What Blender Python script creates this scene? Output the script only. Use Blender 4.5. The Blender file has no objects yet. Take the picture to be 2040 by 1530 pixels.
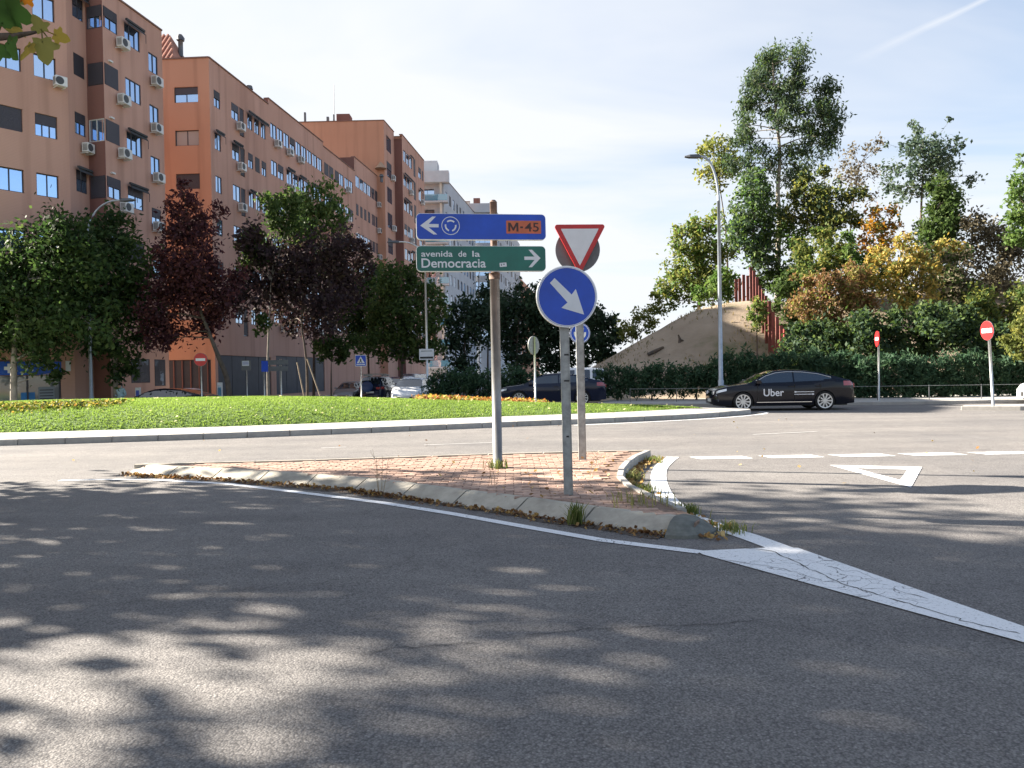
import bpy, bmesh, math, random
import numpy as np
from mathutils import Vector, Matrix
from mathutils.geometry import tessellate_polygon

random.seed(7)
SC = bpy.context.scene
COL = SC.collection
R = math.radians

# ------------------------------------------------------------------ camera
F, CX, CY = 1500.0, 1020.0, 765.0
EYE, PITCH, ROLL = 1.45, 20/1500.0, 0.0165
cam = bpy.data.cameras.new('camera')
cam.sensor_width = 36.0
cam.lens = 36.0*F/2040.0
cam.clip_start = 0.05
cam.clip_end = 6000.0
camo = bpy.data.objects.new('camera', cam)
COL.objects.link(camo)
camo.matrix_world = Matrix.Translation((0, 0, EYE)) @ Matrix.Rotation(math.pi/2-PITCH, 4, 'X') @ Matrix.Rotation(-ROLL, 4, 'Z')
SC.camera = camo

# ------------------------------------------------------------------ light
SUN_EL, SUN_FWD = R(29.0), R(16.0)      # sun to the left and a little ahead
SUN_DIR = Vector((-math.cos(SUN_EL)*math.cos(SUN_FWD), math.cos(SUN_EL)*math.sin(SUN_FWD), math.sin(SUN_EL)))
sun = bpy.data.lights.new('sun', 'SUN')
sun.energy = 5.0
sun.angle = R(0.53)
sun.color = (1.0, 0.91, 0.79)
suno = bpy.data.objects.new('sun', sun)
COL.objects.link(suno)
suno.rotation_euler = (-SUN_DIR).to_track_quat('-Z', 'Y').to_euler()
SKY_STRENGTH = 0.05

w = bpy.data.worlds.new('World')
SC.world = w
w.use_nodes = True
nt = w.node_tree
nt.nodes.clear()
N = nt.nodes.new
L = nt.links.new
out = N('ShaderNodeOutputWorld')
bg = N('ShaderNodeBackground')
bg.inputs['Strength'].default_value = SKY_STRENGTH
sky = N('ShaderNodeTexSky')
sky.sky_type = 'NISHITA'
sky.sun_disc = False
sky.sun_elevation = SUN_EL
sky.sun_rotation = math.atan2(SUN_DIR.x, SUN_DIR.y)
sky.air_density = 1.0
sky.dust_density = 1.2
sky.ozone_density = 1.6
geo = N('ShaderNodeTexCoord')
nrm = N('ShaderNodeVectorMath'); nrm.operation = 'NORMALIZE'
L(geo.outputs['Generated'], nrm.inputs[0])
sep = N('ShaderNodeSeparateXYZ'); L(nrm.outputs[0], sep.inputs[0])
def wmath(op, a, b=None, c=None, clamp=False):
    n = N('ShaderNodeMath'); n.operation = op; n.use_clamp = clamp
    for i, v in enumerate((a, b, c)):
        if v is None: continue
        if isinstance(v, (int, float)): n.inputs[i].default_value = v
        else: L(v, n.inputs[i])
    return n.outputs[0]
# thin high cloud laid on a plane far above: direction divided by its height
zc = wmath('MAXIMUM', sep.outputs['Z'], 0.03)
zc = wmath('ADD', zc, 0.12)
cx_ = wmath('DIVIDE', sep.outputs['X'], zc)
cy_ = wmath('DIVIDE', sep.outputs['Y'], zc)
cv = N('ShaderNodeCombineXYZ'); L(cx_, cv.inputs[0]); L(cy_, cv.inputs[1])
mp = N('ShaderNodeMapping'); L(cv.outputs[0], mp.inputs[0])
mp.inputs['Rotation'].default_value = (0, 0, R(24))
mp.inputs['Scale'].default_value = (0.42, 0.95, 1)
mp.inputs['Location'].default_value = (0.55, 0.1, 0)
n1 = N('ShaderNodeTexNoise'); n1.inputs['Scale'].default_value = 1.0; n1.inputs['Detail'].default_value = 6; n1.inputs['Roughness'].default_value = 0.55
n1.inputs['Distortion'].default_value = 0.5
L(mp.outputs[0], n1.inputs['Vector'])
# forward-scattering haze: whiter towards the sun and towards the horizon
sd = N('ShaderNodeVectorMath'); sd.operation = 'DOT_PRODUCT'; L(nrm.outputs[0], sd.inputs[0]); sd.inputs[1].default_value = SUN_DIR
hz = wmath('SUBTRACT', 1.0, wmath('MAXIMUM', sep.outputs['Z'], 0.0))
hz = wmath('POWER', hz, 2.2)
fac = wmath('MULTIPLY_ADD', n1.outputs['Fac'], 2.6, -1.18)
fac = wmath('ADD', fac, wmath('MULTIPLY', sd.outputs['Value'], 0.7))
fac = wmath('MULTIPLY_ADD', hz, 1.05, fac)
fac = wmath('ADD', fac, 0.0, clamp=True)
# contrail: a thin band on the same high plane
nz = N('ShaderNodeTexNoise'); nz.inputs['Scale'].default_value = 9.0; nz.inputs['Detail'].default_value = 4; L(cv.outputs[0], nz.inputs['Vector'])
td = wmath('ADD', wmath('MULTIPLY', cx_, 0.868), wmath('MULTIPLY', cy_, 0.497))
td = wmath('ADD', wmath('SUBTRACT', td, 1.641), wmath('MULTIPLY_ADD', nz.outputs['Fac'], 0.016, -0.008))
tl = wmath('ADD', wmath('MULTIPLY', cx_, -0.497), wmath('MULTIPLY', cy_, 0.868))
tw = wmath('MULTIPLY_ADD', wmath('SUBTRACT', tl, 0.8, clamp=True), 0.06, 0.009)
tb = wmath('SUBTRACT', 1.0, wmath('DIVIDE', wmath('ABSOLUTE', td), tw), clamp=True)
tb = wmath('MULTIPLY', tb, wmath('MULTIPLY', wmath('SUBTRACT', 1.2, tl, clamp=True), 2.2, clamp=True))
fac = wmath('ADD', fac, wmath('MULTIPLY', tb, 0.5), clamp=True)
mixc = N('ShaderNodeMix'); mixc.data_type = 'RGBA'
L(fac, mixc.inputs[0]); L(sky.outputs[0], mixc.inputs[6])
CLOUD = 4.15
mixc.inputs[7].default_value = (CLOUD*0.96, CLOUD*0.99, CLOUD*1.04, 1)
L(mixc.outputs[2], bg.inputs['Color'])
L(bg.outputs[0], out.inputs['Surface'])

# ------------------------------------------------------------------ picture
SC.view_settings.view_transform = 'Standard'
SC.view_settings.look = 'None'
SC.view_settings.exposure = 2.28
SC.view_settings.gamma = 1.0
SC.view_settings.use_curve_mapping = False
SC.cycles.use_denoising = True
SC.cycles.max_bounces = 6
SC.cycles.diffuse_bounces = 3
SC.cycles.glossy_bounces = 3
SC.cycles.transmission_bounces = 3
SC.cycles.transparent_max_bounces = 4
SC.cycles.sample_clamp_indirect = 6.0
SC.cycles.caustics_reflective = False
SC.cycles.caustics_refractive = False

# ------------------------------------------------------------------ layout helpers (photo pixel -> point of the place)
CP, SP = math.cos(PITCH), math.sin(PITCH)
CR, SR = math.cos(ROLL), math.sin(ROLL)
def ray(px, py):
    u, v = (px-CX)/F, (CY-py)/F
    X, Y = CR*u+SR*v, -SR*u+CR*v
    return Vector((X, CP+Y*SP, -SP+Y*CP))
def G(px, py, h=0.0):
    d = ray(px, py); t = (h-EYE)/d.z
    return Vector((d.x*t, d.y*t, h))
def AT(px, py, D):
    d = ray(px, py); t = D/d.y
    return Vector((d.x*t, D, EYE+d.z*t))
def PL(px, py, P0, d):
    r = ray(px, py); n = math.hypot(*d); dx, dy = d[0]/n, d[1]/n
    det = r.x*(-dy)+dx*r.y
    t = (P0[0]*(-dy)+dx*P0[1])/det
    return (t*r.x-P0[0])*dx+(t*r.y-P0[1])*dy, EYE+t*r.z

# ------------------------------------------------------------------ object helpers
def link(o, parent=None):
    COL.objects.link(o)
    if parent is not None: o.parent = parent
    return o
def tag(o, label=None, cat=None, group=None, kind=None):
    if label: o['label'] = label
    if cat: o['category'] = cat
    if group: o['group'] = group
    if kind: o['kind'] = kind
    return o
def empty(name, loc=(0, 0, 0), rz=0.0):
    o = bpy.data.objects.new(name, None)
    o.empty_display_size = 0.2
    COL.objects.link(o)
    o.location = loc
    o.rotation_euler = (0, 0, rz)
    return o
def thing(name, label, cat, loc=(0, 0, 0), rz=0.0, group=None):
    return tag(empty(name, loc, rz), label, cat, group)
def copy_tree(o, parent=None):
    c = o.copy(); COL.objects.link(c); c.parent = parent
    for ch in list(o.children): copy_tree(ch, c)
    return c

class MB:
    def __init__(s, off=(0, 0, 0)):
        s.v, s.f, s.m, s.off = [], [], [], Vector(off)
    def add(s, vs, fs, mi=0):
        b = len(s.v)
        s.v += [(p[0]-s.off.x, p[1]-s.off.y, p[2]-s.off.z) for p in vs]
        s.f += [tuple(i+b for i in f) for f in fs]
        s.m += [mi]*len(fs)
        return s
    def quad(s, a, b, c, d, mi=0): return s.add([a, b, c, d], [(0, 1, 2, 3)], mi)
    def box(s, x0, x1, y0, y1, z0, z1, mi=0):
        vs = [(x0, y0, z0), (x1, y0, z0), (x1, y1, z0), (x0, y1, z0), (x0, y0, z1), (x1, y0, z1), (x1, y1, z1), (x0, y1, z1)]
        return s.add(vs, [(0, 3, 2, 1), (4, 5, 6, 7), (0, 1, 5, 4), (1, 2, 6, 5), (2, 3, 7, 6), (3, 0, 4, 7)], mi)
    def bbox(s, x0, x1, y0, y1, z0, z1, b=0.01, mi=0):      # box with bevelled upper edges
        vs = [(x0, y0, z0), (x1, y0, z0), (x1, y1, z0), (x0, y1, z0), (x0, y0, z1-b), (x1, y0, z1-b), (x1, y1, z1-b), (x0, y1, z1-b),
              (x0+b, y0+b, z1), (x1-b, y0+b, z1), (x1-b, y1-b, z1), (x0+b, y1-b, z1)]
        fs = [(0, 3, 2, 1), (8, 9, 10, 11)]
        for i in range(4):
            j = (i+1) % 4
            fs += [(i, j, j+4, i+4), (i+4, j+4, j+8, i+8)]
        return s.add(vs, fs, mi)
    def tube(s, pts, rad, n=8, mi=0, cap=True):
        pts = [Vector(p) for p in pts]
        if not hasattr(rad, '__len__'): rad = [rad]*len(pts)
        vs, fs = [], []
        for i, p in enumerate(pts):
            t = (pts[min(i+1, len(pts)-1)]-pts[max(i-1, 0)]).normalized()
            a = t.cross(Vector((0, 0, 1)) if abs(t.z) < 0.9 else Vector((1, 0, 0))).normalized()
            b = t.cross(a)
            for k in range(n):
                an = 2*math.pi*k/n
                vs.append(p+(a*math.cos(an)+b*math.sin(an))*rad[i])
        for i in range(len(pts)-1):
            for k in range(n):
                k2 = (k+1) % n
                fs.append((i*n+k, i*n+k2, (i+1)*n+k2, (i+1)*n+k))
        if cap:
            fs.append(tuple(range(n)))
            fs.append(tuple(reversed(range((len(pts)-1)*n, len(pts)*n))))
        return s.add(vs, fs, mi)
    def prism(s, poly, z0, z1, mi=0, bottom=True):
        n = len(poly)
        vs = [(p[0], p[1], z0) for p in poly]+[(p[0], p[1], z1) for p in poly]
        fs = []
        tri = tessellate_polygon([[Vector((p[0], p[1], 0)) for p in poly]])
        for t in tri:
            a, b, c = [Vector((poly[i][0], poly[i][1])) for i in t]
            ccw = (b-a).cross(c-a) > 0
            tt = t if ccw else (t[0], t[2], t[1])
            fs.append(tuple(i+n for i in tt))
            if bottom: fs.append(tuple(reversed(tt)))
        for i in range(n):
            j = (i+1) % n
            fs.append((i, j, j+n, i+n))
        return s.add(vs, fs, mi)
    def flat(s, poly, z, mi=0):
        vs = [(p[0], p[1], z(p[0], p[1]) if callable(z) else z) for p in poly]
        fs = []
        for t in tessellate_polygon([[Vector((p[0], p[1], 0)) for p in poly]]):
            a, b, c = [Vector((poly[i][0], poly[i][1])) for i in t]
            fs.append(tuple(t) if (b-a).cross(c-a) > 0 else (t[0], t[2], t[1]))
        return s.add(vs, fs, mi)
    def build(s, name, mats, parent=None, smooth=False, bevel=0.0, autosmooth=None):
        me = bpy.data.meshes.new(name)
        me.from_pydata(s.v, [], s.f)
        if not isinstance(mats, (list, tuple)): mats = [mats]
        for m in mats: me.materials.append(m)
        if len(mats) > 1: me.polygons.foreach_set('material_index', s.m)
        if smooth: me.polygons.foreach_set('use_smooth', [True]*len(me.polygons))
        me.update()
        o = bpy.data.objects.new(name, me)
        link(o, parent)
        if bevel > 0:
            md = o.modifiers.new('bevel', 'BEVEL'); md.width = bevel; md.segments = 2; md.limit_method = 'ANGLE'
        return o
def shared(name, me, parent=None, loc=(0, 0, 0), rz=0.0):
    o = bpy.data.objects.new(name, me)
    link(o, parent); o.location = loc; o.rotation_euler = (0, 0, rz)
    return o
def disc_pts(cx, cz, r, n=32, a0=0.0): return [(cx+r*math.cos(a0+2*math.pi*i/n), cz+r*math.sin(a0+2*math.pi*i/n)) for i in range(n)]
def plate(mb, pts, y0, y1, mi=0):        # polygon in the x,z plane thickened along y (y0 is the front, towards -y)
    n = len(pts)
    vs = [(p[0], y0, p[1]) for p in pts]+[(p[0], y1, p[1]) for p in pts]
    fs = []
    for t in tessellate_polygon([[Vector((p[0], p[1], 0)) for p in pts]]):
        a, b, c = [Vector(pts[i]) for i in t]
        tt = tuple(t) if (b-a).cross(c-a) > 0 else (t[0], t[2], t[1])
        fs.append(tt); fs.append(tuple(i+n for i in reversed(tt)))
    area = sum(pts[i][0]*pts[(i+1) % n][1]-pts[(i+1) % n][0]*pts[i][1] for i in range(n))
    for i in range(n):
        j = (i+1) % n
        fs.append((j, i, i+n, j+n) if area > 0 else (i, j, j+n, i+n))
    return mb.add(vs, fs, mi)
def rrect(x0, x1, z0, z1, r, n=5):
    pts = []
    for cx, cz, a in ((x1-r, z1-r, 0), (x0+r, z1-r, 90), (x0+r, z0+r, 180), (x1-r, z0+r, 270)):
        for k in range(n+1):
            an = R(a+90*k/n); pts.append((cx+r*math.cos(an), cz+r*math.sin(an)))
    return pts
def text(name, body, size, m, parent, loc, rot=(math.pi/2, 0, 0), bold=0.0, align='LEFT', sx=1.0, ext=0.0015, space=1.0):
    c = bpy.data.curves.new(name, 'FONT')
    c.body = body; c.size = size; c.offset = bold; c.extrude = ext; c.align_x = align; c.space_character = space
    c.materials.append(m)
    o = bpy.data.objects.new(name, c); link(o, parent)
    o.location = loc; o.rotation_euler = rot; o.scale = (sx, 1, 1)
    return o
def catmull(pts, per=8, closed=False):
    n = len(pts); res = []
    pts = [Vector(p) for p in pts]
    rng = range(n) if closed else range(n-1)
    for i in rng:
        if closed: p0, p1, p2, p3 = pts[(i-1) % n], pts[i], pts[(i+1) % n], pts[(i+2) % n]
        else: p0, p1, p2, p3 = pts[max(i-1, 0)], pts[i], pts[i+1], pts[min(i+2, n-1)]
        for k in range(per):
            t = k/per
            res.append(0.5*((2*p1)+(p2-p0)*t+(2*p0-5*p1+4*p2-p3)*t*t+(3*p1-p0-3*p2+p3)*t**3))
    if not closed: res.append(pts[-1])
    return res
def resample(pts, step, closed=False):
    q = [Vector(p) for p in pts]
    if closed: q.append(q[0])
    acc = [0.0]
    for a, b in zip(q, q[1:]): acc.append(acc[-1]+(b-a).length)
    tot = acc[-1]; n = max(1, round(tot/step)); res = []; j = 0
    for k in range(n+(0 if closed else 1)):
        s = tot*k/n
        while j < len(acc)-2 and acc[j+1] < s: j += 1
        t = (s-acc[j])/max(acc[j+1]-acc[j], 1e-9)
        res.append(q[j].lerp(q[j+1], t))
    return res
def normals2(pts, closed=False):
    n = len(pts); res = []
    for i in range(n):
        a = pts[(i-1) % n] if closed or i > 0 else pts[i]
        b = pts[(i+1) % n] if closed or i < n-1 else pts[i]
        t = Vector((b[0]-a[0], b[1]-a[1])); t.normalize()
        res.append(Vector((-t.y, t.x)))     # left of travel
    return res
def inside(poly, x, y):
    c = False; n = len(poly)
    for i in range(n):
        x1, y1 = poly[i][0], poly[i][1]; x2, y2 = poly[(i+1) % n][0], poly[(i+1) % n][1]
        if (y1 > y) != (y2 > y) and x < (x2-x1)*(y-y1)/(y2-y1)+x1: c = not c
    return c
def strip(mb, pts, w0, z, mi=0, w1=None):      # ribbon along a path, w0 to the left, w1 to the right
    nn = normals2(pts); w1 = w0 if w1 is None else w1
    for i in range(len(pts)-1):
        a, b = pts[i], pts[i+1]; na, nb = nn[i], nn[i+1]
        mb.quad((a[0]-na.x*w1, a[1]-na.y*w1, z), (b[0]-nb.x*w1, b[1]-nb.y*w1, z), (b[0]+nb.x*w0, b[1]+nb.y*w0, z), (a[0]+na.x*w0, a[1]+na.y*w0, z), mi)

# ------------------------------------------------------------------ materials
def mat(name, col, rough=0.6, metal=0.0, spec=0.5, noise=None, bump=None, coord='pos', rnd=0.0, col2=None, coat=0.0, ior=None):
    m = bpy.data.materials.new(name); m.use_nodes = True
    t = m.node_tree; b = t.nodes['Principled BSDF']
    b.inputs['Roughness'].default_value = rough; b.inputs['Metallic'].default_value = metal
    b.inputs['Specular IOR Level'].default_value = spec
    b.inputs['Coat Weight'].default_value = coat
    if ior: b.inputs['IOR'].default_value = ior
    b.inputs['Base Color'].default_value = (*col, 1)
    if coord == 'pos':
        g = t.nodes.new('ShaderNodeNewGeometry'); vec = g.outputs['Position']
    else:
        g = t.nodes.new('ShaderNodeTexCoord'); vec = g.outputs['Object']
    src = None
    if noise:
        sc, amt = noise[0], noise[1]
        n = t.nodes.new('ShaderNodeTexNoise'); n.inputs['Scale'].default_value = sc; n.inputs['Detail'].default_value = 6; n.inputs['Roughness'].default_value = 0.65
        t.links.new(vec, n.inputs['Vector'])
        r = t.nodes.new('ShaderNodeValToRGB')
        c2 = col2 or tuple(min(1, c*(1+amt)) for c in col)
        c1 = tuple(c*(1-amt) for c in col) if not col2 else col
        r.color_ramp.elements[0].position = 0.3; r.color_ramp.elements[0].color = (*c1, 1)
        r.color_ramp.elements[1].position = 0.7; r.color_ramp.elements[1].color = (*c2, 1)
        t.links.new(n.outputs['Fac'], r.inputs['Fac'])
        src = r.outputs['Color']
    if rnd:
        oi = t.nodes.new('ShaderNodeObjectInfo')
        hs = t.nodes.new('ShaderNodeHueSaturation')
        mr = t.nodes.new('ShaderNodeMapRange'); mr.inputs[3].default_value = 1-rnd; mr.inputs[4].default_value = 1+rnd
        t.links.new(oi.outputs['Random'], mr.inputs[0]); t.links.new(mr.outputs[0], hs.inputs['Value'])
        if src: t.links.new(src, hs.inputs['Color'])
        else: hs.inputs['Color'].default_value = (*col, 1)
        src = hs.outputs['Color']
    if src: t.links.new(src, b.inputs['Base Color'])
    if bump:
        n = t.nodes.new('ShaderNodeTexNoise'); n.inputs['Scale'].default_value = bump[0]; n.inputs['Detail'].default_value = 4
        t.links.new(vec, n.inputs['Vector'])
        bp = t.nodes.new('ShaderNodeBump'); bp.inputs['Strength'].default_value = bump[1]; bp.inputs['Distance'].default_value = bump[2]
        t.links.new(n.outputs['Fac'], bp.inputs['Height']); t.links.new(bp.outputs[0], b.inputs['Normal'])
    return m
def leafmat(name, cols, trans=0.35, rough=0.65):
    m = bpy.data.materials.new(name); m.use_nodes = True
    t = m.node_tree; t.nodes.clear()
    o = t.nodes.new('ShaderNodeOutputMaterial')
    a = t.nodes.new('ShaderNodeAttribute'); a.attribute_name = 'tint'
    r = t.nodes.new('ShaderNodeValToRGB')
    while len(r.color_ramp.elements) < len(cols): r.color_ramp.elements.new(0.5)
    for i, c in enumerate(cols):
        r.color_ramp.elements[i].position = i/(len(cols)-1) if len(cols) > 1 else 0
        r.color_ramp.elements[i].color = (*c, 1)
    t.links.new(a.outputs['Fac'], r.inputs['Fac'])
    p = t.nodes.new('ShaderNodeBsdfPrincipled'); p.inputs['Roughness'].default_value = rough; p.inputs['Specular IOR Level'].default_value = 0.18
    tr = t.nodes.new('ShaderNodeBsdfTranslucent')
    hs = t.nodes.new('ShaderNodeHueSaturation'); hs.inputs['Value'].default_value = 1.5; hs.inputs['Saturation'].default_value = 1.1
    t.links.new(r.outputs['Color'], hs.inputs['Color'])
    t.links.new(r.outputs['Color'], p.inputs['Base Color']); t.links.new(hs.outputs['Color'], tr.inputs['Color'])
    mx = t.nodes.new('ShaderNodeMixShader'); mx.inputs[0].default_value = trans
    t.links.new(p.outputs[0], mx.inputs[1]); t.links.new(tr.outputs[0], mx.inputs[2]); t.links.new(mx.outputs[0], o.inputs['Surface'])
    return m
def quads_mesh(name, P, mat_, tint, parent=None):
    """P: (n,4,3) array of quads -> one mesh with a per-face tint"""
    n = len(P)
    me = bpy.data.meshes.new(name)
    me.vertices.add(n*4); me.vertices.foreach_set('co', P.reshape(-1).astype(np.float32))
    me.loops.add(n*4); me.loops.foreach_set('vertex_index', np.arange(n*4, dtype=np.int32))
    me.polygons.add(n); me.polygons.foreach_set('loop_start', np.arange(0, n*4, 4, dtype=np.int32))
    me.update(calc_edges=True)
    at = me.attributes.new('tint', 'FLOAT', 'FACE'); at.data.foreach_set('value', np.clip(tint, 0, 1).astype(np.float32))
    me.materials.append(mat_)
    o = bpy.data.objects.new(name, me)
    link(o, parent)
    return o
def leaf_quads(C, size, rng, aspect=0.55, droop=0.0, flat=0.0):
    n = len(C)
    a = rng.normal(size=(n, 3)); a[:, 2] = a[:, 2]*(1-flat)-droop; a /= np.linalg.norm(a, axis=1)[:, None]
    b = rng.normal(size=(n, 3)); b[:, 2] *= (1-flat); b = np.cross(a, b); b /= np.linalg.norm(b, axis=1)[:, None]+1e-9
    s = (size*rng.uniform(0.65, 1.35, n))[:, None]
    return np.stack([C-a*s, C-b*s*aspect+a*s*0.1, C+a*s, C+b*s*aspect+a*s*0.1], axis=1)
# ================================================================== the setting
def asphalt():
    m = bpy.data.materials.new('asphalt'); m.use_nodes = True
    t = m.node_tree; b = t.nodes['Principled BSDF']; b.inputs['Roughness'].default_value = 0.85; b.inputs['Specular IOR Level'].default_value = 0.3
    g = t.nodes.new('ShaderNodeNewGeometry').outputs['Position']
    def noise(sc, det=3, rough=0.6):
        n = t.nodes.new('ShaderNodeTexNoise'); n.inputs['Scale'].default_value = sc; n.inputs['Detail'].default_value = det; n.inputs['Roughness'].default_value = rough
        t.links.new(g, n.inputs['Vector']); return n.outputs['Fac']
    def ramp(f, *st):
        r = t.nodes.new('ShaderNodeValToRGB')
        while len(r.color_ramp.elements) < len(st): r.color_ramp.elements.new(0.5)
        for e, (p, c) in zip(r.color_ramp.elements, st): e.position = p; e.color = (*c, 1)
        t.links.new(f, r.inputs['Fac']); return r.outputs['Color']
    def mul(a, b_, f=1.0):
        x = t.nodes.new('ShaderNodeMix'); x.data_type = 'RGBA'; x.blend_type = 'MULTIPLY'; x.inputs[0].default_value = f
        t.links.new(a, x.inputs[6]); t.links.new(b_, x.inputs[7]); return x.outputs[2]
    v = t.nodes.new('ShaderNodeTexVoronoi'); v.inputs['Scale'].default_value = 95; t.links.new(g, v.inputs['Vector'])
    stone = ramp(v.outputs['Color'], (0.0, (0.145, 0.137, 0.13)), (0.45, (0.222, 0.21, 0.2)), (0.8, (0.268, 0.254, 0.24)), (1.0, (0.37, 0.35, 0.33)))
    gap = ramp(v.outputs['Distance'], (0.25, (1, 1, 1)), (0.85, (0.5, 0.5, 0.52)))
    patch = ramp(noise(0.35, 5), (0.3, (0.8, 0.81, 0.83)), (0.5, (0.97, 0.97, 0.96)), (0.7, (1.1, 1.09, 1.07)))
    fine = ramp(noise(3.2, 6, 0.7), (0.3, (0.86, 0.86, 0.87)), (0.7, (1.1, 1.1, 1.1)))
    c = mul(mul(mul(stone, gap), patch), fine)
    mps = t.nodes.new('ShaderNodeMapping'); mps.inputs['Rotation'].default_value = (0, 0, R(14)); mps.inputs['Scale'].default_value = (0.12, 1.1, 1); t.links.new(g, mps.inputs[0])
    ns_ = t.nodes.new('ShaderNodeTexNoise'); ns_.inputs['Scale'].default_value = 1.0; ns_.inputs['Detail'].default_value = 5; t.links.new(mps.outputs[0], ns_.inputs['Vector'])
    c = mul(c, ramp(ns_.outputs['Fac'], (0.3, (0.84, 0.84, 0.85)), (0.68, (1.08, 1.08, 1.07))))
    c = mul(c, ramp(noise(0.9, 2), (0.2, (0.62, 0.62, 0.63)), (0.33, (1, 1, 1))), 0.7)
    # hairline cracks
    vn = t.nodes.new('ShaderNodeTexNoise'); vn.inputs['Scale'].default_value = 1.3; vn.inputs['Detail'].default_value = 5; t.links.new(g, vn.inputs['Vector'])
    mx = t.nodes.new('ShaderNodeVectorMath'); mx.operation = 'MULTIPLY_ADD'; t.links.new(vn.outputs['Color'], mx.inputs[0]); mx.inputs[1].default_value = (1.2, 1.2, 0); t.links.new(g, mx.inputs[2])
    v2 = t.nodes.new('ShaderNodeTexVoronoi'); v2.feature = 'DISTANCE_TO_EDGE'; v2.inputs['Scale'].default_value = 0.28; t.links.new(mx.outputs[0], v2.inputs['Vector'])
    crack = ramp(v2.outputs['Distance'], (0.0, (0.35, 0.34, 0.34)), (0.003, (1, 1, 1)))
    c = mul(c, crack, 0.3)
    t.links.new(c, b.inputs['Base Color'])
    bp = t.nodes.new('ShaderNodeBump'); bp.inputs['Strength'].default_value = 0.5; bp.inputs['Distance'].default_value = 0.006
    sub = t.nodes.new('ShaderNodeMath'); sub.operation = 'SUBTRACT'; sub.inputs[0].default_value = 1.0; t.links.new(v.outputs['Distance'], sub.inputs[1])
    t.links.new(sub.outputs[0], bp.inputs['Height']); t.links.new(bp.outputs[0], b.inputs['Normal'])
    return m
def paintmat():
    m = bpy.data.materials.new('road_paint'); m.use_nodes = True
    t = m.node_tree; b = t.nodes['Principled BSDF']; b.inputs['Roughness'].default_value = 0.7
    g = t.nodes.new('ShaderNodeNewGeometry').outputs['Position']
    n = t.nodes.new('ShaderNodeTexNoise'); n.inputs['Scale'].default_value = 2.2; n.inputs['Detail'].default_value = 5; t.links.new(g, n.inputs['Vector'])
    mx = t.nodes.new('ShaderNodeVectorMath'); mx.operation = 'MULTIPLY_ADD'; t.links.new(n.outputs['Color'], mx.inputs[0]); mx.inputs[1].default_value = (0.9, 0.9, 0); t.links.new(g, mx.inputs[2])
    v = t.nodes.new('ShaderNodeTexVoronoi'); v.feature = 'DISTANCE_TO_EDGE'; v.inputs['Scale'].default_value = 4.2; t.links.new(mx.outputs[0], v.inputs['Vector'])
    r = t.nodes.new('ShaderNodeValToRGB'); r.color_ramp.elements[0].color = (0.12, 0.12, 0.13, 1); r.color_ramp.elements[0].position = 0.004
    r.color_ramp.elements[1].position = 0.02; r.color_ramp.elements[1].color = (0.74, 0.75, 0.76, 1); t.links.new(v.outputs['Distance'], r.inputs['Fac'])
    n2 = t.nodes.new('ShaderNodeTexNoise'); n2.inputs['Scale'].default_value = 55; n2.inputs['Detail'].default_value = 6; n2.inputs['Roughness'].default_value = 0.75; t.links.new(g, n2.inputs['Vector'])
    r2 = t.nodes.new('ShaderNodeValToRGB'); r2.color_ramp.elements[0].position = 0.33; r2.color_ramp.elements[0].color = (0.42, 0.42, 0.42, 1); r2.color_ramp.elements[1].position = 0.45; r2.color_ramp.elements[1].color = (1, 1, 1, 1)
    t.links.new(n2.outputs['Fac'], r2.inputs['Fac'])
    # cracks come and go
    n3 = t.nodes.new('ShaderNodeTexNoise'); n3.inputs['Scale'].default_value = 0.8; t.links.new(g, n3.inputs['Vector'])
    r3 = t.nodes.new('ShaderNodeValToRGB'); r3.color_ramp.elements[0].position = 0.42; r3.color_ramp.elements[1].position = 0.55; t.links.new(n3.outputs['Fac'], r3.inputs['Fac'])
    mc = t.nodes.new('ShaderNodeMix'); mc.data_type = 'RGBA'; t.links.new(r3.outputs['Color'], mc.inputs[0]); mc.inputs[6].default_value = (0.74, 0.75, 0.76, 1); t.links.new(r.outputs['Color'], mc.inputs[7])
    mu = t.nodes.new('ShaderNodeMix'); mu.data_type = 'RGBA'; mu.blend_type = 'MULTIPLY'; mu.inputs[0].default_value = 1
    t.links.new(mc.outputs[2], mu.inputs[6]); t.links.new(r2.outputs['Color'], mu.inputs[7]); t.links.new(mu.outputs[2], b.inputs['Base Color'])
    bp = t.nodes.new('ShaderNodeBump'); bp.inputs['Strength'].default_value = 0.4; bp.inputs['Distance'].default_value = 0.004
    t.links.new(n2.outputs['Fac'], bp.inputs['Height']); t.links.new(bp.outputs[0], b.inputs['Normal'])
    return m
M = {}
M['asphalt'] = asphalt()
M['paint'] = paintmat()
M['dirt'] = mat('dirt', (0.17, 0.125, 0.085), 0.95, noise=(1.1, 0.35), bump=(9, 0.6, 0.05))
M['kerb'] = mat('kerb_concrete', (0.34, 0.326, 0.3), 0.85, noise=(7, 0.16), bump=(60, 0.25, 0.004), rnd=0.08)
M['kerb_dark'] = mat('kerb_weathered', (0.13, 0.135, 0.12), 0.9, noise=(9, 0.35), bump=(40, 0.4, 0.006))
M['apron'] = mat('apron_concrete', (0.36, 0.342, 0.31), 0.85, noise=(1.5, 0.12), bump=(45, 0.2, 0.004))
M['paving'] = mat('pavement_slabs', (0.34, 0.325, 0.30), 0.9, noise=(1.7, 0.18), bump=(30, 0.3, 0.005))
M['grout'] = mat('sand_joint', (0.2, 0.135, 0.1), 0.95, noise=(22, 0.4), bump=(90, 0.5, 0.006))
M['paver'] = mat('red_paver', (0.38, 0.255, 0.195), 0.9, noise=(14, 0.3), bump=(70, 0.5, 0.006), rnd=0.3)
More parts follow.
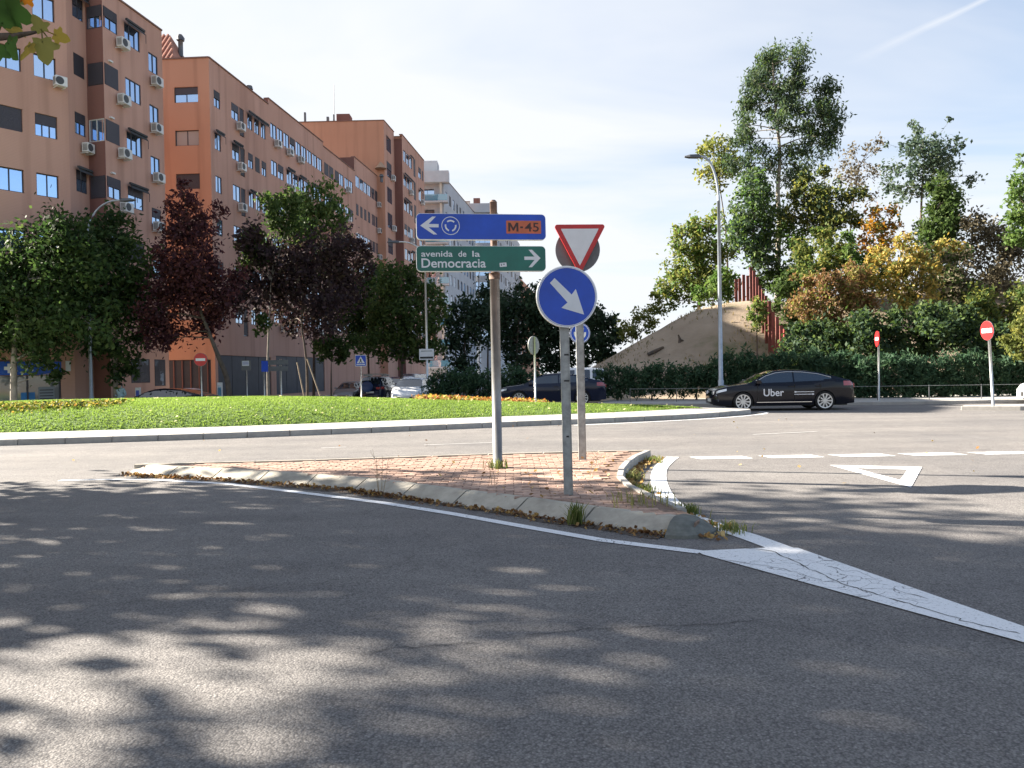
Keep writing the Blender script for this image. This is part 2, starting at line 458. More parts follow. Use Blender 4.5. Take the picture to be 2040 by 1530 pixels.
M['lawn'] = mat('lawn_soil', (0.1, 0.17, 0.028), 0.95, noise=(2.2, 0.28), bump=(35, 0.9, 0.03))

def sstep(a, b, x):
    t = min(1, max(0, (x-a)/(b-a))); return t*t*(3-2*t)
def gh(x, y):                      # the street beyond the roundabout falls slightly to the left
    return -0.38*sstep(29, 42, y)*sstep(-1, -13, x)
# one sheet to the horizon, another for the road surface just above it
def axis(lo, hi, step, far):
    a = list(np.arange(lo, hi+0.01, step)); return [-far, -far*0.3]+a+[far*0.3, far]
def sheet(name, xs, ys, dz, m):
    nx, ny = len(xs), len(ys)
    mb = MB()
    mb.v = [(x, y, gh(x, y)+dz) for y in ys for x in xs]
    mb.f = [(j*nx+i, j*nx+i+1, (j+1)*nx+i+1, (j+1)*nx+i) for j in range(ny-1) for i in range(nx-1)]
    mb.m = [0]*len(mb.f)
    return tag(mb.build(name, m, smooth=True), kind='structure')
sheet('ground', axis(-60, 60, 3, 2500), [-2500, -700]+list(np.arange(-30, 151, 3))+[800, 2500], -0.05, M['dirt'])
sheet('road', list(np.arange(-60, 60.1, 1.5)), list(np.arange(-24, 150.1, 1.5)), 0.0, M['asphalt'])

# ---- roundabout ---------------------------------------------------------------
RB = catmull([(-30, 19.5), (-26, 18.0), (-20, 17.1), (-15.5, 16.95), (-11.75, 17.2), (-7.9, 17.95), (-5.4, 18.7), (-2.9, 19.55), (-0.5, 20.5), (2.55, 21.55), (5.2, 22.75), (7.0, 24.0),
              (8.1, 25.25), (8.0, 26.2), (6.9, 27.2), (4.4, 28.5), (1, 29.9), (-4, 31), (-10, 31.6), (-17, 31.2), (-24, 29.6), (-29.5, 26.5), (-31.5, 22.8)], 10, True)
RB = resample(RB, 0.5, True)
rbn = normals2(RB, True)             # travel is counter-clockwise seen from above: left = inwards
def rb_in(d): return [Vector((p.x+n.x*d, p.y+n.y*d)) for p, n in zip(RB, rbn)]
kerb_root = tag(empty('roundabout_kerb', (0, 0, 0)), kind='structure')
def kerb_stone(a, b, na, nb, prof, m, parent, gap=0.008, name='kerb_stone'):
    """stone from a to b; prof = list of (inward, height) outer bottom -> inner bottom"""
    mb = MB()
    t = (b-a); Ln = t.length; t = t/Ln
    rings = []
    for q, f in ((0, gap), (0.5, Ln/2), (1, Ln-gap)):
        p = a+t*f; n = na.lerp(nb, q).normalized()
        rings.append([(p.x+n.x*d, p.y+n.y*d, h) for d, h in prof])
    k = len(prof); vs = [v for r in rings for v in r]; fs = []
    for i in range(2):
        for j in range(k-1): fs.append((i*k+j, (i+1)*k+j, (i+1)*k+j+1, i*k+j+1))
    fs.append(tuple(range(k))); fs.append(tuple(reversed(range(2*k, 3*k))))
    mb.add(vs, fs)
    return mb.build(name, m, parent)
step = 2
VPROF = [(0, -0.03), (0.015, 0.115), (0.035, 0.14), (0.25, 0.145), (0.25, -0.03)]
n = len(RB)
back_mb = MB()
for i in range(0, n, step):
    j = (i+step) % n
    mid = (RB[i]+RB[j])/2
    vis = mid.x > -16 and (mid.y < 26.5)
    if vis: kerb_stone(RB[i], RB[j], rbn[i], rbn[j], VPROF, M['kerb'], kerb_root)
    else:
        a, b, na, nb = RB[i], RB[j], rbn[i], rbn[j]
        q = [[(p.x+nn_.x*d, p.y+nn_.y*d, h) for d, h in VPROF] for p, nn_ in ((a, na), (b, nb))]
        for k in range(len(VPROF)-1): back_mb.quad(q[0][k], q[1][k], q[1][k+1], q[0][k+1])
tag(back_mb.build('kerb_run', M['kerb'], kerb_root), kind='stuff')
ap = MB()
o1, o2 = rb_in(0.252), rb_in(1.75)
for i in range(n):
    j = (i+1) % n
    ap.quad((o1[i].x, o1[i].y, 0.143), (o1[j].x, o1[j].y, 0.143), (o2[j].x, o2[j].y, 0.19), (o2[i].x, o2[i].y, 0.19))
tag(ap.build('roundabout_apron_pavement', M['apron']), kind='structure')
LC = Vector((-11.0, 24.6))
def lawn_h(x, y, t):                 # t = 1 at the edge, 0 in the middle
    up = 1-t**5
    return 0.185+(0.27+0.34*sstep(4, -10, x))*up
LE = rb_in(1.74)
lb = MB(); rings = 14
LP = []
for r_ in range(rings+1):
    t = 1-r_/rings
    for p in LE:
        q = LC+(p-LC)*t
        LP.append((q.x, q.y, lawn_h(q.x, q.y, t)))
lb.v = LP
for r_ in range(rings):
    for i in range(n):
        j = (i+1) % n
        lb.f.append((r_*n+i, r_*n+j, (r_+1)*n+j, (r_+1)*n+i)); lb.m.append(0)
tag(lb.build('lawn', M['lawn'], smooth=True), kind='structure')
def lawn_at(x, y):
    p = Vector((x, y)); d = p-LC; an = math.atan2(d.y, d.x); best, br = None, 1e9
    for q in LE:
        e = q-LC; da = abs((math.atan2(e.y, e.x)-an+math.pi) % (2*math.pi)-math.pi)
        if da < br: br, best = da, e.length
    t = d.length/best
    return (lawn_h(x, y, t) if t < 1 else None), t
# grass: short upright blades
rng = np.random.default_rng(3)
ang = np.array([math.atan2((q-LC).y, (q-LC).x) for q in LE]); rad = np.array([(q-LC).length for q in LE])
o_ = np.argsort(ang); angs, rads = ang[o_], rad[o_]
NB = 120000
gx = rng.uniform(-17, 8, NB*2); gy = rng.uniform(18, 31.5, NB*2)
th = np.arctan2(gy-LC.y, gx-LC.x); tt = np.hypot(gx-LC.x, gy-LC.y)/np.interp(th, angs, rads, period=2*math.pi)
k = (tt < 0.995)&((gy < 26)|(rng.random(NB*2) < 0.5)); gx, gy, tt = gx[k], gy[k], tt[k]
s4 = np.clip((4-gx)/14, 0, 1); s4 = s4*s4*(3-2*s4)
gz = 0.185+(0.27+0.34*s4)*(1-tt**5)
C = np.stack([gx, gy, gz], 1); nb = len(C)
hgt = rng.uniform(0.02, 0.05, nb); an = rng.uniform(0, 2*math.pi, nb); wd = rng.uniform(0.008, 0.018, nb)
dx, dy = np.cos(an)*wd, np.sin(an)*wd
lean = rng.normal(0, 0.025, (nb, 2))
Q = np.zeros((nb, 4, 3))
Q[:, 0] = C-np.stack([dx, dy, np.full(nb, 0.01)], 1); Q[:, 1] = C+np.stack([dx, dy, np.full(nb, -0.01)], 1)
Q[:, 2] = C+np.stack([dx*0.25+lean[:, 0], dy*0.25+lean[:, 1], hgt], 1); Q[:, 3] = C+np.stack([-dx*0.25+lean[:, 0], -dy*0.25+lean[:, 1], hgt], 1)
M['grass'] = leafmat('grass_blades', [(0.12, 0.18, 0.04), (0.175, 0.25, 0.06), (0.24, 0.31, 0.09)], 0.4)
pn = 0.5+0.3*np.sin(gx*1.3+np.sin(gy*0.9)*2)*np.sin(gy*1.7+gx*0.4)
tag(quads_mesh('lawn_grass', Q, M['grass'], pn*0.6+rng.random(nb)*0.4), 'short bright green grass covering the roundabout mound', 'grass', kind='stuff')

def leaf_card(C, size, rng, curl=0.25):
    """small fallen leaves lying nearly flat"""
    n = len(C); an = rng.uniform(0, 2*math.pi, n); s = size*rng.uniform(0.5, 1.3, n)
    ax = np.stack([np.cos(an)*s, np.sin(an)*s, rng.uniform(-curl, curl, n)*s], 1)
    bx = np.stack([-np.sin(an)*s*0.7, np.cos(an)*s*0.7, rng.uniform(-curl, curl, n)*s], 1)
    lift = np.zeros((n, 3)); lift[:, 2] = np.abs(ax[:, 2])+np.abs(bx[:, 2])+0.004
    C = C+lift
    return np.stack([C-ax, C-bx, C+ax, C+bx], 1)
M['fallen'] = leafmat('fallen_leaves', [(0.12, 0.06, 0.03), (0.27, 0.15, 0.06), (0.45, 0.3, 0.11), (0.55, 0.42, 0.2)], 0.25)
M['pale_leaf'] = leafmat('pale_fallen_leaves', [(0.45, 0.42, 0.2), (0.62, 0.58, 0.36)], 0.2)
i_ = rng.choice(nb, 240, p=(lambda w_: w_/w_.sum())(0.15+tt**6))
tag(quads_mesh('fallen_leaves_on_lawn', leaf_card(C[i_]+np.array([0, 0, 0.05]), 0.042, rng, 0.5), M['pale_leaf'], rng.random(240)), 'pale fallen leaves scattered over the roundabout lawn', 'leaves', kind='stuff')

# flower beds on the lawn
M['bed'] = leafmat('bed_plants', [(0.06, 0.08, 0.02), (0.12, 0.16, 0.03), (0.42, 0.36, 0.1), (0.42, 0.2, 0.08), (0.33, 0.12, 0.05)], 0.3)
def flower_bed(label, pts, h, nn_, size, tint, seed):
    rg = np.random.default_rng(seed); P = []
    path = resample(pts, 0.1)
    for _ in range(nn_):
        p = path[rg.integers(len(path))]; x, y = p.x+rg.normal(0, 0.12), p.y+rg.normal(0, 0.42)
        z, t = lawn_at(x, y) if rg.random() < 0.02 else (None, 0)
        th_ = math.atan2(y-LC.y, x-LC.x); t = math.hypot(x-LC.x, y-LC.y)/np.interp(th_, angs, rads, period=2*math.pi)
        P.append((x, y, lawn_h(x, y, t)+rg.uniform(0.0, h)*rg.uniform(0.5, 1)))
    P = np.array(P)
    o = quads_mesh('flower_bed', leaf_quads(P, size, rg, 0.7), M['bed'], rg.normal(tint, 0.25, len(P)))
    return tag(o, label, 'flower bed', kind='stuff')
flower_bed('long low bed of yellowing bedding plants at the left end of the lawn', [(-16.5, 20.7), (-13, 21.0), (-11.3, 21.5)], 0.15, 4200, 0.04, 0.24, 11)
flower_bed('low bed of orange and rust coloured flowers on the lawn behind the tall sign post', [(-3.2, 26.6), (-1.2, 26.9), (1.2, 27.3)], 0.2, 2800, 0.06, 0.68, 12)

# ---- brick traffic island -------------------------------------------------------
ISL_NEAR = [(-5.94, 11.55), (-5.3, 11.2), (-3.98, 10.6), (-2.22, 9.62), (-0.68, 8.32), (-0.03, 7.78), (0.62, 7.16), (1.32, 6.6)]
ISL_RIGHT = [(1.6, 6.5), (1.73, 6.72), (1.67, 7.2), (1.56, 7.8), (1.42, 8.6), (1.40, 9.4), (1.57, 10.4), (1.91, 11.6), (2.3, 12.5)]
ISL_FAR = [(2.3, 12.62), (2.1, 12.66), (0.5, 12.55), (-1.0, 12.38), (-3.3, 12.0), (-5.5, 11.85), (-5.9, 11.75)]
near = resample(catmull(ISL_NEAR, 8), 0.93)
right = resample(catmull(ISL_RIGHT[2:], 8), 0.75)
far = resample(catmull(ISL_FAR, 4), 0.9)
isl = tag(empty('traffic_island', (0, 0, 0)), kind='structure')
outl = [Vector((p.x, p.y)) for p in catmull(ISL_NEAR, 4)+catmull(ISL_RIGHT, 4)+catmull(ISL_FAR, 3)]
oin = normals2(outl, True)
nn0 = len(catmull(ISL_NEAR, 4))
base = [p+q*(0.25 if i < nn0+1 else 0.07) for i, (p, q) in enumerate(zip(outl, oin))]
bmb = MB(); bmb.prism(base, -0.03, 0.118, 0)
bmb.build('mortar_bed', M['grout'], isl)
SPROF = [(0, -0.02), (0.006, 0.015), (0.2, 0.118), (0.235, 0.135), (0.31, 0.138), (0.31, -0.02)]
RPROF = [(0, -0.02), (0.012, 0.12), (0.028, 0.14), (0.105, 0.142), (0.105, -0.02)]
M['kerb2'] = mat('kerb_cream', (0.38, 0.35, 0.29), 0.85, noise=(5, 0.25), bump=(70, 0.3, 0.004), rnd=0.07)
for path, prof, m in ((near, SPROF, M['kerb2']), (right, RPROF, M['kerb']), (far, RPROF, M['kerb2'])):
    p2 = [Vector((p.x, p.y)) for p in path]; nn_ = normals2(p2)
    for i in range(len(p2)-1): kerb_stone(p2[i], p2[i+1], nn_[i], nn_[i+1], prof, m, isl, 0.012)
# rounded, weathered nose stone at the near tip
ns = MB(); cx0, cy0 = 1.48, 6.84
for i in range(10):
    a0, a1 = R(-120+16*i), R(-120+16*(i+1))
    ring = lambda a: [(cx0+math.cos(a)*r_*1.0, cy0+math.sin(a)*r_*1.05, h) for r_, h in ((0.36, -0.02), (0.345, 0.03), (0.2, 0.12), (0.1, 0.141), (0.0, 0.143))]
    q0, q1 = ring(a0), ring(a1)
    for k in range(4): ns.quad(q0[k], q1[k], q1[k+1], q0[k+1])
ns.build('nose_stone', M['kerb_dark'], isl, smooth=True)
# pavers, running bond, each laid a little out of true
pin = [Vector((p.x+q.x*0.2, p.y+q.y*0.2)) for p, q in zip(outl, oin)]
cells = []
pl, pw = 0.2, 0.1
y = 6.4; row = 0
while y < 13:
    x = -6.2+(0.1 if row % 2 else 0)
    while x < 2.8:
        if all(inside(pin, x+a, y+b) for a, b in ((0.01, 0.01), (pl-0.01, 0.01), (0.01, pw-0.01), (pl-0.01, pw-0.01))): cells.append((x+pl/2, y+pw/2))
        x += pl
    y += pw; row += 1
cells.sort(key=lambda c: c[1])
pv = MB(); pv.bbox(-0.096, 0.096, -0.046, 0.046, -0.03, 0.0, 0.006)
pm = pv.build('paver', M['paver'], isl).data
bpy.data.objects.remove(bpy.data.objects['paver'])
rest = MB(); rr = random.Random(5)
for i, (x, y) in enumerate(cells):
    z = 0.136+rr.uniform(-0.006, 0.007); rz = rr.uniform(-0.05, 0.05)
    if i < 300:
        o = shared('paver', pm, isl, (x, y, z), rz); o.rotation_euler = (rr.uniform(-0.035, 0.035), rr.uniform(-0.025, 0.025), rz)
    else:
        c_, s_ = math.cos(rz), math.sin(rz); tx, ty = rr.uniform(-0.03, 0.03), rr.uniform(-0.02, 0.02)
        rest.add([(x+v.co.x*c_-v.co.y*s_, y+v.co.x*s_+v.co.y*c_, z+v.co.z+v.co.x*ty+v.co.y*tx) for v in pm.vertices], [tuple(p.vertices) for p in pm.polygons])
tag(rest.build('paver_field', M['paver'], isl), kind='stuff')

# ---- painted markings ------------------------------------------------------------
mk = MB()
strip(mk, [G(*p) for p in ((118, 958), (200, 956), (300, 956), (450, 964), (600, 982), (760, 1002), (900, 1024), (1040, 1049), (1200, 1077), (1395, 1101))], 0.06, 0.006)
mk2 = MB()
mk2.flat([tuple(G(*p)[:2]) for p in ((1388, 1099), (1536, 1092), (1590, 1093), (2040, 1250), (2400, 1366), (2400, 1392), (2040, 1282), (1400, 1106))][::-1], 0.007)
tag(mk.build('edge_line_marking', M['paint']), kind='structure')
tag(mk2.build('wedge_marking', M['paint']), kind='structure')
mk3 = MB()
strip(mk3, [Vector((p.x, p.y)) for p in catmull([G(*p) for p in ((1340, 911), (1318, 930), (1312, 955), (1326, 990), (1368, 1025), (1440, 1053), (1500, 1073), (1562, 1096))], 5)], 0.105, 0.0065)
tag(mk3.build('kerb_line_marking', M['paint']), kind='structure')
for i in range(9):
    mb = MB(); x = 2.95+1.17*i
    mb.add([(x+0.12, 12.3, 0.006), (x+0.98, 12.3, 0.006), (x+0.9, 12.66, 0.006), (x, 12.66, 0.006)], [(0, 1, 2, 3)])
    tag(mb.build('yield_line_dash', M['paint']), kind='structure')
tri = [G(1652, 927), G(1837, 931), G(1815, 972)]
tin = [G(1702, 933), G(1808, 936), G(1793, 957)]
mb = MB()
for i in range(3):
    j = (i+1) % 3
    mb.quad((tri[i].x, tri[i].y, 0.006), (tin[i].x, tin[i].y, 0.006), (tin[j].x, tin[j].y, 0.006), (tri[j].x, tri[j].y, 0.006))
tag(mb.build('yield_triangle_marking', M['paint']), kind='structure')
mb = MB()
e_ = [p-q*0.42 for p, q in zip(RB, rbn)]
ii = [i for i in range(n) if RB[i].x > 1.5 and RB[i].y < 26.2]
strip(mb, [Vector((e_[i].x, e_[i].y)) for i in ii], 0.06, 0.006)
tag(mb.build('roundabout_edge_marking', M['paint']), kind='structure')
for pa, pb in (((1500, 866), (1628, 860)), ((640, 893), (690, 891)), ((845, 887), (985, 882))):
    mb = MB(); strip(mb, [G(*pa), G(*pb)], 0.05, 0.006)
    tag(mb.build('faded_lane_dash', mat('worn_paint', (0.36, 0.355, 0.345), 0.8, noise=(20, 0.3))), kind='structure')

# ---- hairline cracks in the road and the paint
M['crack'] = mat('crack_dark', (0.035, 0.034, 0.035), 0.95)
for q_, z_, w_, sd in (([(1040, 1266), (1180, 1254), (1300, 1249), (1430, 1243), (1532, 1234)], 0.0045, 0.0028, 1), ([(700, 1309), (790, 1290), (880, 1286), (960, 1281)], 0.0045, 0.0025, 2),
                       ([(1470, 1092), (1540, 1100), (1600, 1128), (1645, 1150), (1700, 1172), (1790, 1200), (1880, 1226), (1960, 1250), (2040, 1268)], 0.0095, 0.005, 3), ([(1440, 1117), (1560, 1135), (1640, 1160)], 0.0095, 0.003, 4), ([(1700, 1172), (1780, 1176), (1850, 1196)], 0.0095, 0.003, 5)):
    rq = random.Random(sd); p_ = [Vector((p.x, p.y)) for p in resample([G(*p) for p in q_], 0.05)]; p_ = [p+Vector((rq.gauss(0, 0.009), rq.gauss(0, 0.009))) for p in p_]
    mb = MB(); nn_ = normals2(p_)
    ws = [w_*rq.uniform(0.3, 1.4)*(0.25 if i in (0, len(p_)-1) else 1) for i in range(len(p_))]
    for i in range(len(p_)-1):
        a, b = p_[i], p_[i+1]; mb.quad((a.x-nn_[i].x*ws[i], a.y-nn_[i].y*ws[i], z_), (b.x-nn_[i+1].x*ws[i+1], b.y-nn_[i+1].y*ws[i+1], z_), (b.x+nn_[i+1].x*ws[i+1], b.y+nn_[i+1].y*ws[i+1], z_), (a.x+nn_[i].x*ws[i], a.y+nn_[i].y*ws[i], z_))
    tag(mb.build('road_crack', M['crack']), kind='structure')
# ---- dirt in the gutter
M['gutter'] = mat('gutter_dirt', (0.075, 0.06, 0.048), 0.95, noise=(18, 0.5), bump=(60, 0.6, 0.01))
for pth0, wmax, sd in ((ISL_NEAR, 0.2, 1), (ISL_RIGHT[1:], 0.2, 2)):
    q_ = [Vector((p.x, p.y)) for p in resample(catmull(pth0, 8), 0.04)]; nn0_ = normals2(q_); mb = MB(); rq = random.Random(sd); w_ = 0.1
    vs = []
    for p, nv in zip(q_, nn0_):
        w_ = min(wmax, max(0.03, w_+rq.uniform(-0.025, 0.025))); vs.append((p, nv, w_))
    for (p, nv, a), (p2, nv2, b) in zip(vs, vs[1:]):
        mb.quad((p.x-nv.x*a, p.y-nv.y*a, 0.0035), (p2.x-nv2.x*b, p2.y-nv2.y*b, 0.0035), (p2.x+nv2.x*0.03, p2.y+nv2.y*0.03, 0.02), (p.x+nv.x*0.03, p.y+nv.y*0.03, 0.02))
    tag(mb.build('gutter_dirt', M['gutter']), 'dark dirt washed up against the cream kerb' if sd == 1 else 'dark dirt washed up against the grey kerb', 'dirt', kind='stuff')
# ---- leaf litter and weeds ---------------------------------------------------------
rg = np.random.default_rng(21); P = []
pth = resample(catmull(ISL_NEAR, 8), 0.05); pnn = normals2([Vector((p.x, p.y)) for p in pth])
for _ in range(2800):
    i = rg.integers(len(pth)); clump = 0.5+0.5*math.sin(i*0.11)*math.sin(i*0.037+1)
    if rg.random() > 0.25+0.75*clump: continue
    d = -abs(rg.normal(0, 0.085))+0.03
    P.append((pth[i].x+pnn[i].x*d, pth[i].y+pnn[i].y*d, max(0.002, d*0.4)))
P = np.array(P)
tag(quads_mesh('leaf_litter', leaf_card(P, 0.022, rg, 0.8), M['fallen'], rg.random(len(P))**2.2*0.8), 'brown dead leaves and dirt gathered along the cream kerb', 'leaves', kind='stuff')
P = []
pr = resample(catmull(ISL_RIGHT, 8), 0.05); prn = normals2([Vector((p.x, p.y)) for p in pr])
for _ in range(900):
    i = rg.integers(len(pr)); d = -abs(rg.normal(0.02, 0.1))
    P.append((pr[i].x+prn[i].x*d, pr[i].y+prn[i].y*d, 0.002))
for _ in range(90): P.append((rg.uniform(-1, 1.5), rg.uniform(7.6, 11.5), 0.145))
P = np.array([p for p in P if p[2] < 0.1 or inside(pin, p[0], p[1])])
tag(quads_mesh('leaf_scatter', leaf_card(P, 0.028, rg, 0.7), M['fallen'], rg.random(len(P))*0.9+0.1), 'dry leaves lying against the grey kerb of the island and on its bricks', 'leaves', kind='stuff')
P = np.stack([rg.uniform(-9, 9, 60), rg.uniform(9, 24, 60), np.full(60, 0.003)], 1)
tag(quads_mesh('leaf_scatter', leaf_card(P, 0.028, rg, 0.7), M['fallen'], rg.random(len(P))), 'single dry leaves blown across the open asphalt', 'leaves', kind='stuff')
M['weed'] = leafmat('weed_blades', [(0.07, 0.1, 0.025), (0.14, 0.17, 0.05), (0.3, 0.28, 0.12)], 0.4)
M['stalk'] = mat('dry_stalk', (0.3, 0.22, 0.13), 0.9)
def weed(label, x, y, z, h, nb_, spread, seed, tint=0.4):
    rg = np.random.default_rng(seed); t_ = thing('grass_tuft', label, 'weed', (x, y, z))
    Q = []
    for _ in range(nb_):
        bx, by = rg.normal(0, spread*0.45, 2); an = rg.uniform(0, 6.28); hh = h*rg.uniform(0.45, 1); wdt = rg.uniform(0.003, 0.007)
        tx, ty = bx+math.cos(an)*hh*rg.uniform(0.15, 0.8), by+math.sin(an)*hh*rg.uniform(0.15, 0.8)
        nx, ny = -math.sin(an)*wdt, math.cos(an)*wdt
        mx_, my_ = (bx*0.65+tx*0.35), (by*0.65+ty*0.35)
        Q.append([(bx-nx, by-ny, -0.01), (bx+nx, by+ny, -0.01), (mx_+nx, my_+ny, hh*0.65), (mx_-nx, my_-ny, hh*0.65)])
        Q.append([(mx_-nx, my_-ny, hh*0.65), (mx_+nx, my_+ny, hh*0.65), (tx+nx*0.2, ty+ny*0.2, hh), (tx-nx*0.2, ty-ny*0.2, hh*0.98)])
    tag(quads_mesh('blades', np.array(Q), M['weed'], np.repeat(rg.normal(tint, 0.25, nb_), 2), t_), kind='stuff')
    return t_
weed('green weed tuft at the foot of the tall direction sign pole', -0.23, 10.52, 0.14, 0.16, 90, 0.16, 1)
weed('upright grass tuft growing out of the cream kerb below the blue arrow sign', 0.58, 7.14, 0.03, 0.2, 90, 0.09, 2)
weed('yellow green weed clump at the far end of the grey kerb', 2.22, 12.0, 0.0, 0.13, 90, 0.2, 3, 0.6)
weed('weed clump in the bend of the grey kerb among orange leaves', 1.6, 10.1, 0.0, 0.14, 90, 0.16, 4, 0.7)
weed('dark green weeds along the middle of the grey kerb', 1.53, 9.0, 0.0, 0.13, 110, 0.18, 5, 0.3)
weed('grass growing at the kerb joint just before the nose stone', 1.74, 7.6, 0.0, 0.13, 130, 0.18, 6, 0.45)
weed('sprawling weeds around the dark nose stone of the island', 1.94, 6.78, 0.0, 0.1, 110, 0.2, 7, 0.55)
weed('sparse dry grass on the bricks behind the nose stone', 1.25, 7.5, 0.14, 0.16, 60, 0.35, 8, 0.9)
for lbl, x, y, hh, sd in (('tall dry weed stalks standing in front of the island kerb', -1.58, 9.2, 0.62, 31), ('thin dry weed stalk on the bricks left of the blue arrow sign', -0.2, 8.9, 0.3, 32), ('thin dry weed standing on the bricks right of the blue arrow sign', 1.0, 9.6, 0.34, 33)):
    t_ = thing('dry_weed', lbl, 'weed', (x, y, 0.0 if sd == 31 else 0.14)); mb = MB(); r_ = random.Random(sd)
    for s_ in range(4 if sd == 31 else 2):
        a = Vector((r_.uniform(-0.07, 0.07), r_.uniform(-0.04, 0.04), 0)); top = a+Vector((r_.uniform(-0.1, 0.1), r_.uniform(-0.05, 0.05), hh*r_.uniform(0.7, 1)))
        mb.tube([a, a.lerp(top, 0.5)+Vector((r_.uniform(-0.02, 0.02), 0, 0)), top], [0.004, 0.003, 0.0015], 5)
        for k in range(6):
            f = r_.uniform(0.3, 0.95); b = a.lerp(top, f); mb.tube([b, b+Vector((r_.uniform(-0.09, 0.09), r_.uniform(-0.05, 0.05), r_.uniform(0.02, 0.1)))], [0.002, 0.001], 4)
    mb.build('stalks', M['stalk'], t_)

# ---- pavements, splitter island and banks on the far side -----------------------------
M['bank'] = mat('bank_earth', (0.24, 0.165, 0.095), 0.95, noise=(0.35, 0.3), bump=(5, 0.8, 0.08))
def slab(name, poly, z0, z1, m, kerb=True):
    mb = MB(); mb.prism(poly, z0, z1); return tag(mb.build(name, m, bevel=0.02), kind='structure')
slab('pavement_far_right', [(5.4, 31.2), (8, 30.2), (13.3, 29.45), (22, 29.0), (60, 28.6), (60, 34), (4.6, 36), (3.8, 33.4)], -0.05, 0.13, M['paving'])
slab('pavement_left', [(-60, 35.6), (-24, 35.4), (-17.6, 36.6), (-15.2, 40), (-11.2, 70), (-6, 150), (-60, 150)], -0.9, -0.22, M['paving'])
slab('central_reservation', [(-3.1, 38.6), (-1, 37.4), (2.5, 37.4), (8, 60), (11, 150), (7, 150), (0.4, 70)], -0.4, 0.12, M['dirt'])
slab('splitter_island_kerb', [(14.9, 25.0), (16.4, 24.3), (40, 22.4), (40, 23.9), (17, 25.5), (15.3, 25.5)], -0.03, 0.14, M['kerb'])
# ================================================================== signs, posts, lamps
M['blue'] = mat('sign_blue', (0.004, 0.06, 0.44), 0.35, spec=0.5, noise=(2.2, 0.2), coord='obj')
M['green'] = mat('sign_green', (0.003, 0.115, 0.085), 0.35, noise=(2.2, 0.2), coord='obj')
M['red'] = mat('sign_red', (0.46, 0.018, 0.02), 0.4, noise=(4, 0.15), coord='obj')
M['orange'] = mat('sign_orange', (0.52, 0.12, 0.045), 0.4, noise=(6, 0.15), coord='obj')
M['white'] = mat('sign_white', (0.66, 0.68, 0.70), 0.4, noise=(5, 0.06), coord='obj')
M['brown_ink'] = mat('sign_dark_ink', (0.05, 0.02, 0.015), 0.5)
M['alu'] = mat('aluminium_edge', (0.62, 0.63, 0.63), 0.35, metal=0.6, noise=(8, 0.1))
M['back'] = mat('sign_back', (0.13, 0.137, 0.145), 0.5, metal=0.3, noise=(6, 0.15))
M['galv'] = mat('galvanised', (0.5, 0.51, 0.50), 0.42, metal=0.75, noise=(14, 0.2), bump=(60, 0.1, 0.003))
M['galv_dull'] = mat('galvanised_dull', (0.31, 0.32, 0.31), 0.5, metal=0.35, noise=(11, 0.3), bump=(45, 0.15, 0.003))
M['pole_brown'] = mat('pole_weathered', (0.21, 0.21, 0.205), 0.38, metal=0.35, noise=(2.5, 0.3))
M['rust'] = mat('rust', (0.16, 0.1, 0.075), 0.8, noise=(25, 0.4))
M['lampgrey'] = mat('lamp_grey', (0.36, 0.40, 0.45), 0.4, metal=0.4, noise=(4, 0.15))
M['lampdark'] = mat('lamp_dark', (0.09, 0.095, 0.105), 0.5)
M['black'] = mat('black_print', (0.012, 0.012, 0.014), 0.5)

def fit_text(name, body, w, h, m, parent, x, y, z, bold=0.0, rot=(math.pi/2, 0, 0)):
    o = text(name, body, 1.0, m, parent, (0, 0, 0), rot, bold)
    bpy.context.view_layer.update()
    bb = [Vector(c) for c in o.bound_box]
    x0, x1 = min(c.x for c in bb), max(c.x for c in bb); y0, y1 = min(c.y for c in bb), max(c.y for c in bb)
    sx, sy = w/(x1-x0), h/(y1-y0)
    o.scale = (sx, sy, 1)
    e = Matrix.Rotation(rot[2], 3, 'Z') @ Matrix.Rotation(rot[0], 3, 'X')
    me = bpy.data.meshes.new_from_object(o.evaluated_get(bpy.context.evaluated_depsgraph_get()))
    cu_ = o.data; bpy.data.objects.remove(o); bpy.data.curves.remove(cu_)
    me.name = name
    q = bpy.data.objects.new(name, me); link(q, parent)
    q.scale = (sx, sy, 1); q.rotation_euler = rot
    q.location = Vector((x, y, z))-e @ Vector((x0*sx, y0*sy, 0))
    return q
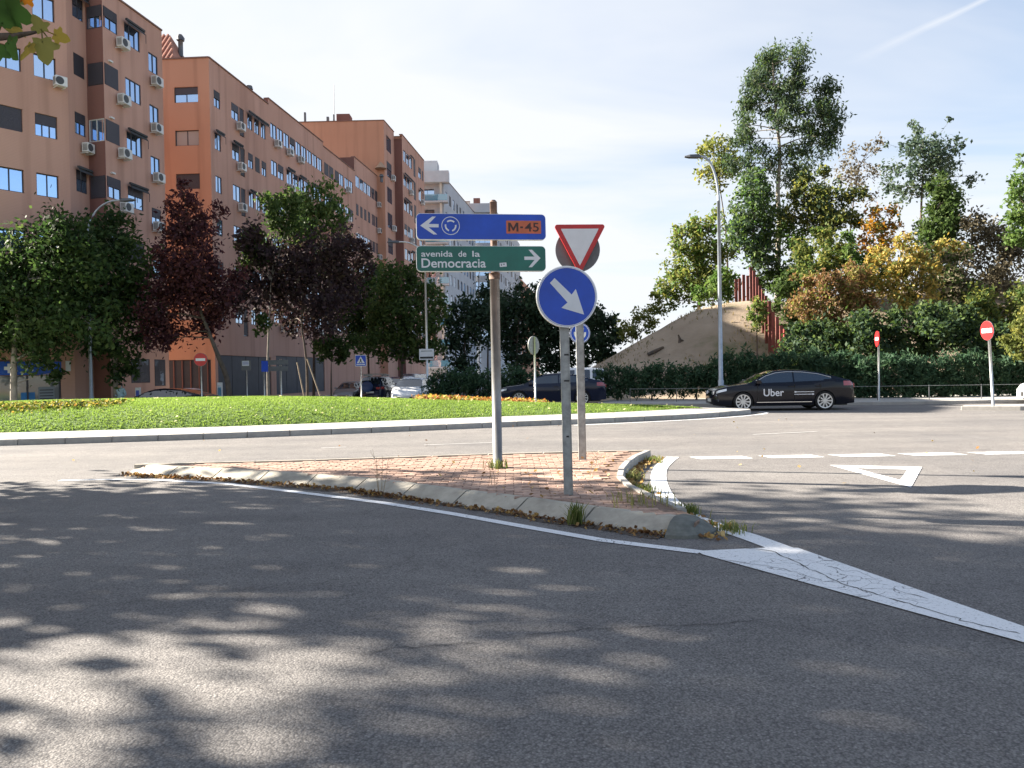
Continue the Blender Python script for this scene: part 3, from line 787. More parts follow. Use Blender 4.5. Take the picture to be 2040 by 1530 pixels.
# --- tall direction sign
D0 = 10.6
pb = Vector((-0.22, D0, 0.138)); RZ = R(9)
ds = thing('direction_sign', 'tall grey post with a blue and a green direction panel on the brick island', 'direction sign', pb)
def zof(px, py, D): return AT(px, py, D).z
pmb = MB()
zt0 = zof(990, 548, D0)-pb.z
pmb.tube([(0, 0, -0.05), (0, 0, zt0-0.06)], 0.067, 24)
pole = pmb.build('post', M['pole_brown'], ds, smooth=True)
cmb = MB(); cmb.tube([(0, 0, zt0-0.06), (0, 0, zt0+0.03)], [0.076, 0.076], 20); cmb.tube([(0, 0, zt0+0.03), (0, 0, zt0+1.02)], 0.05, 16)
cmb.tube([(0, 0, zt0+1.02), (0, 0, zt0+1.05)], [0.055, 0.03], 16)
cmb.build('post_collar', M['rust'], ds, smooth=True)
SC_ = D0/F/math.cos(RZ)
def panel(name, m, ytop, ybot, parent, tilt):
    cxp = (833+1082)/2
    zc = (zof(cxp, ytop, D0)+zof(cxp, ybot, D0))/2-pb.z
    xc = AT(cxp, (ytop+ybot)/2, D0).x-pb.x
    hw = (1082-830)/2*SC_; hh = (zof(cxp, ytop, D0)-zof(cxp, ybot, D0))/2
    p = MB(); plate(p, rrect(-hw, hw, -hh, hh, 0.06), -0.15, -0.085)
    for xx in (-0.5, 0.45): p.box(xx-0.02, xx+0.02, -0.084, -0.04, -hh*0.7, hh*0.7)
    o = p.build(name, M['alu'], parent); o.location = (xc, 0, zc); o.rotation_euler = (0, tilt, RZ)
    f = MB(); plate(f, rrect(-hw+0.006, hw-0.004, -hh+0.006, hh-0.006, 0.055), -0.154, -0.1505)
    f.build(name.replace('panel', 'face'), m, o)
    return o, hw, hh
FY = -0.1562
pan, hw, hh = panel('blue_panel', M['blue'], 430.5, 481.5, ds, R(-0.45))
def parrow(mb, pts, y0=FY, y1=-0.1535): plate(mb, pts, y0, y1)
def lx(px): return (px-957.5)*SC_
def lz(py, c): return -(py-c)*D0/F
a = MB(); cz = 456
parrow(a, [(lx(839), lz(454.5, cz)), (lx(862), lz(437, cz)), (lx(869), lz(437, cz)), (lx(855), lz(451.3, cz)), (lx(874), lz(451.3, cz)), (lx(874), lz(457.7, cz)), (lx(855), lz(457.7, cz)), (lx(871), lz(471.5, cz)), (lx(863.5), lz(471.5, cz))])
a.build('left_arrow', M['white'], pan)
rs = MB(); rc = (lx(897), lz(454.5, cz))
def arcband(mb, c, r0, r1, a0, a1, y0=FY, y1=-0.1535, n=18):
    pts = [(c[0]+r1*math.cos(R(a0+(a1-a0)*k/n)), c[1]+r1*math.sin(R(a0+(a1-a0)*k/n))) for k in range(n+1)]
    pts += [(c[0]+r0*math.cos(R(a1+(a0-a1)*k/n)), c[1]+r0*math.sin(R(a1+(a0-a1)*k/n))) for k in range(n+1)]
    plate(mb, pts, y0, y1)
px_ = SC_
for k in range(2): arcband(rs, rc, 16.3*px_, 17.6*px_, 180*k, 180*k+180, n=24)
for a0 in (45, 165, 285): arcband(rs, rc, 8.3*px_, 11.3*px_, a0, a0+85)
rs.build('roundabout_symbol', M['white'], pan)
ob = MB(); plate(ob, rrect(lx(1005), lx(1074), lz(469, cz), lz(443.5, cz), 0.008), FY, -0.1535); orp = ob.build('road_number_plate', M['orange'], pan)
fit_text('road_number', '45', 28*SC_, 17.5*D0/F, M['brown_ink'], orp, lx(1041.5), FY-0.0005, lz(465, cz), 0.01)
mb = MB(); q_ = lambda a, b: (lx(1009+a*20), lz(465-b*17.5, cz))
plate(mb, [q_(0, 0), q_(0.2, 0), q_(0.2, 0.62), q_(0.44, 0.1), q_(0.56, 0.1), q_(0.8, 0.62), q_(0.8, 0), q_(1, 0), q_(1, 1), q_(0.78, 1), q_(0.5, 0.42), q_(0.22, 1), q_(0, 1)], FY-0.002, FY-0.0003)
plate(mb, [(lx(1032.5), lz(458.5, cz)), (lx(1038), lz(458.5, cz)), (lx(1038), lz(455, cz)), (lx(1032.5), lz(455, cz))], FY-0.002, FY-0.0003)
mb.build('road_letter', M['brown_ink'], orp)
pan2, hw2, hh2 = panel('green_panel', M['green'], 493.5, 543.5, ds, R(-0.4)); cz = 518.5
for wd_, xa_, xb_, hp_ in (('avenida', 841, 901, 11.5), ('de', 912, 927.5, 11.5), ('la', 939, 954, 11.5)): fit_text('street_lettering', wd_, (xb_-xa_)*SC_, hp_*D0/F, M['white'], pan2, lx(xa_), FY+0.001, lz(515, cz), 0.012)
fit_text('street_lettering', 'Democracia', 124*SC_, 18*D0/F, M['white'], pan2, lx(841), FY+0.001, lz(536.3, cz), 0.014)
a = MB()
parrow(a, [(lx(1073), lz(517.5, cz)), (lx(1056), lz(535.5, cz)), (lx(1049), lz(535.5, cz)), (lx(1061), lz(521, cz)), (lx(1041), lz(521, cz)), (lx(1041), lz(514.5, cz)), (lx(1061), lz(514.5, cz)), (lx(1049.5), lz(501, cz)), (lx(1056.5), lz(501, cz))])
a.build('right_arrow', M['white'], pan2)
st = MB(); plate(st, rrect(lx(991), lx(1004.5), lz(537.5, cz), lz(529.5, cz), 0.004), FY, -0.1535); sti = st.build('sticker', M['white'], pan2); sti.rotation_euler = (0, R(-4), 0)
mb = MB()
for xa_, xb_, za_, zb_ in ((993.5, 995.2, 531.5, 535.5), (997.5, 1001, 531.5, 533.5)): plate(mb, [(lx(xa_), lz(zb_, cz)), (lx(xb_), lz(zb_, cz)), (lx(xb_), lz(za_, cz)), (lx(xa_), lz(za_, cz))], FY-0.002, FY-0.0004)
tag(mb.build('sticker_print', M['back'], sti), kind='stuff')

# --- blue arrow sign
D1 = 8.11
b1 = Vector((0.59, D1, 0.138))
s1 = thing('keep_right_sign', 'round blue sign with a white diagonal arrow on a grey channel post', 'road sign', b1)
cen = AT(1127, 592.5, D1)-b1
lean = R(0.6)
mb = MB(); mb.box(-0.042, 0.042, -0.022, 0.022, -0.05, cen.z+0.25)
for sx in (-1, 1): mb.box(sx*0.045-0.004, sx*0.045+0.004, -0.03, 0.022, -0.05, cen.z+0.25)
po = mb.build('post', M['galv_dull'], s1); po.rotation_euler = (0, -lean, 0)
sk = MB()
for zz, ww in ((0.62, 0.03), (1.22, 0.06), (1.5, 0.05)): sk.box(-ww/2, ww/2, -0.0235, -0.0225, zz, zz+0.018)
tag(sk.build('scuff_marks', M['black'], s1), kind='stuff')
r1 = 61*D1/F
dm = MB(); plate(dm, disc_pts(0, 0, r1, 56), -0.075, -0.032)
disc = dm.build('sign_disc', M['alu'], s1, bevel=0.004); disc.location = cen; disc.location.y = 0; disc.rotation_euler = (0, 0, R(7))
fm = MB(); plate(fm, disc_pts(0, 0, r1*0.955, 56), -0.079, -0.0755); fm.build('blue_face', M['blue'], disc)
rm = MB()
for k in range(2): arcband(rm, (0, 0), r1*0.925, r1*0.945, 180*k, 180*k+180, -0.0815, -0.0795, 40)
rm.build('white_ring', M['white'], disc)
def dpt(px, py): return ((px-1127)*D1/F, (592.5-py)*D1/F)
am = MB(); plate(am, [dpt(*p) for p in ((1102.5, 556), (1136, 588.5), (1144.5, 577.5), (1160.5, 628), (1115, 614.5), (1127.5, 604), (1093, 565.5))], -0.082, -0.0795); am.build('white_arrow', M['white'], disc)

# --- give way sign with the back of a round sign behind it
D2 = 11.4
b2 = Vector((1.05, D2, 0.138))
s2 = thing('give_way_sign', 'red and white give way triangle with a grey round sign back behind it', 'road sign', b2)
mb = MB(); tp = zof(1152, 452, D2)-b2.z
mb.box(-0.05, 0.05, -0.025, 0.025, -0.05, tp-0.05)
for sx in (-1, 1): mb.box(sx*0.053-0.004, sx*0.053+0.004, -0.032, 0.025, -0.05, tp-0.05)
po = mb.build('post', M['galv_dull'], s2); po.rotation_euler = (0, -R(0.4), 0)
def rtri(cx, top, hwid, hgt, r, n=5):
    P = [Vector((cx-hwid, top)), Vector((cx, top-hgt)), Vector((cx+hwid, top))]; pts = []
    for i in range(3):
        p, a_, b_ = P[i], P[i-1], P[(i+1) % 3]
        da, db = (a_-p).normalized(), (b_-p).normalized(); bis = (da+db).normalized(); half = math.acos(max(-1, min(1, da.dot(bis))))
        c = p+bis*(r/math.sin(half)); s0 = p+da*(r/math.tan(half)); s1_ = p+db*(r/math.tan(half))
        a0 = math.atan2(*(s0-c).yx); a1 = math.atan2(*(s1_-c).yx); dd = (a1-a0+math.pi) % (2*math.pi)-math.pi
        pts += [(c.x+r*math.cos(a0+dd*k/n), c.y+r*math.sin(a0+dd*k/n)) for k in range(n+1)]
    return pts
cc = AT(1154, 449, D2)-b2; sc2 = D2/F
tm = MB(); plate(tm, rtri(0, 0, 52*sc2, 100*sc2, 0.035), -0.075, -0.036); trio = tm.build('triangle_panel', M['red'], s2, bevel=0.004); trio.location = (cc.x, 0, cc.z); trio.rotation_euler = (0, R(0.6), 0)
tw_ = MB(); plate(tw_, rtri(0, -8.5*sc2, 37.5*sc2, 73*sc2, 0.006), -0.0785, -0.0755); tw_.build('white_face', M['white'], trio)
c2_ = AT(1150, 499, D2+0.1)-b2
bk = MB(); plate(bk, disc_pts(0, 0, 44.5*sc2, 48), 0.03, 0.06); bo = bk.build('round_sign_back', M['back'], s2, bevel=0.004); bo.location = (c2_.x, 0, c2_.z)
hub = MB(); hub.box(-0.03, 0.03, 0.02, 0.031, -0.2, 0.2); hub.build('bracket', M['galv_dull'], bo)

# --- smaller signs round the junction
def post_sign(name, label, px, py_c, D, base_z, r_px, faces, shape='disc', rz=0.0, lean=0.0, post_r=0.03, post_m='galv', hw=None, hh=None, back='back'):
    c = AT(px, py_c, D)
    t_ = thing(name, label, 'road sign', (c.x, D, base_z))
    zc = c.z-base_z
    p = MB(); p.tube([(0, 0, -0.05), (0, 0, zc+(r_px or hh)*D/F*0.9)], post_r, 10); p.build('post', M[post_m], t_, smooth=True)
    sc_ = D/F
    m_ = MB()
    outline = disc_pts(0, 0, r_px*sc_, 36) if shape == 'disc' else rrect(-hw*sc_, hw*sc_, -hh*sc_, hh*sc_, 0.03)
    plate(m_, outline, -0.06, -0.032)
    o = m_.build('sign_panel', M[back], t_); o.location = (0, 0, zc); o.rotation_euler = (0, 0, rz)
    for i, (nm, m2, shp) in enumerate(faces):
        f = MB()
        for s_ in shp: plate(f, [(x*sc_, z*sc_) for x, z in s_], -0.0645-0.003*i, -0.0615-0.003*i)
        f.build(nm, M[m2], o)
    t_.rotation_euler = (0, lean, 0)
    return t_
def bar(hw_, hh_): return [(-hw_, -hh_), (hw_, -hh_), (hw_, hh_), (-hw_, hh_)]
def annulus(r0, r1, a0=0, a1=360, n=24):
    res = []
    seg = 2
    for k in range(seg):
        s, e = a0+(a1-a0)*k/seg, a0+(a1-a0)*(k+1)/seg
        res.append([(r1*math.cos(R(s+(e-s)*i/n)), r1*math.sin(R(s+(e-s)*i/n))) for i in range(n+1)]+[(r0*math.cos(R(e+(s-e)*i/n)), r0*math.sin(R(e+(s-e)*i/n))) for i in range(n+1)])
    return res
post_sign('no_entry_sign', 'round red no entry sign in front of the trees at left', 400.5, 716.5, 34.5, -0.2, 13.5, [('red_face', 'red', [disc_pts(0, 0, 12.8, 36)]), ('white_bar', 'white', [bar(9.5, 2.6)])])
post_sign('no_entry_sign', 'red no entry sign on a leaning post at the right kerb', 1977.5, 658, 24.7, 0.13, 19.5, [('red_face', 'red', [disc_pts(0, 0, 19.0, 36)]), ('white_bar', 'white', [bar(15, 4.3)])], rz=R(-87), lean=R(-3.0), post_r=0.045)
post_sign('turned_sign', 'narrow red sign seen nearly edge on, right of the black sedan', 1750, 675, 30.3, 0.13, 15.5, [('red_face', 'red', [disc_pts(0, 0, 15, 32)]), ('white_bar', 'white', [bar(11, 3)])], rz=R(-101), post_r=0.035, back='red')
lz_, _ = lawn_at(2.6, 26.2)
post_sign('roundabout_sign', 'round blue roundabout sign half hidden behind the sign posts', 1155, 664, 25.6, 0.32, 20.5, [('blue_face', 'blue', [disc_pts(0, 0, 20.0, 40)]), ('white_arrows', 'white', annulus(17.6, 18.8)+[[(12.2*math.cos(R(a0+k*8.5)), 12.2*math.sin(R(a0+k*8.5))) for k in range(11)]+[(8.2*math.cos(R(a0+85-k*8.5)), 8.2*math.sin(R(a0+85-k*8.5))) for k in range(11)] for a0 in (45, 165, 285)])], post_r=0.035, back='alu')
o = post_sign('round_sign_back', 'back of a small round sign on a thin post behind the lawn', 1065, 688, 26.5, 0.45, 18.5, [], rz=R(232), post_r=0.035, post_m='alu', back='galv_dull')
o = post_sign('crossing_sign', 'square blue pedestrian crossing sign by the parked cars', 719, 718.5, 41, -0.3, None, [('blue_face', 'blue', [rrect(-10.4, 10.4, -10.4, 10.4, 1.5)]), ('white_triangle', 'white', [[(-8, -5), (8, -5), (0, 8.5)], bar(9, 1.2) and [(-8.5, -8.6), (8.5, -8.6), (8.5, -6.6), (-8.5, -6.6)]]), ('walker', 'black', [[(-3.5, -4.5), (-1.2, -0.5), (-1.4, 2), (0, 4.2), (1.4, 2), (1.2, -0.5), (3, -4.5), (1.8, -4.5), (0, -1.2), (-2.2, -4.5)]])], shape='rect', hw=11.2, hh=11.2, back='alu')
post_sign('notice_sign', 'small pale notice sign on a thin post before the garages', 491, 728, 40, -0.3, None, [('notice_face', 'white', [[(-8, -1), (6, -1), (6, 9), (-8, 9)]]), ('notice_print', 'blue', [[(-7, 2.4), (5, 2.4), (5, 3.6), (-7, 3.6)], [(-7, 6), (5, 6), (5, 7), (-7, 7)]])], shape='rect', hw=9.5, hh=10, back='back')
t_ = thing('direction_sign', 'backs of two grey direction panels stacked on a post', 'direction sign', (AT(559, 728, 40).x, 40, -0.3))
mb = MB(); mb.tube([(0, 0, -0.05), (0, 0, AT(559, 715, 40).z+0.3)], 0.05, 10); mb.build('post', M['galv'], t_, smooth=True)
for yy in (722, 734.5):
    c_ = AT(552, yy, 40); mb = MB(); plate(mb, rrect(-0.6, 0.6, -0.125, 0.125, 0.03), 0.05, 0.08); o = mb.build('panel', M['back'], t_); o.location = (c_.x-AT(559, 728, 40).x, -0.12, c_.z+0.3)
t_ = thing('turned_sign', 'blue sign turned edge on beside the stacked panels', 'road sign', (AT(526, 740, 39).x, 39, -0.3))
mb = MB(); mb.tube([(0, 0, -0.05), (0, 0, AT(526, 722, 39).z+0.3)], 0.04, 10); mb.build('post', M['galv'], t_, smooth=True)
mb = MB(); plate(mb, rrect(-0.28, 0.28, -0.28, 0.28, 0.03), -0.06, -0.03); o = mb.build('sign_panel', M['blue'], t_); o.location = (0, 0, AT(526, 730, 39).z+0.3); o.rotation_euler = (0, 0, R(75))

# --- lamp posts
def lamp(label, px, D, base_z, head_px, top_py, m='lampgrey', r0=0.09, r1=0.05, plate_label=None, group='street lamps'):
    b = AT(px, 745, D); t_ = thing('street_lamp', label, 'street lamp', (b.x, D, base_z), group=None)
    top = AT(px, top_py, D).z-base_z
    hd = AT(head_px[0], head_px[1], D); hx, hz_ = hd.x-b.x, hd.z-base_z
    p = MB(); p.tube([(0, 0, -0.1), (0, 0, 0.9), (0, 0, 0.92), (0, 0, top)], [r0*1.25, r0*1.25, r0, r1*1.1], 14); p.build('post', M[m], t_, smooth=True)
    arm = [(0, 0, top-0.02)]
    for k in range(1, 11):
        q = k/10; an = q*math.pi/2
        arm.append((hx*0.86*(1-math.cos(an)), 0, top+(hz_-top)*math.sin(an)))
    arm.append((hx, 0, hz_))
    a_ = MB(); a_.tube(arm, [r1*1.05]+[r1*0.85]*11, 10); a_.build('arm', M[m if m != 'lampgrey' else 'lampgrey'], t_, smooth=True)
    s = 1 if hx > 0 else -1
    h = MB()
    for i, (x0, w_, h_) in enumerate(((0, 0.05, 0.04), (0.12, 0.13, 0.075), (0.45, 0.15, 0.07), (0.62, 0.08, 0.03))): pass
    ring = lambda x, w_, h0, h1: [(hx+s*x-s*0.1, -w_, hz_+h0), (hx+s*x-s*0.1, w_, hz_+h0), (hx+s*x-s*0.1, w_*0.6, hz_+h1), (hx+s*x-s*0.1, -w_*0.6, hz_+h1)]
    rs_ = [ring(0, 0.05, -0.05, 0.05), ring(0.15, 0.13, -0.06, 0.09), ring(0.5, 0.15, -0.045, 0.08), ring(0.72, 0.07, -0.02, 0.03)]
    vs = [v for r_ in rs_ for v in r_]; fs = [(0, 1, 2, 3), (15, 14, 13, 12)]
    for i in range(3):
        for k in range(4): fs.append((i*4+k, i*4+(k+1) % 4, (i+1)*4+(k+1) % 4, (i+1)*4+k))
    h.add(vs, fs); h.build('lamp_head', M['lampdark'], t_, bevel=0.01)
    return t_
lamp('tall slim street lamp with a curved arm in front of the earth mound', 1436, 33, 0.13, (1392, 312), 400, r0=0.1, r1=0.06)
lamp('street lamp standing among the trees at far left', 181, 36, -0.2, (244, 399), 470, r0=0.085)
l2 = lamp('pale street lamp with a white notice board beside the white parked car', 851, 46, -0.2, (792, 482), 520, m='alu', r0=0.085)
c_ = AT(851, 706, 46); nb_ = MB(); plate(nb_, rrect(-0.45, 0.45, -0.33, 0.33, 0.01), -0.14, -0.115); o = nb_.build('notice_board', M['white'], l2); o.location = (0, 0, c_.z+0.2)
nb_ = MB(); plate(nb_, bar(0.4, 0.06), -0.1445, -0.1415); q = nb_.build('notice_stripe', M['black'], o); q.location = (0, 0, -0.2)
nb_ = MB(); plate(nb_, bar(0.34, 0.02), -0.1445, -0.1415); q = nb_.build('notice_stripe', M['back'], o); q.location = (0, 0, 0.2)
lamp('distant thin street lamp rising from the dark pines', 957, 75, 0.0, (990, 530), 548, m='alu', r0=0.09)

# --- low cable fence along the far pavement
fn = thing('cable_fence', 'low cable and post fence in front of the oleander hedge', 'fence', (0, 0, 0))
fp = [Vector((5.2, 33.2, 0.13)), Vector((9, 31.9, 0.13)), Vector((14, 30.9, 0.13)), Vector((20, 30.3, 0.13)), Vector((27, 30.0, 0.13))]
pp = resample(fp, 2.0)
for i, p in enumerate(pp):
    mb = MB(); mb.tube([p-Vector((0, 0, 0.05)), p+Vector((0, 0, 0.6))], 0.016, 8); mb.build('post', M['lampdark'], fn)
for zz in (0.57,):
    mb = MB(); mb.tube([p+Vector((0, 0, zz)) for p in pp], 0.008, 6); mb.build('cable', M['galv_dull'], fn)
# ================================================================== buildings
def brickwall(name, c, c2):
    m = bpy.data.materials.new(name); m.use_nodes = True
    t = m.node_tree; b = t.nodes['Principled BSDF']; b.inputs['Roughness'].default_value = 0.9; b.inputs['Specular IOR Level'].default_value = 0.2
    g = t.nodes.new('ShaderNodeNewGeometry').outputs['Position']
    n = t.nodes.new('ShaderNodeTexNoise'); n.inputs['Scale'].default_value = 0.22; n.inputs['Detail'].default_value = 6; t.links.new(g, n.inputs['Vector'])
    r = t.nodes.new('ShaderNodeValToRGB'); r.color_ramp.elements[0].position = 0.3; r.color_ramp.elements[1].position = 0.72
    r.color_ramp.elements[0].color = (*c, 1); r.color_ramp.elements[1].color = (*c2, 1); t.links.new(n.outputs['Fac'], r.inputs['Fac'])
    # rain streaks: noise stretched vertically
    mp_ = t.nodes.new('ShaderNodeMapping'); mp_.inputs['Scale'].default_value = (1.3, 1.3, 0.07); t.links.new(g, mp_.inputs[0])
    n2 = t.nodes.new('ShaderNodeTexNoise'); n2.inputs['Scale'].default_value = 1.0; n2.inputs['Detail'].default_value = 5; t.links.new(mp_.outputs[0], n2.inputs['Vector'])
    r2 = t.nodes.new('ShaderNodeValToRGB'); r2.color_ramp.elements[0].position = 0.28; r2.color_ramp.elements[0].color = (0.78, 0.76, 0.75, 1); r2.color_ramp.elements[1].position = 0.5; r2.color_ramp.elements[1].color = (1, 1, 1, 1)
    t.links.new(n2.outputs['Fac'], r2.inputs['Fac'])
    # brick courses: fine horizontal banding
    w_ = t.nodes.new('ShaderNodeTexWave'); w_.wave_type = 'BANDS'; w_.bands_direction = 'Z'; w_.inputs['Scale'].default_value = 4.5; w_.inputs['Distortion'].default_value = 0.3; t.links.new(g, w_.inputs['Vector'])
    r3 = t.nodes.new('ShaderNodeValToRGB'); r3.color_ramp.elements[0].color = (0.88, 0.88, 0.88, 1); r3.color_ramp.elements[0].position = 0.05; r3.color_ramp.elements[1].position = 0.3; t.links.new(w_.outputs['Fac'], r3.inputs['Fac'])
    m1 = t.nodes.new('ShaderNodeMix'); m1.data_type = 'RGBA'; m1.blend_type = 'MULTIPLY'; m1.inputs[0].default_value = 1; t.links.new(r.outputs[0], m1.inputs[6]); t.links.new(r2.outputs[0], m1.inputs[7])
    m2 = t.nodes.new('ShaderNodeMix'); m2.data_type = 'RGBA'; m2.blend_type = 'MULTIPLY'; m2.inputs[0].default_value = 0.8; t.links.new(m1.outputs[2], m2.inputs[6]); t.links.new(r3.outputs[0], m2.inputs[7])
    t.links.new(m2.outputs[2], b.inputs['Base Color'])
    return m
M['brick'] = brickwall('orange_brick', (0.53, 0.31, 0.235), (0.6, 0.36, 0.28))
M['brick2'] = brickwall('deep_orange_brick', (0.53, 0.28, 0.185), (0.59, 0.32, 0.215))
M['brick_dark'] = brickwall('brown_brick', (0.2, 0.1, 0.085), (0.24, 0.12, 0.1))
M['grey_wall'] = mat('grey_render', (0.46, 0.49, 0.53), 0.8, noise=(0.4, 0.1))
M['cream_wall'] = mat('cream_render', (0.56, 0.54, 0.48), 0.8, noise=(0.4, 0.08))
M['slate'] = mat('slate_shutter', (0.045, 0.05, 0.065), 0.6, noise=(1.2, 0.2))
M['frame'] = mat('window_frame', (0.04, 0.038, 0.05), 0.5)
M['frame_w'] = mat('white_window_frame', (0.6, 0.6, 0.58), 0.5)
M['blind'] = mat('brown_blind', (0.055, 0.05, 0.062), 0.6, rnd=0.25)
M['blind_l'] = mat('pale_blind', (0.42, 0.40, 0.36), 0.6, rnd=0.15)
M['cap'] = mat('parapet_cap', (0.2, 0.115, 0.09), 0.8, noise=(1, 0.2))
M['ac'] = mat('white_plastic', (0.68, 0.68, 0.66), 0.5, rnd=0.08)
M['ac_dark'] = mat('dark_grille', (0.06, 0.065, 0.07), 0.6)
M['awning'] = mat('awning_cloth', (0.05, 0.052, 0.055), 0.8, rnd=0.3)
M['rooftile'] = mat('clay_tile', (0.42, 0.19, 0.13), 0.85, noise=(3, 0.25), rnd=0.2)
def glassmat(name, col, ior, rough=0.02, bump=0.0, metal=0.0):
    m = mat(name, col, rough, metal, 0.9, ior=ior)
    if bump:
        t = m.node_tree; n = t.nodes.new('ShaderNodeTexNoise'); n.inputs['Scale'].default_value = 0.9
        g = t.nodes.new('ShaderNodeNewGeometry'); t.links.new(g.outputs['Position'], n.inputs['Vector'])
        bp = t.nodes.new('ShaderNodeBump'); bp.inputs['Strength'].default_value = bump; bp.inputs['Distance'].default_value = 0.02
        t.links.new(n.outputs['Fac'], bp.inputs['Height']); t.links.new(bp.outputs[0], t.nodes['Principled BSDF'].inputs['Normal'])
    return m
M['glass'] = glassmat('window_glass', (0.42, 0.56, 0.76), 2.1, 0.02, 0.3, 0.9)
M['glass_curtain'] = glassmat('curtained_glass', (0.3, 0.31, 0.32), 1.8, 0.05)
M['glass_rail'] = glassmat('blue_glass_rail', (0.12, 0.3, 0.42), 1.9, 0.05)

CACHE = {}
def cmesh(key, fn, mats):
    if key not in CACHE:
        o = fn().build(key[0], mats); CACHE[key] = o.data; bpy.data.objects.remove(o)
    return CACHE[key]
class Fac:
    """a facade plane: P0 corner, d direction along it (outward is to the right of d)"""
    def __init__(s, bld, P0, d, u1, z0, z1, m, depth=0.2):
        n_ = math.hypot(*d); s.b, s.P, s.d, s.u1, s.z0, s.z1, s.m, s.depth = bld, Vector((P0[0], P0[1])), Vector((d[0]/n_, d[1]/n_)), u1, z0, z1, m, depth
        s.o = Vector((s.d.y, -s.d.x)); s.holes = []; s.rz = math.atan2(s.d.y, s.d.x); s.rec = 0.05 if abs(s.d.x) < 0.3 else 0.12
    def pt(s, u, z, out=0.0):
        p = s.P+s.d*u+s.o*out; return (p.x, p.y, z)
    def px(s, x, y): return PL(x, y, s.P, s.d)
    def obj(s, name, me, u, z, out=0.0, parent=None):
        p = s.P+s.d*u+s.o*out
        o = shared(name, me, parent or s.b)
        o.location = Vector((p.x, p.y, z))-(s.b.location if parent is None else Vector()); o.rotation_euler = (0, 0, s.rz)
        return o
    def window(s, u0, u1, ztop, h, style='p2', frame='frame', recess=None):
        rec = recess if recess is not None else s.rec
        s.holes.append((u0, u1, ztop-h, ztop))
        w_ = round(u1-u0, 2); h = round(h, 2); fr = 0.045
        np_ = {'p1': 1, 'p2': 2, 'p3': 3, 'h2': 2, 'h3': 3, 's2': 2, 'a2': 2, 'a3': 3, 'c2': 2, 'ah2': 2}.get(style, 2)
        def mk():
            mb = MB()
            mb.box(0, w_, -0.03, 0.04, 0, fr); mb.box(0, w_, -0.03, 0.04, h-fr, h); mb.box(0, fr, -0.03, 0.04, fr, h-fr); mb.box(w_-fr, w_, -0.03, 0.04, fr, h-fr)
            for k in range(1, np_):
                x = w_*k/np_; mb.box(x-fr*0.55, x+fr*0.55, -0.03, 0.04, fr, h-fr)
            return mb
        wo = s.obj('window', cmesh(('window_frame', w_, h, np_, frame), mk, M[frame]), u0, ztop-h, -rec)
        gm = 'glass_curtain' if style[0] == 'c' else 'glass'
        for k in range(np_):
            x0, x1 = w_*k/np_+fr*0.5, w_*(k+1)/np_-fr*0.5
            pm_ = cmesh(('pane', round(x1-x0, 3), h, gm), lambda: MB().box(0, x1-x0, 0.0, 0.012, fr*0.5, h-fr*0.5), M[gm])
            shared('pane', pm_, wo, (x0, 0.0, 0)).rotation_euler = (random.uniform(-0.006, 0.006), 0, random.uniform(-0.012, 0.012))
        f = {'h': 0.45, 's': 0.96}.get(style[0], 0.0)
        if style.startswith('ah'): f = 0.4
        if f:
            hh = round(h*f, 2)
            def bl():
                mb = MB(); k = 0; z = h-0.03
                while z > h-hh and z > 0.04:
                    mb.box(0.03, w_-0.03, -0.06, -0.035, z-0.05, z-0.004); z -= 0.054
                return mb
            shared('roller_blind', cmesh(('roller_blind', w_, h, hh), bl, M['blind']), wo)
        if style[0] == 'a':
            def aw():
                mb = MB(); mb.box(-0.12, w_+0.12, -rec-0.28, -rec-0.16, h+0.02, h+0.13)
                mb.add([(-0.1, -rec-0.16, h+0.1), (w_+0.1, -rec-0.16, h+0.1), (w_+0.1, -rec-0.34, h-0.16), (-0.1, -rec-0.34, h-0.16), (-0.1, -rec-0.16, h+0.08), (w_+0.1, -rec-0.16, h+0.08), (w_+0.1, -rec-0.33, h-0.18), (-0.1, -rec-0.33, h-0.18)],
                       [(0, 1, 2, 3), (7, 6, 5, 4), (0, 3, 7, 4), (1, 5, 6, 2), (2, 6, 7, 3)])
                for x in (-0.1, w_+0.08): mb.box(x, x+0.02, -rec-0.33, -rec-0.31, h-0.6, h-0.17)
                return mb
            shared('awning', cmesh(('awning', w_, h, rec), aw, M['awning']), wo)
        return wo
    def ac(s, u, z, w_=0.85, h=0.62, out=0.12):
        w_, h = round(w_*0.86, 3), round(h*0.86, 3)
        def mk():
            mb = MB(); mb.bbox(0, w_, -0.34, 0, 0, h, 0.02); mb.box(0.06, 0.1, -0.3, 0.14, -0.06, -0.02); mb.box(w_-0.1, w_-0.06, -0.3, 0.14, -0.06, -0.02); return mb
        o = s.obj('air_conditioner', cmesh(('air_conditioner', w_, h), mk, M['ac']), u, z, out)
        def gr():
            mb = MB(); plate(mb, disc_pts(w_*0.36, h*0.5, h*0.4, 20), -0.352, -0.341); plate(mb, disc_pts(w_*0.36, h*0.5, h*0.1, 10), -0.358, -0.353)
            for k in range(6): mb.box(-0.006, -0.001, -0.3, -0.05, h*0.15+k*h*0.12, h*0.15+k*h*0.12+h*0.06)
            return mb
        shared('fan_grille', cmesh(('fan_grille', w_, h), gr, M['ac_dark']), o)
        return o
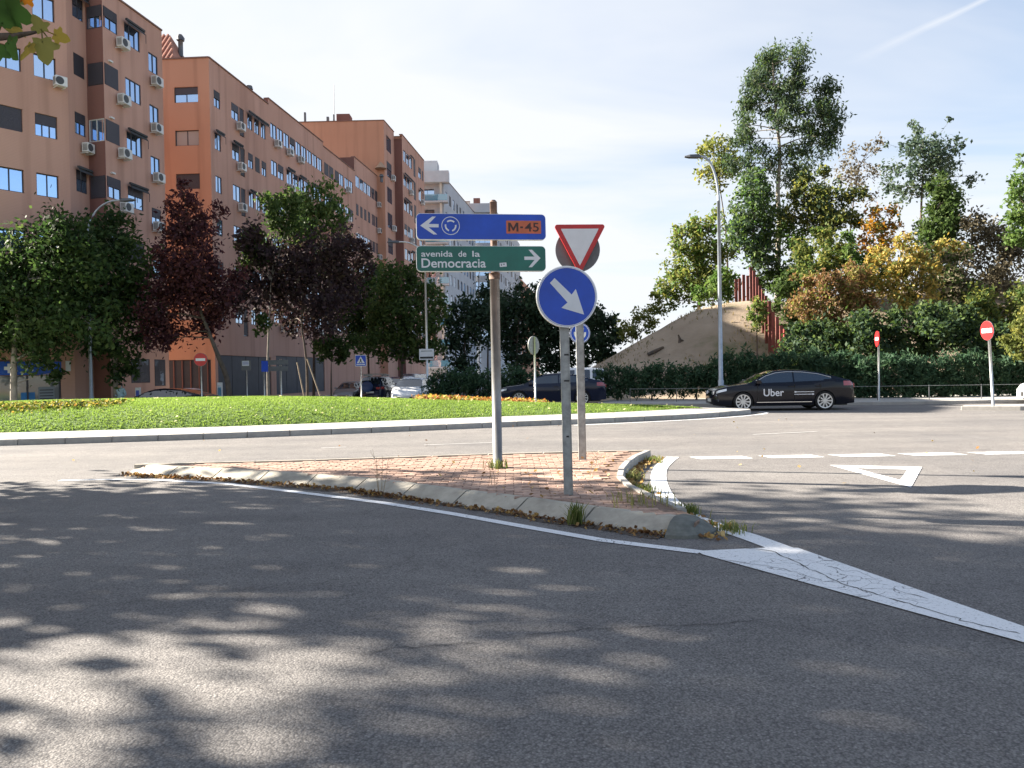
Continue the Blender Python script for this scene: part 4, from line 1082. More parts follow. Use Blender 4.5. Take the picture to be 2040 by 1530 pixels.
    def wall(s, name='wall'):
        mb = MB(s.b.location)
        us = sorted({0.0, s.u1, *[round(x, 4) for h in s.holes for x in h[:2]]}); zs = sorted({s.z0, s.z1, *[round(x, 4) for h in s.holes for x in h[2:]]})
        us = [u for u in us if 0 <= u <= s.u1]; zs = [z for z in zs if s.z0 <= z <= s.z1]
        for i in range(len(us)-1):
            j = 0
            while j < len(zs)-1:
                uc = (us[i]+us[i+1])/2
                free = lambda q: not any(h[0] < uc < h[1] and h[2] < (zs[q]+zs[q+1])/2 < h[3] for h in s.holes)
                if not free(j): j += 1; continue
                k = j
                while k < len(zs)-1 and free(k): k += 1
                mb.quad(s.pt(us[i], zs[j]), s.pt(us[i+1], zs[j]), s.pt(us[i+1], zs[k]), s.pt(us[i], zs[k])); j = k
        D_ = -s.depth
        for a, b, c, d_ in s.holes:
            a, b = max(a, 0), min(b, s.u1)
            mb.quad(s.pt(a, c), s.pt(b, c), s.pt(b, c, D_), s.pt(a, c, D_)); mb.quad(s.pt(a, d_), s.pt(a, d_, D_), s.pt(b, d_, D_), s.pt(b, d_))
            mb.quad(s.pt(a, c), s.pt(a, c, D_), s.pt(a, d_, D_), s.pt(a, d_)); mb.quad(s.pt(b, c), s.pt(b, d_), s.pt(b, d_, D_), s.pt(b, c, D_))
            mb.quad(s.pt(a, c, D_), s.pt(b, c, D_), s.pt(b, d_, D_), s.pt(a, d_, D_))
        return mb.build(name, s.m, s.b)
    def cap(s, u0=0.0, u1=None, z=None, t=0.09):
        u1 = s.u1 if u1 is None else u1; z = s.z1 if z is None else z
        mb = MB(s.b.location); P = [s.pt(u0, 0, 0.06), s.pt(u1, 0, 0.06), s.pt(u1, 0, -0.35), s.pt(u0, 0, -0.35)]
        mb.prism([(p[0], p[1]) for p in P], z, z+t); return mb.build('parapet_cap', M['cap'], s.b)
    def blockbox(s, name, u0, u1, z0, z1, o0, o1, m, parent=None):
        mb = MB(s.b.location); mb.prism([(p[0], p[1]) for p in (s.pt(u0, 0, o1), s.pt(u1, 0, o1), s.pt(u1, 0, o0), s.pt(u0, 0, o0))], z0, z1); return mb.build(name, m, parent or s.b)
def roof_and_back(bld, poly, z, m, zlow=-1.0):
    mb = MB(bld.location); mb.flat(poly, z-0.25); mb.build('roof', m, bld)

# ---- nearest block, upper left
B1 = thing('apartment_block', 'nearest orange brick apartment block at upper left with blue reflecting windows', 'building', (-22, 38, -0.3))
SEAM = (-21.76, 37.5)
ld = Vector((0.8, 1)).normalized(); LU = 3.75
f1 = Fac(B1, (SEAM[0]-ld.x*LU, SEAM[1]-ld.y*LU), (0.8, 1), LU, -0.6, 21.45, M['brick'])
rows = [20.1, 17.25, 14.4, 11.52, 8.65, 5.8]
stA = ['p2', 'p2', 's2', 'p2', 'p2', 'p2']; stB = ['p2', 'p2', 'h3', 'p2', 'p2', 'p2']
for k, z in enumerate(rows):
    f1.window(LU-3.22, LU-2.03, z, 1.1, stA[k]); f1.window(LU-1.5, LU-0.52, z, 1.1, stB[k])
f1.ac(LU-0.72, 15.85, 0.62, 0.55)
# shop at street level
sz0, sz1 = -0.2, 1.75
f1.holes.append((LU-3.45, LU-0.62, sz0, sz1+0.75))
f1.wall(); f1.cap()
shop = f1.blockbox('shop_fascia', LU-3.45, LU-0.64, 1.78, 2.42, -0.06, 0.1, mat('shop_blue', (0.01, 0.08, 0.42), 0.5))
zc_ = 2.1
mb = MB(B1.location); P_ = lambda u, z: f1.pt(u, z, 0.106)
def fpoly(pts, m, name, parent, out=0.106, th=0.006):
    mb = MB(B1.location); n_ = len(pts)
    mb.add([f1.pt(u, z, out) for u, z in pts]+[f1.pt(u, z, out-th) for u, z in pts], [tuple(range(n_))]+[((i+1) % n_, i, i+n_, (i+1) % n_+n_) for i in range(n_)]); return mb.build(name, m, parent)
cu = f1.px(17, 726)[0]; a_ = 0.08; b_ = 0.22
fpoly([(cu-a_, zc_-b_), (cu+a_, zc_-b_), (cu+a_, zc_-a_), (cu+b_, zc_-a_), (cu+b_, zc_+a_), (cu+a_, zc_+a_), (cu+a_, zc_+b_), (cu-a_, zc_+b_), (cu-a_, zc_+a_), (cu-b_, zc_+a_), (cu-b_, zc_-a_), (cu-a_, zc_-a_)], M['white'], 'white_cross', shop)
for tx, uu, zz, ww in (('ve', f1.px(46, 730)[0], 1.95, 0.4), ('cl', f1.px(92, 730)[0], 2.05, 0.3)):
    q = f1.pt(uu, zz, 0.108); q = Vector(q)-B1.location; fit_text('shop_lettering', tx, ww, 0.26, M['white'], shop, q.x, q.y, q.z, 0.01, (math.pi/2, 0, f1.rz))
shopglass = glassmat('shop_glass', (0.16, 0.18, 0.19), 1.6, 0.06)
for k in range(2):
    u0, u1 = LU-3.45+k*1.41, LU-3.45+(k+1)*1.41-0.06
    f1.blockbox('shop_pane', u0+0.02, u1, 0.0, 1.74, -0.14, -0.12, shopglass)
    f1.blockbox('shop_mullion', u1, u1+0.06, sz0, 1.74, -0.16, -0.06, M['frame'])
pp0 = f1.blockbox('window_poster', LU-2.35, LU-1.75, 0.15, 0.95, -0.118, -0.112, mat('poster_blue', (0.02, 0.16, 0.42), 0.5))
vb = f1.blockbox('vinyl_strip', LU-1.6, LU-0.9, 0.2, 1.2, -0.118, -0.112, mat('vinyl_grey', (0.22, 0.25, 0.28), 0.5))
for k in range(6):
    f1.blockbox('vinyl_line', LU-1.55, LU-0.95, 0.32+0.14*k, 0.37+0.14*k, -0.111, -0.108, M['slate'])
plaq = f1.blockbox('wall_plaque', LU-0.42, LU-0.2, 1.95, 2.45, 0.0, 0.06, M['white'])
# second strip after the seam
P2_ = (SEAM[0]+0.13*1.4/1.0084, SEAM[1]+1.4/1.0084)
f2 = Fac(B1, SEAM, (0.13, 1), 1.4, -0.6, 21.45, M['brick'])
for k, (z, st_) in enumerate(((20.85, 'ah2'), (17.95, 's2'), (15.0, 'h2'), (12.1, 'ah2'), (9.2, 's2'), (6.3, 'p2'))): f2.window(0.44, 1.22, z, 1.1, st_)
f2.ac(0.75, 13.05, 0.6, 0.55)
f2.wall(); f2.cap()
P3_ = (-20.56, 38.6)
d3 = (P3_[0]-P2_[0], P3_[1]-P2_[1]); l3 = math.hypot(*d3)
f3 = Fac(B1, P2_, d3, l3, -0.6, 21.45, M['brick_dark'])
f4 = Fac(B1, P3_, (0.16, 1), 4.95, -0.6, 21.45, M['brick'])
for k, z in enumerate((20.62, 17.72, 14.85, 11.95, 9.05, 6.15)):
    f3.window(0.06, l3-0.03, z, 1.15, ('h2', 's2', 'p2', 's2', 'p2', 's2')[k], 'frame_w' if k == 2 else 'frame', recess=0.04)
    f4.window(0.06, 1.12, z, 1.1, ('h2', 's2', 's2', 'h2', 'p2', 's2')[k], recess=0.04)
    f4.window(1.68, 2.95, z-0.12, 1.12, ('a3', 'p3', 'a3', 'ah2', 's2', 'p2')[k])
    f4.window(3.68, 4.5, z-0.85, 1.06, ('p2', 'p2', 'p2', 'h2', 'p2', 's2')[k])
for px, py in ((228, 92), (230, 205), (232, 313), (235, 421), (297, 168), (297, 262), (301, 361), (301, 459)):
    u, z = f4.px(px, py); f4.ac(u, z, 0.75, 0.58)
for k, z in enumerate((18.55, 15.65, 12.8)): f4.blockbox('lamp_bracket', 0.35, 0.6, z+0.22-0.9, z+0.3-0.9, 0.0, 0.12, M['ac'])
# ground floor blinds
f4.window(1.6, 3.2, 2.6, 1.3, 's2'); f4.window(3.6, 4.6, 2.6, 1.5, 's2')
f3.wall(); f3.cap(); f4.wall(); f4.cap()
e4 = f4.pt(4.95, 0); be = (e4[0]-14, e4[1]+2.2)
q0_ = f1.pt(0, 0); q1_ = (q0_[0]-7.8, q0_[1]+6.2)
roof_and_back(B1, [q0_[:2], SEAM, P2_, P3_, e4[:2], be, q1_], 21.45, M['cap'])
fq = Fac(B1, q1_, (q0_[0]-q1_[0], q0_[1]-q1_[1]), math.hypot(7.8, 6.2), -0.6, 21.45, M['brick2'])
for z in rows: fq.window(6.0, 7.3, z, 1.1, 'p2')
fq.wall(); fq.cap()
fb = Fac(B1, (e4[0], e4[1]), (be[0]-e4[0], be[1]-e4[1]), 14, -0.6, 21.45, M['brick2']); fb.wall()

# ---- middle block along the avenue
B2 = thing('apartment_block', 'long orange brick block along the avenue behind the purple tree', 'building', (-20, 52, -0.3))
C2 = (-19.67, 50.0)
ed = Vector((1, -0.06)).normalized(); EL = 13.0
fe = Fac(B2, (C2[0]-ed.x*EL, C2[1]-ed.y*EL), (1, -0.06), EL, -0.8, 22.65, M['brick2'])
for k, z in enumerate((20.8, 17.95, 15.08, 12.2, 9.3, 6.4)):
    fe.window(EL-2.4, EL-0.78, z, 1.02, ('h2', 'c2', 's2', 'p2', 's2', 'p2')[k]); fe.window(EL-6.2, EL-4.6, z, 1.02, 'p2')
fe.holes.append((EL-3.6, EL-0.3, -0.5, 2.75))
fe.wall(); fe.cap()
fe.blockbox('gate_shade_slab', EL-3.58, EL-0.32, -0.5, 2.73, -0.19, -0.15, M['slate'])  # dark slab added for the shade inside the entrance behind the bars
for k in range(6): fe.blockbox('gate_bar', EL-3.5+k*0.58, EL-3.42+k*0.58, -0.5, 2.7, -0.12, -0.04, M['brick_dark'])
fs = Fac(B2, C2, (0.13, 1), 8.7, -0.8, 22.65, M['brick'])
for k, z in enumerate((20.8, 17.95, 15.08, 12.2, 9.35, 6.45)):
    fs.window(0.55, 1.35, z, 1.12, ('h2', 'a2', 'p2', 'p2', 'h2', 'p2')[k])
    fs.window(2.9, 3.95, z, 1.12, ('h2', 'ah2', 'p2', 'p2', 'p2', 'h2')[k])
    fs.window(4.05, 4.75, z+0.02, 2.0, 's2', recess=0.1)
    for q in range(3): fs.window(5.25+q*1.08, 6.0+q*1.08, z+0.02, 1.1, (('a2', 'a2', 'a2'), ('h2', 's2', 'h2'), ('a2', 'p2', 'p2'), ('p2', 's2', 'p2'), ('p2', 'p2', 'h2'), ('p2', 'p2', 'p2'))[k][q])
    if k < 4: fs.ac(3.4, z-1.75, 0.8, 0.62)
fs.holes.append((0.35, 8.3, 0.15, 3.05)); fs.wall(); fs.cap()
for k in range(4): fs.blockbox('garage_door', 0.38+k*1.99, 0.38+k*1.99+1.93, 0.16, 3.04, -0.14, -0.06, M['slate'])
P_b = fs.pt(8.7, 0)[:2]
fsb = Fac(B2, P_b, (0.13, 1), 11.3, -0.8, 23.1, M['brick'])
rr = random.Random(4)
for k, z in enumerate((21.4, 18.5, 15.6, 12.7, 9.8, 6.9)):
    u = 0.35
    while u < 10.4:
        w_ = 1.05 if k in (0, 1, 2) else 1.0
        st_ = rr.choice(('p2', 'p2', 'p2', 'p2', 'a2', 'h2')) if k != 1 else rr.choice(('p2', 'p2', 'a2', 's2', 'h2'))
        fsb.window(u, u+w_, z, 1.15, st_); u += w_+(0.14 if k == 0 else rr.choice((0.14, 0.14, 0.6)))
    for _ in range(3): fsb.ac(rr.uniform(0.6, 9), z-1.75, 0.8, 0.6)
fsb.holes.append((0.5, 10.6, 0.15, 3.2)); fsb.wall(); fsb.cap(0.0, 11.3)
for k in range(5): fsb.blockbox('garage_door', 0.53+k*2.02, 0.53+k*2.02+1.94, 0.16, 3.18, -0.14, -0.06, M['slate'])
P_c = fsb.pt(11.3, 0)[:2]
fsc = Fac(B2, P_c, (0.13, 1), 8.6, -0.8, 22.75, M['brick'])
for k, z in enumerate((21.4, 18.5, 15.6, 12.7, 9.8, 6.9)):
    u = 0.2
    for q in range(6):
        fsc.window(u, u+1.1, z, 1.15, (('s2', 's2', 's2', 'p2', 'p2', 'p2'), ('p2', 's2', 'h2', 'p2', 'p2', 's2'))[k % 2][q]); u += 1.1+(0.12 if q not in (1, 3) else 0.4)
    fsc.ac(5.6, z-1.5, 0.8, 0.62)
fsc.wall(); fsc.cap()
mb = MB(B2.location)                   # dark set-back attic roof behind the lower parapet
a0, a1 = fsc.pt(0.3, 22.7, -0.5), fsc.pt(8.5, 22.7, -0.5); c0, c1 = fsc.pt(0.3, 24.1, -2.2), fsc.pt(8.5, 24.1, -2.2)
mb.quad(a0, a1, c1, c0); d0, d1 = fsc.pt(0.3, 24.1, -8), fsc.pt(8.5, 24.1, -8); mb.quad(c0, c1, d1, d0); mb.add([a0, c0, d0, fsc.pt(0.3, 22.7, -8)], [(0, 1, 2, 3)])
mb.build('attic_roof', M['slate'], B2)
P_d = fsc.pt(8.6, 0)[:2]
fsd = Fac(B2, P_d, (0.13, 1), 11.0, -0.8, 24.2, M['brick'])
for k, z in enumerate((22.45, 19.5, 16.5, 13.6, 10.7, 7.8)):
    u = 0.35
    for q in range(8):
        w_ = 1.15
        st_ = (('p2', 'p2', 'p2', 'p2', 'h2', 's2', 's2', 'a2'), ('s2', 's2', 's2', 's2', 'p2', 'p2', 'p2', 'h2'), ('p2', 'p2', 'p2', 'p2', 'p2', 'p2', 'p2', 'h2'))[k % 3][q]
        if k % 3 == 1 and q < 4: fsd.window(u, u+0.75, z, 1.2, st_)
        else: fsd.window(u, u+w_, z, 1.2, st_)
        u += w_+0.15
    fsd.ac(7.2, z-1.8, 0.85, 0.62)
fsd.wall(); fsd.cap()
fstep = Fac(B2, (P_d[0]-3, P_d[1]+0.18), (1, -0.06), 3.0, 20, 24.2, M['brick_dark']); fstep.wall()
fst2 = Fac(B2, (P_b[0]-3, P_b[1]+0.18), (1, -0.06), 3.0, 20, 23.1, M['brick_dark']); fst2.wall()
for f_ in (fs, fsb, fsc, fsd):
    a, b = f_.pt(0, 0), f_.pt(f_.u1, 0); roof_and_back(B2, [a[:2], b[:2], (b[0]-13, b[1]+1), (a[0]-13, a[1]+1)], f_.z1, M['cap'])
for px, py, D in ((497, 178, 56), (760, 352, 84)):
    p = AT(px, py, D); mb = MB(B2.location); mb.tube([(p.x, p.y, p.z-0.6), (p.x, p.y, p.z)], 0.16, 10); mb.tube([(p.x, p.y, p.z), (p.x, p.y, p.z+0.25)], [0.26, 0.2], 10); mb.build('roof_vent', M['back'], B2, smooth=True)
# tiled hip roof and chimneys above the corner
t0 = AT(318, 119, 56); t1 = AT(390, 117, 56); tz = 22.4; ap0 = AT(330, 88, 58); ap1 = AT(357, 88, 58)
e0, e1 = Vector((t0.x-4, 52.5, tz+0.25)), Vector((t1.x, 52.5, tz+0.25)); k0, k1 = Vector((t0.x-4, 61, tz+0.25)), Vector((t1.x, 61, tz+0.25)); q0, q1 = Vector((ap0.x-3, 56.5, ap0.z)), Vector((ap1.x, 56.5, ap1.z))
mb = MB(B2.location); mb.quad(e0, e1, q1, q0); mb.add([e1, k1, q1], [(0, 1, 2)]); mb.quad(k1, k0, q0, q1)
tr = mb.build('tiled_roof', M['rooftile'], B2)
for k in range(22):
    f_ = k/21; a = e0.lerp(e1, f_)+Vector((0, -0.05, 0.0)); b = Vector((a.x, 0, 0)); bx = max(q0.x, min(q1.x, a.x))
    if a.x > q1.x: s_ = (e1.x-a.x)/(e1.x-q1.x)
    else: s_ = 1.0
    b = Vector((a.x, e0.y+(q0.y-e0.y)*s_, e0.z+(q0.z-e0.z)*s_)); mb = MB(B2.location); mb.tube([a+Vector((0, 0, 0.03)), b+Vector((0, 0, 0.03))], 0.085, 6); mb.build('tile_row', M['rooftile'], tr)
for px, top in ((331, 80), (360, 73)):
    p = AT(px, 100, 56.5); zt_ = AT(px, top, 56.5).z; mb = MB(B2.location); mb.tube([(p.x, 56.5, p.z-0.5), (p.x, 56.5, zt_-0.25)], 0.17, 10); mb.tube([(p.x, 56.5, zt_-0.3), (p.x, 56.5, zt_-0.1), (p.x, 56.5, zt_+0.15)], [0.27, 0.3, 0.12], 12); mb.build('chimney', M['back'], tr, smooth=True)

# ---- third block, taller, down the avenue
B3 = thing('apartment_block', 'taller orange brick block with a bare end wall and roof aerial further down the avenue', 'building', (-15, 90, -0.3))
C3 = (-14.1, 86.0)
e3 = Vector((1, -0.02)).normalized(); E3 = 16.0
g0 = Fac(B3, (C3[0]-e3.x*E3, C3[1]-e3.y*E3), (1, -0.02), E3, -0.8, 30.5, M['brick2']); g0.wall(); g0.cap()
g1 = Fac(B3, C3, (0.12, 1), 4.2, -0.8, 30.5, M['brick'])
zs_ = [29.2-2.95*k for k in range(9)]
for k, z in enumerate(zs_):
    g1.window(0.9, 2.9, z, 1.75, ('p2', 'h2', 'p2')[k % 3])
    if k % 2: g1.ac(2.3, z-1.9, 0.9, 0.7)
g1.wall(); g1.cap()
pj = g1.pt(4.2, 0); pk = (pj[0]+0.95, pj[1]-0.02)
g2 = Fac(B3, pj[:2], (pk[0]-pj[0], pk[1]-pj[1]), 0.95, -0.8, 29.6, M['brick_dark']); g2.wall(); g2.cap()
g3 = Fac(B3, pk, (0.12, 1), 11.2, -0.8, 30.2, M['brick'])
for k, z in enumerate(zs_):
    z -= 0.6
    for q in range(3): g3.window(0.5+q*1.45, 1.7+q*1.45, z, 1.35, ('p2', 'a2', 'a2', 'h2')[(k+q//2) % 4])
    g3.window(5.4, 6.4, z+0.4, 2.3, 's2'); g3.window(8.0, 9.4, z, 1.4, ('h2', 'a2', 'p2')[k % 3]); g3.window(10.0, 10.7, z, 1.3, 's2')
    if k % 2: g3.ac(2.8, z-1.9, 0.9, 0.7); g3.ac(8.6, z-1.8, 0.9, 0.7)
g3.wall(); g3.cap()
ee = g3.pt(11.2, 0)
roof_and_back(B3, [g0.pt(0, 0)[:2], C3, pj[:2], pk, ee[:2], (ee[0]-16, ee[1]+2)], 30.3, M['cap'])
for px, py0, py1, wpx, dd, nm, m_ in ((607.5, 224, 245, 4, 88, 'chimney', 'back'), (653, 233, 244, 5, 88, 'roof_vent', 'back'), (665, 228, 244, 3, 88, 'roof_vent', 'back'), (686, 231, 243, 26, 89, 'lift_housing', 'brick_dark')):
    p, q = AT(px, py0, dd), AT(px, py1+3, dd); w2 = wpx*dd/F/2; mb = MB(B3.location); mb.box(p.x-w2, p.x+w2, dd-w2, dd+w2, q.z, p.z); mb.build(nm, M[m_], B3, bevel=0.03)
p, q = AT(665.5, 169, 88), AT(665.5, 232, 88); mb = MB(B3.location); mb.tube([(q.x, 88, q.z), (p.x, 88, p.z)], [0.05, 0.03], 6); mb.build('aerial_mast', M['galv_dull'], B3)
a = AT(765, 318, 85.5); mb = MB(B3.location); mb.tube([(a.x-0.4, 85.6, a.z-1.0), (a.x-0.4, 85.6, a.z-0.2)], [0.7, 0.05], 10); mb.build('vent_cowl', mat('tan_cowl', (0.4, 0.27, 0.18), 0.7), B3)

# ---- grey-white blocks with balconies
B4 = thing('apartment_block', 'grey white block with glass balconies showing above the blue panel', 'building', (-14, 115, -0.3))
D4 = 112.0
x0 = AT(820, 400, D4).x; x1 = AT(884, 400, D4).x; ztop = AT(860, 346, D4).z
h0 = Fac(B4, (x0-6, D4), (1, 0.0), x1-x0+6, -0.8, ztop, M['grey_wall'])
W4 = x1-x0+6
nst = 9; zr_ = [AT(850, 372+41*k, D4).z for k in range(nst)]
for k in range(nst): h0.window(6.3, W4-1.4, zr_[k]-0.35, 1.9, 'p3', recess=0.5)
h0.depth = 0.7; h0.wall()
for k in range(nst):
    z = zr_[k]-2.35
    h0.blockbox('balcony_slab', 5.6, W4+0.7, z-0.22, z, 0.0, 1.3, M['grey_wall'])
    h0.blockbox('balcony_rail', 5.7, W4+0.65, z+0.05, z+0.95, 1.18, 1.22, M['glass_rail'])
    h0.blockbox('balcony_column', W4-0.5, W4-0.2, z, z+2.7, 0.7, 1.0, M['cream_wall'])
h0.blockbox('roof_fascia', 5.4, W4+0.9, ztop-1.6, ztop+0.05, 0.0, 1.5, M['grey_wall'])
h0.blockbox('stair_tower', 5.2, 6.4+4*0.85, ztop-0.2, ztop+2.2, -4, -1.0, M['grey_wall'])
h1 = Fac(B4, (x1, D4), (0.13, 1), 26, -0.8, ztop-0.4, M['grey_wall'])
for k in range(nst):
    for q in range(9): h1.window(1.2+q*2.7, 2.5+q*2.7, zr_[k]-0.4, 1.6, ('p2', 's2', 'p2')[(k+q) % 3])
h1.wall(); h1.cap()
bE = h1.pt(26, 0); roof_and_back(B4, [(x0-6, D4), (x1, D4), bE[:2], (bE[0]-14, bE[1])], ztop-0.2, M['cap'])
B5 = thing('apartment_block', 'pale cream block with grey roof volume and chimney behind the direction sign', 'building', (-8, 140, -0.3))
D5 = 138.0
x0, x1, x2 = AT(903, 430, D5).x, AT(937, 430, D5).x, AT(984, 430, D5).x; zt5 = AT(920, 402, D5).z; zt6 = AT(960, 407, D5).z
k0_ = Fac(B5, (x0-3, D5), (1, 0), x1-x0+3, -0.8, zt5, M['cream_wall']); k1_ = Fac(B5, (x1, D5+0.5), (1, 0), x2-x1, -0.8, zt6, M['grey_wall'])
for k in range(8):
    z = zt5-2.6-3*k; k0_.window(3.6, 5.4, z, 1.4, 'p2'); k1_.window(0.5, 3.6, z, 1.9, 'p3')
k0_.wall(); k0_.cap(); k1_.wall(); k1_.blockbox('roof_fascia', -0.2, x2-x1+0.6, zt6-1.6, zt6+0.04, 0, 1.2, M['grey_wall'])
ch = AT(949, 392, D5); mb = MB(B5.location); mb.box(ch.x-0.6, ch.x+0.6, D5+1, D5+2.2, zt6-0.2, ch.z); mb.build('chimney', M['brick_dark'], B5)
k2_ = Fac(B5, (x2, D5+0.5), (0.13, 1), 40, -0.8, zt6-0.5, M['grey_wall'])
for k in range(8):
    for q in range(12): k2_.window(1+q*3.2, 2.8+q*3.2, zt6-2.6-3*k, 1.6, ('p2', 's2')[(k+q) % 2])
k2_.wall()
roof_and_back(B5, [(x0-3, D5), (x2, D5+0.5), k2_.pt(40, 0)[:2], (k2_.pt(40, 0)[0]-12, D5+40)], zt6-0.3, M['cap'])
B6 = thing('apartment_block', 'farthest orange and cream block at the end of the avenue', 'building', (-3, 215, -0.3))
D6 = 210.0
x0, x1 = AT(985, 560, D6).x, AT(1026, 560, D6).x; zt7 = AT(1010, 541, D6).z
m0 = Fac(B6, (x0-8, D6), (1, 0), x1-x0+8, -1, zt7, M['cream_wall'])
for k in range(7): m0.window(x1-x0+8-3.6, x1-x0+8-1.2, zt7-3-3*k, 1.5, 'p2')
m0.wall()
m1_ = Fac(B6, (x1, D6), (0.13, 1), 70, -1, zt7-0.3, M['brick2'])
for k in range(7):
    for q in range(14): m1_.window(2+q*4.8, 4.6+q*4.8, zt7-3-3*k, 1.6, ('p2', 's2')[(k+q) % 2])
m1_.wall()
roof_and_back(B6, [(x0-8, D6), (x1, D6), m1_.pt(70, 0)[:2], (m1_.pt(70, 0)[0]-14, D6+70)], zt7-0.2, M['cap'])
# ================================================================== trees and shrubs
M['bark'] = mat('bark', (0.09, 0.07, 0.055), 0.95, noise=(6, 0.4), bump=(18, 0.8, 0.03))
M['bark_pale'] = mat('pale_bark', (0.26, 0.23, 0.19), 0.9, noise=(3, 0.4), bump=(12, 0.6, 0.02))
M['stake'] = mat('wood_stake', (0.3, 0.24, 0.17), 0.9, noise=(8, 0.3))
LEAF = {
 'plane': leafmat('plane_leaves', [(0.022, 0.044, 0.016), (0.045, 0.078, 0.024), (0.09, 0.125, 0.04)], 0.36),
 'plum': leafmat('plum_leaves', [(0.036, 0.015, 0.02), (0.075, 0.028, 0.034), (0.16, 0.06, 0.05)], 0.35),
 'dark_plum': leafmat('dark_plum_leaves', [(0.028, 0.019, 0.024), (0.05, 0.03, 0.033), (0.07, 0.055, 0.034)], 0.28),
 'mid': leafmat('mid_green_leaves', [(0.034, 0.06, 0.02), (0.062, 0.1, 0.03), (0.115, 0.155, 0.05)], 0.4),
 'willow': leafmat('pale_green_leaves', [(0.05, 0.09, 0.025), (0.1, 0.16, 0.045), (0.17, 0.22, 0.075)], 0.4),
 'pine': leafmat('pine_needles', [(0.016, 0.034, 0.02), (0.03, 0.055, 0.03), (0.05, 0.08, 0.038)], 0.22),
 'euca': leafmat('eucalyptus_leaves', [(0.035, 0.06, 0.045), (0.06, 0.092, 0.06), (0.115, 0.14, 0.07)], 0.4),
 'olive': leafmat('yellow_green_leaves', [(0.075, 0.1, 0.028), (0.15, 0.17, 0.05), (0.27, 0.25, 0.07)], 0.48),
 'bright': leafmat('bright_green_leaves', [(0.055, 0.11, 0.03), (0.1, 0.165, 0.045), (0.17, 0.22, 0.07)], 0.45),
 'gold': leafmat('golden_leaves', [(0.22, 0.16, 0.045), (0.38, 0.28, 0.08), (0.48, 0.38, 0.15)], 0.4),
 'orange': leafmat('orange_leaves', [(0.2, 0.1, 0.03), (0.42, 0.2, 0.04), (0.5, 0.3, 0.06)], 0.4),
 'rust': leafmat('rust_brown_twigs', [(0.13, 0.075, 0.04), (0.24, 0.14, 0.07), (0.2, 0.17, 0.07)], 0.35),
 'grey': leafmat('grey_brown_twigs', [(0.07, 0.06, 0.04), (0.14, 0.12, 0.08), (0.2, 0.18, 0.12)], 0.3),
 'oleander': leafmat('oleander_leaves', [(0.024, 0.055, 0.03), (0.042, 0.085, 0.045), (0.075, 0.12, 0.058)], 0.32),
}
def crown_pts(cl, rng, leaf, dens, sub=11, sharp=0.3):
    """cl: list of (centre, radius, zscale); leaves gathered round sub-clumps of each clump"""
    out_, tn = [], []
    for c, r, zs in cl:
        n_ = max(30, int(dens*5.5*math.pi*r*r/(0.9*leaf*leaf)))
        k = max(5, int(sub*min(2.2, max(0.6, r))))
        d = rng.normal(size=(k, 3)); d /= np.linalg.norm(d, axis=1)[:, None]
        sc_ = d*(r*rng.uniform(0.35, 0.95, k))[:, None]
        i = rng.integers(0, k, n_)
        p = sc_[i]+rng.normal(size=(n_, 3))*r*sharp*rng.uniform(0.6, 1.1, k)[i][:, None]
        p[:, 2] *= zs
        out_.append(p+np.array(c)); tn.append(np.clip(rng.normal(0, 0.16, k)[i]+rng.normal(0.45, 0.2, n_), 0, 1))
    return np.concatenate(out_), np.concatenate(tn)
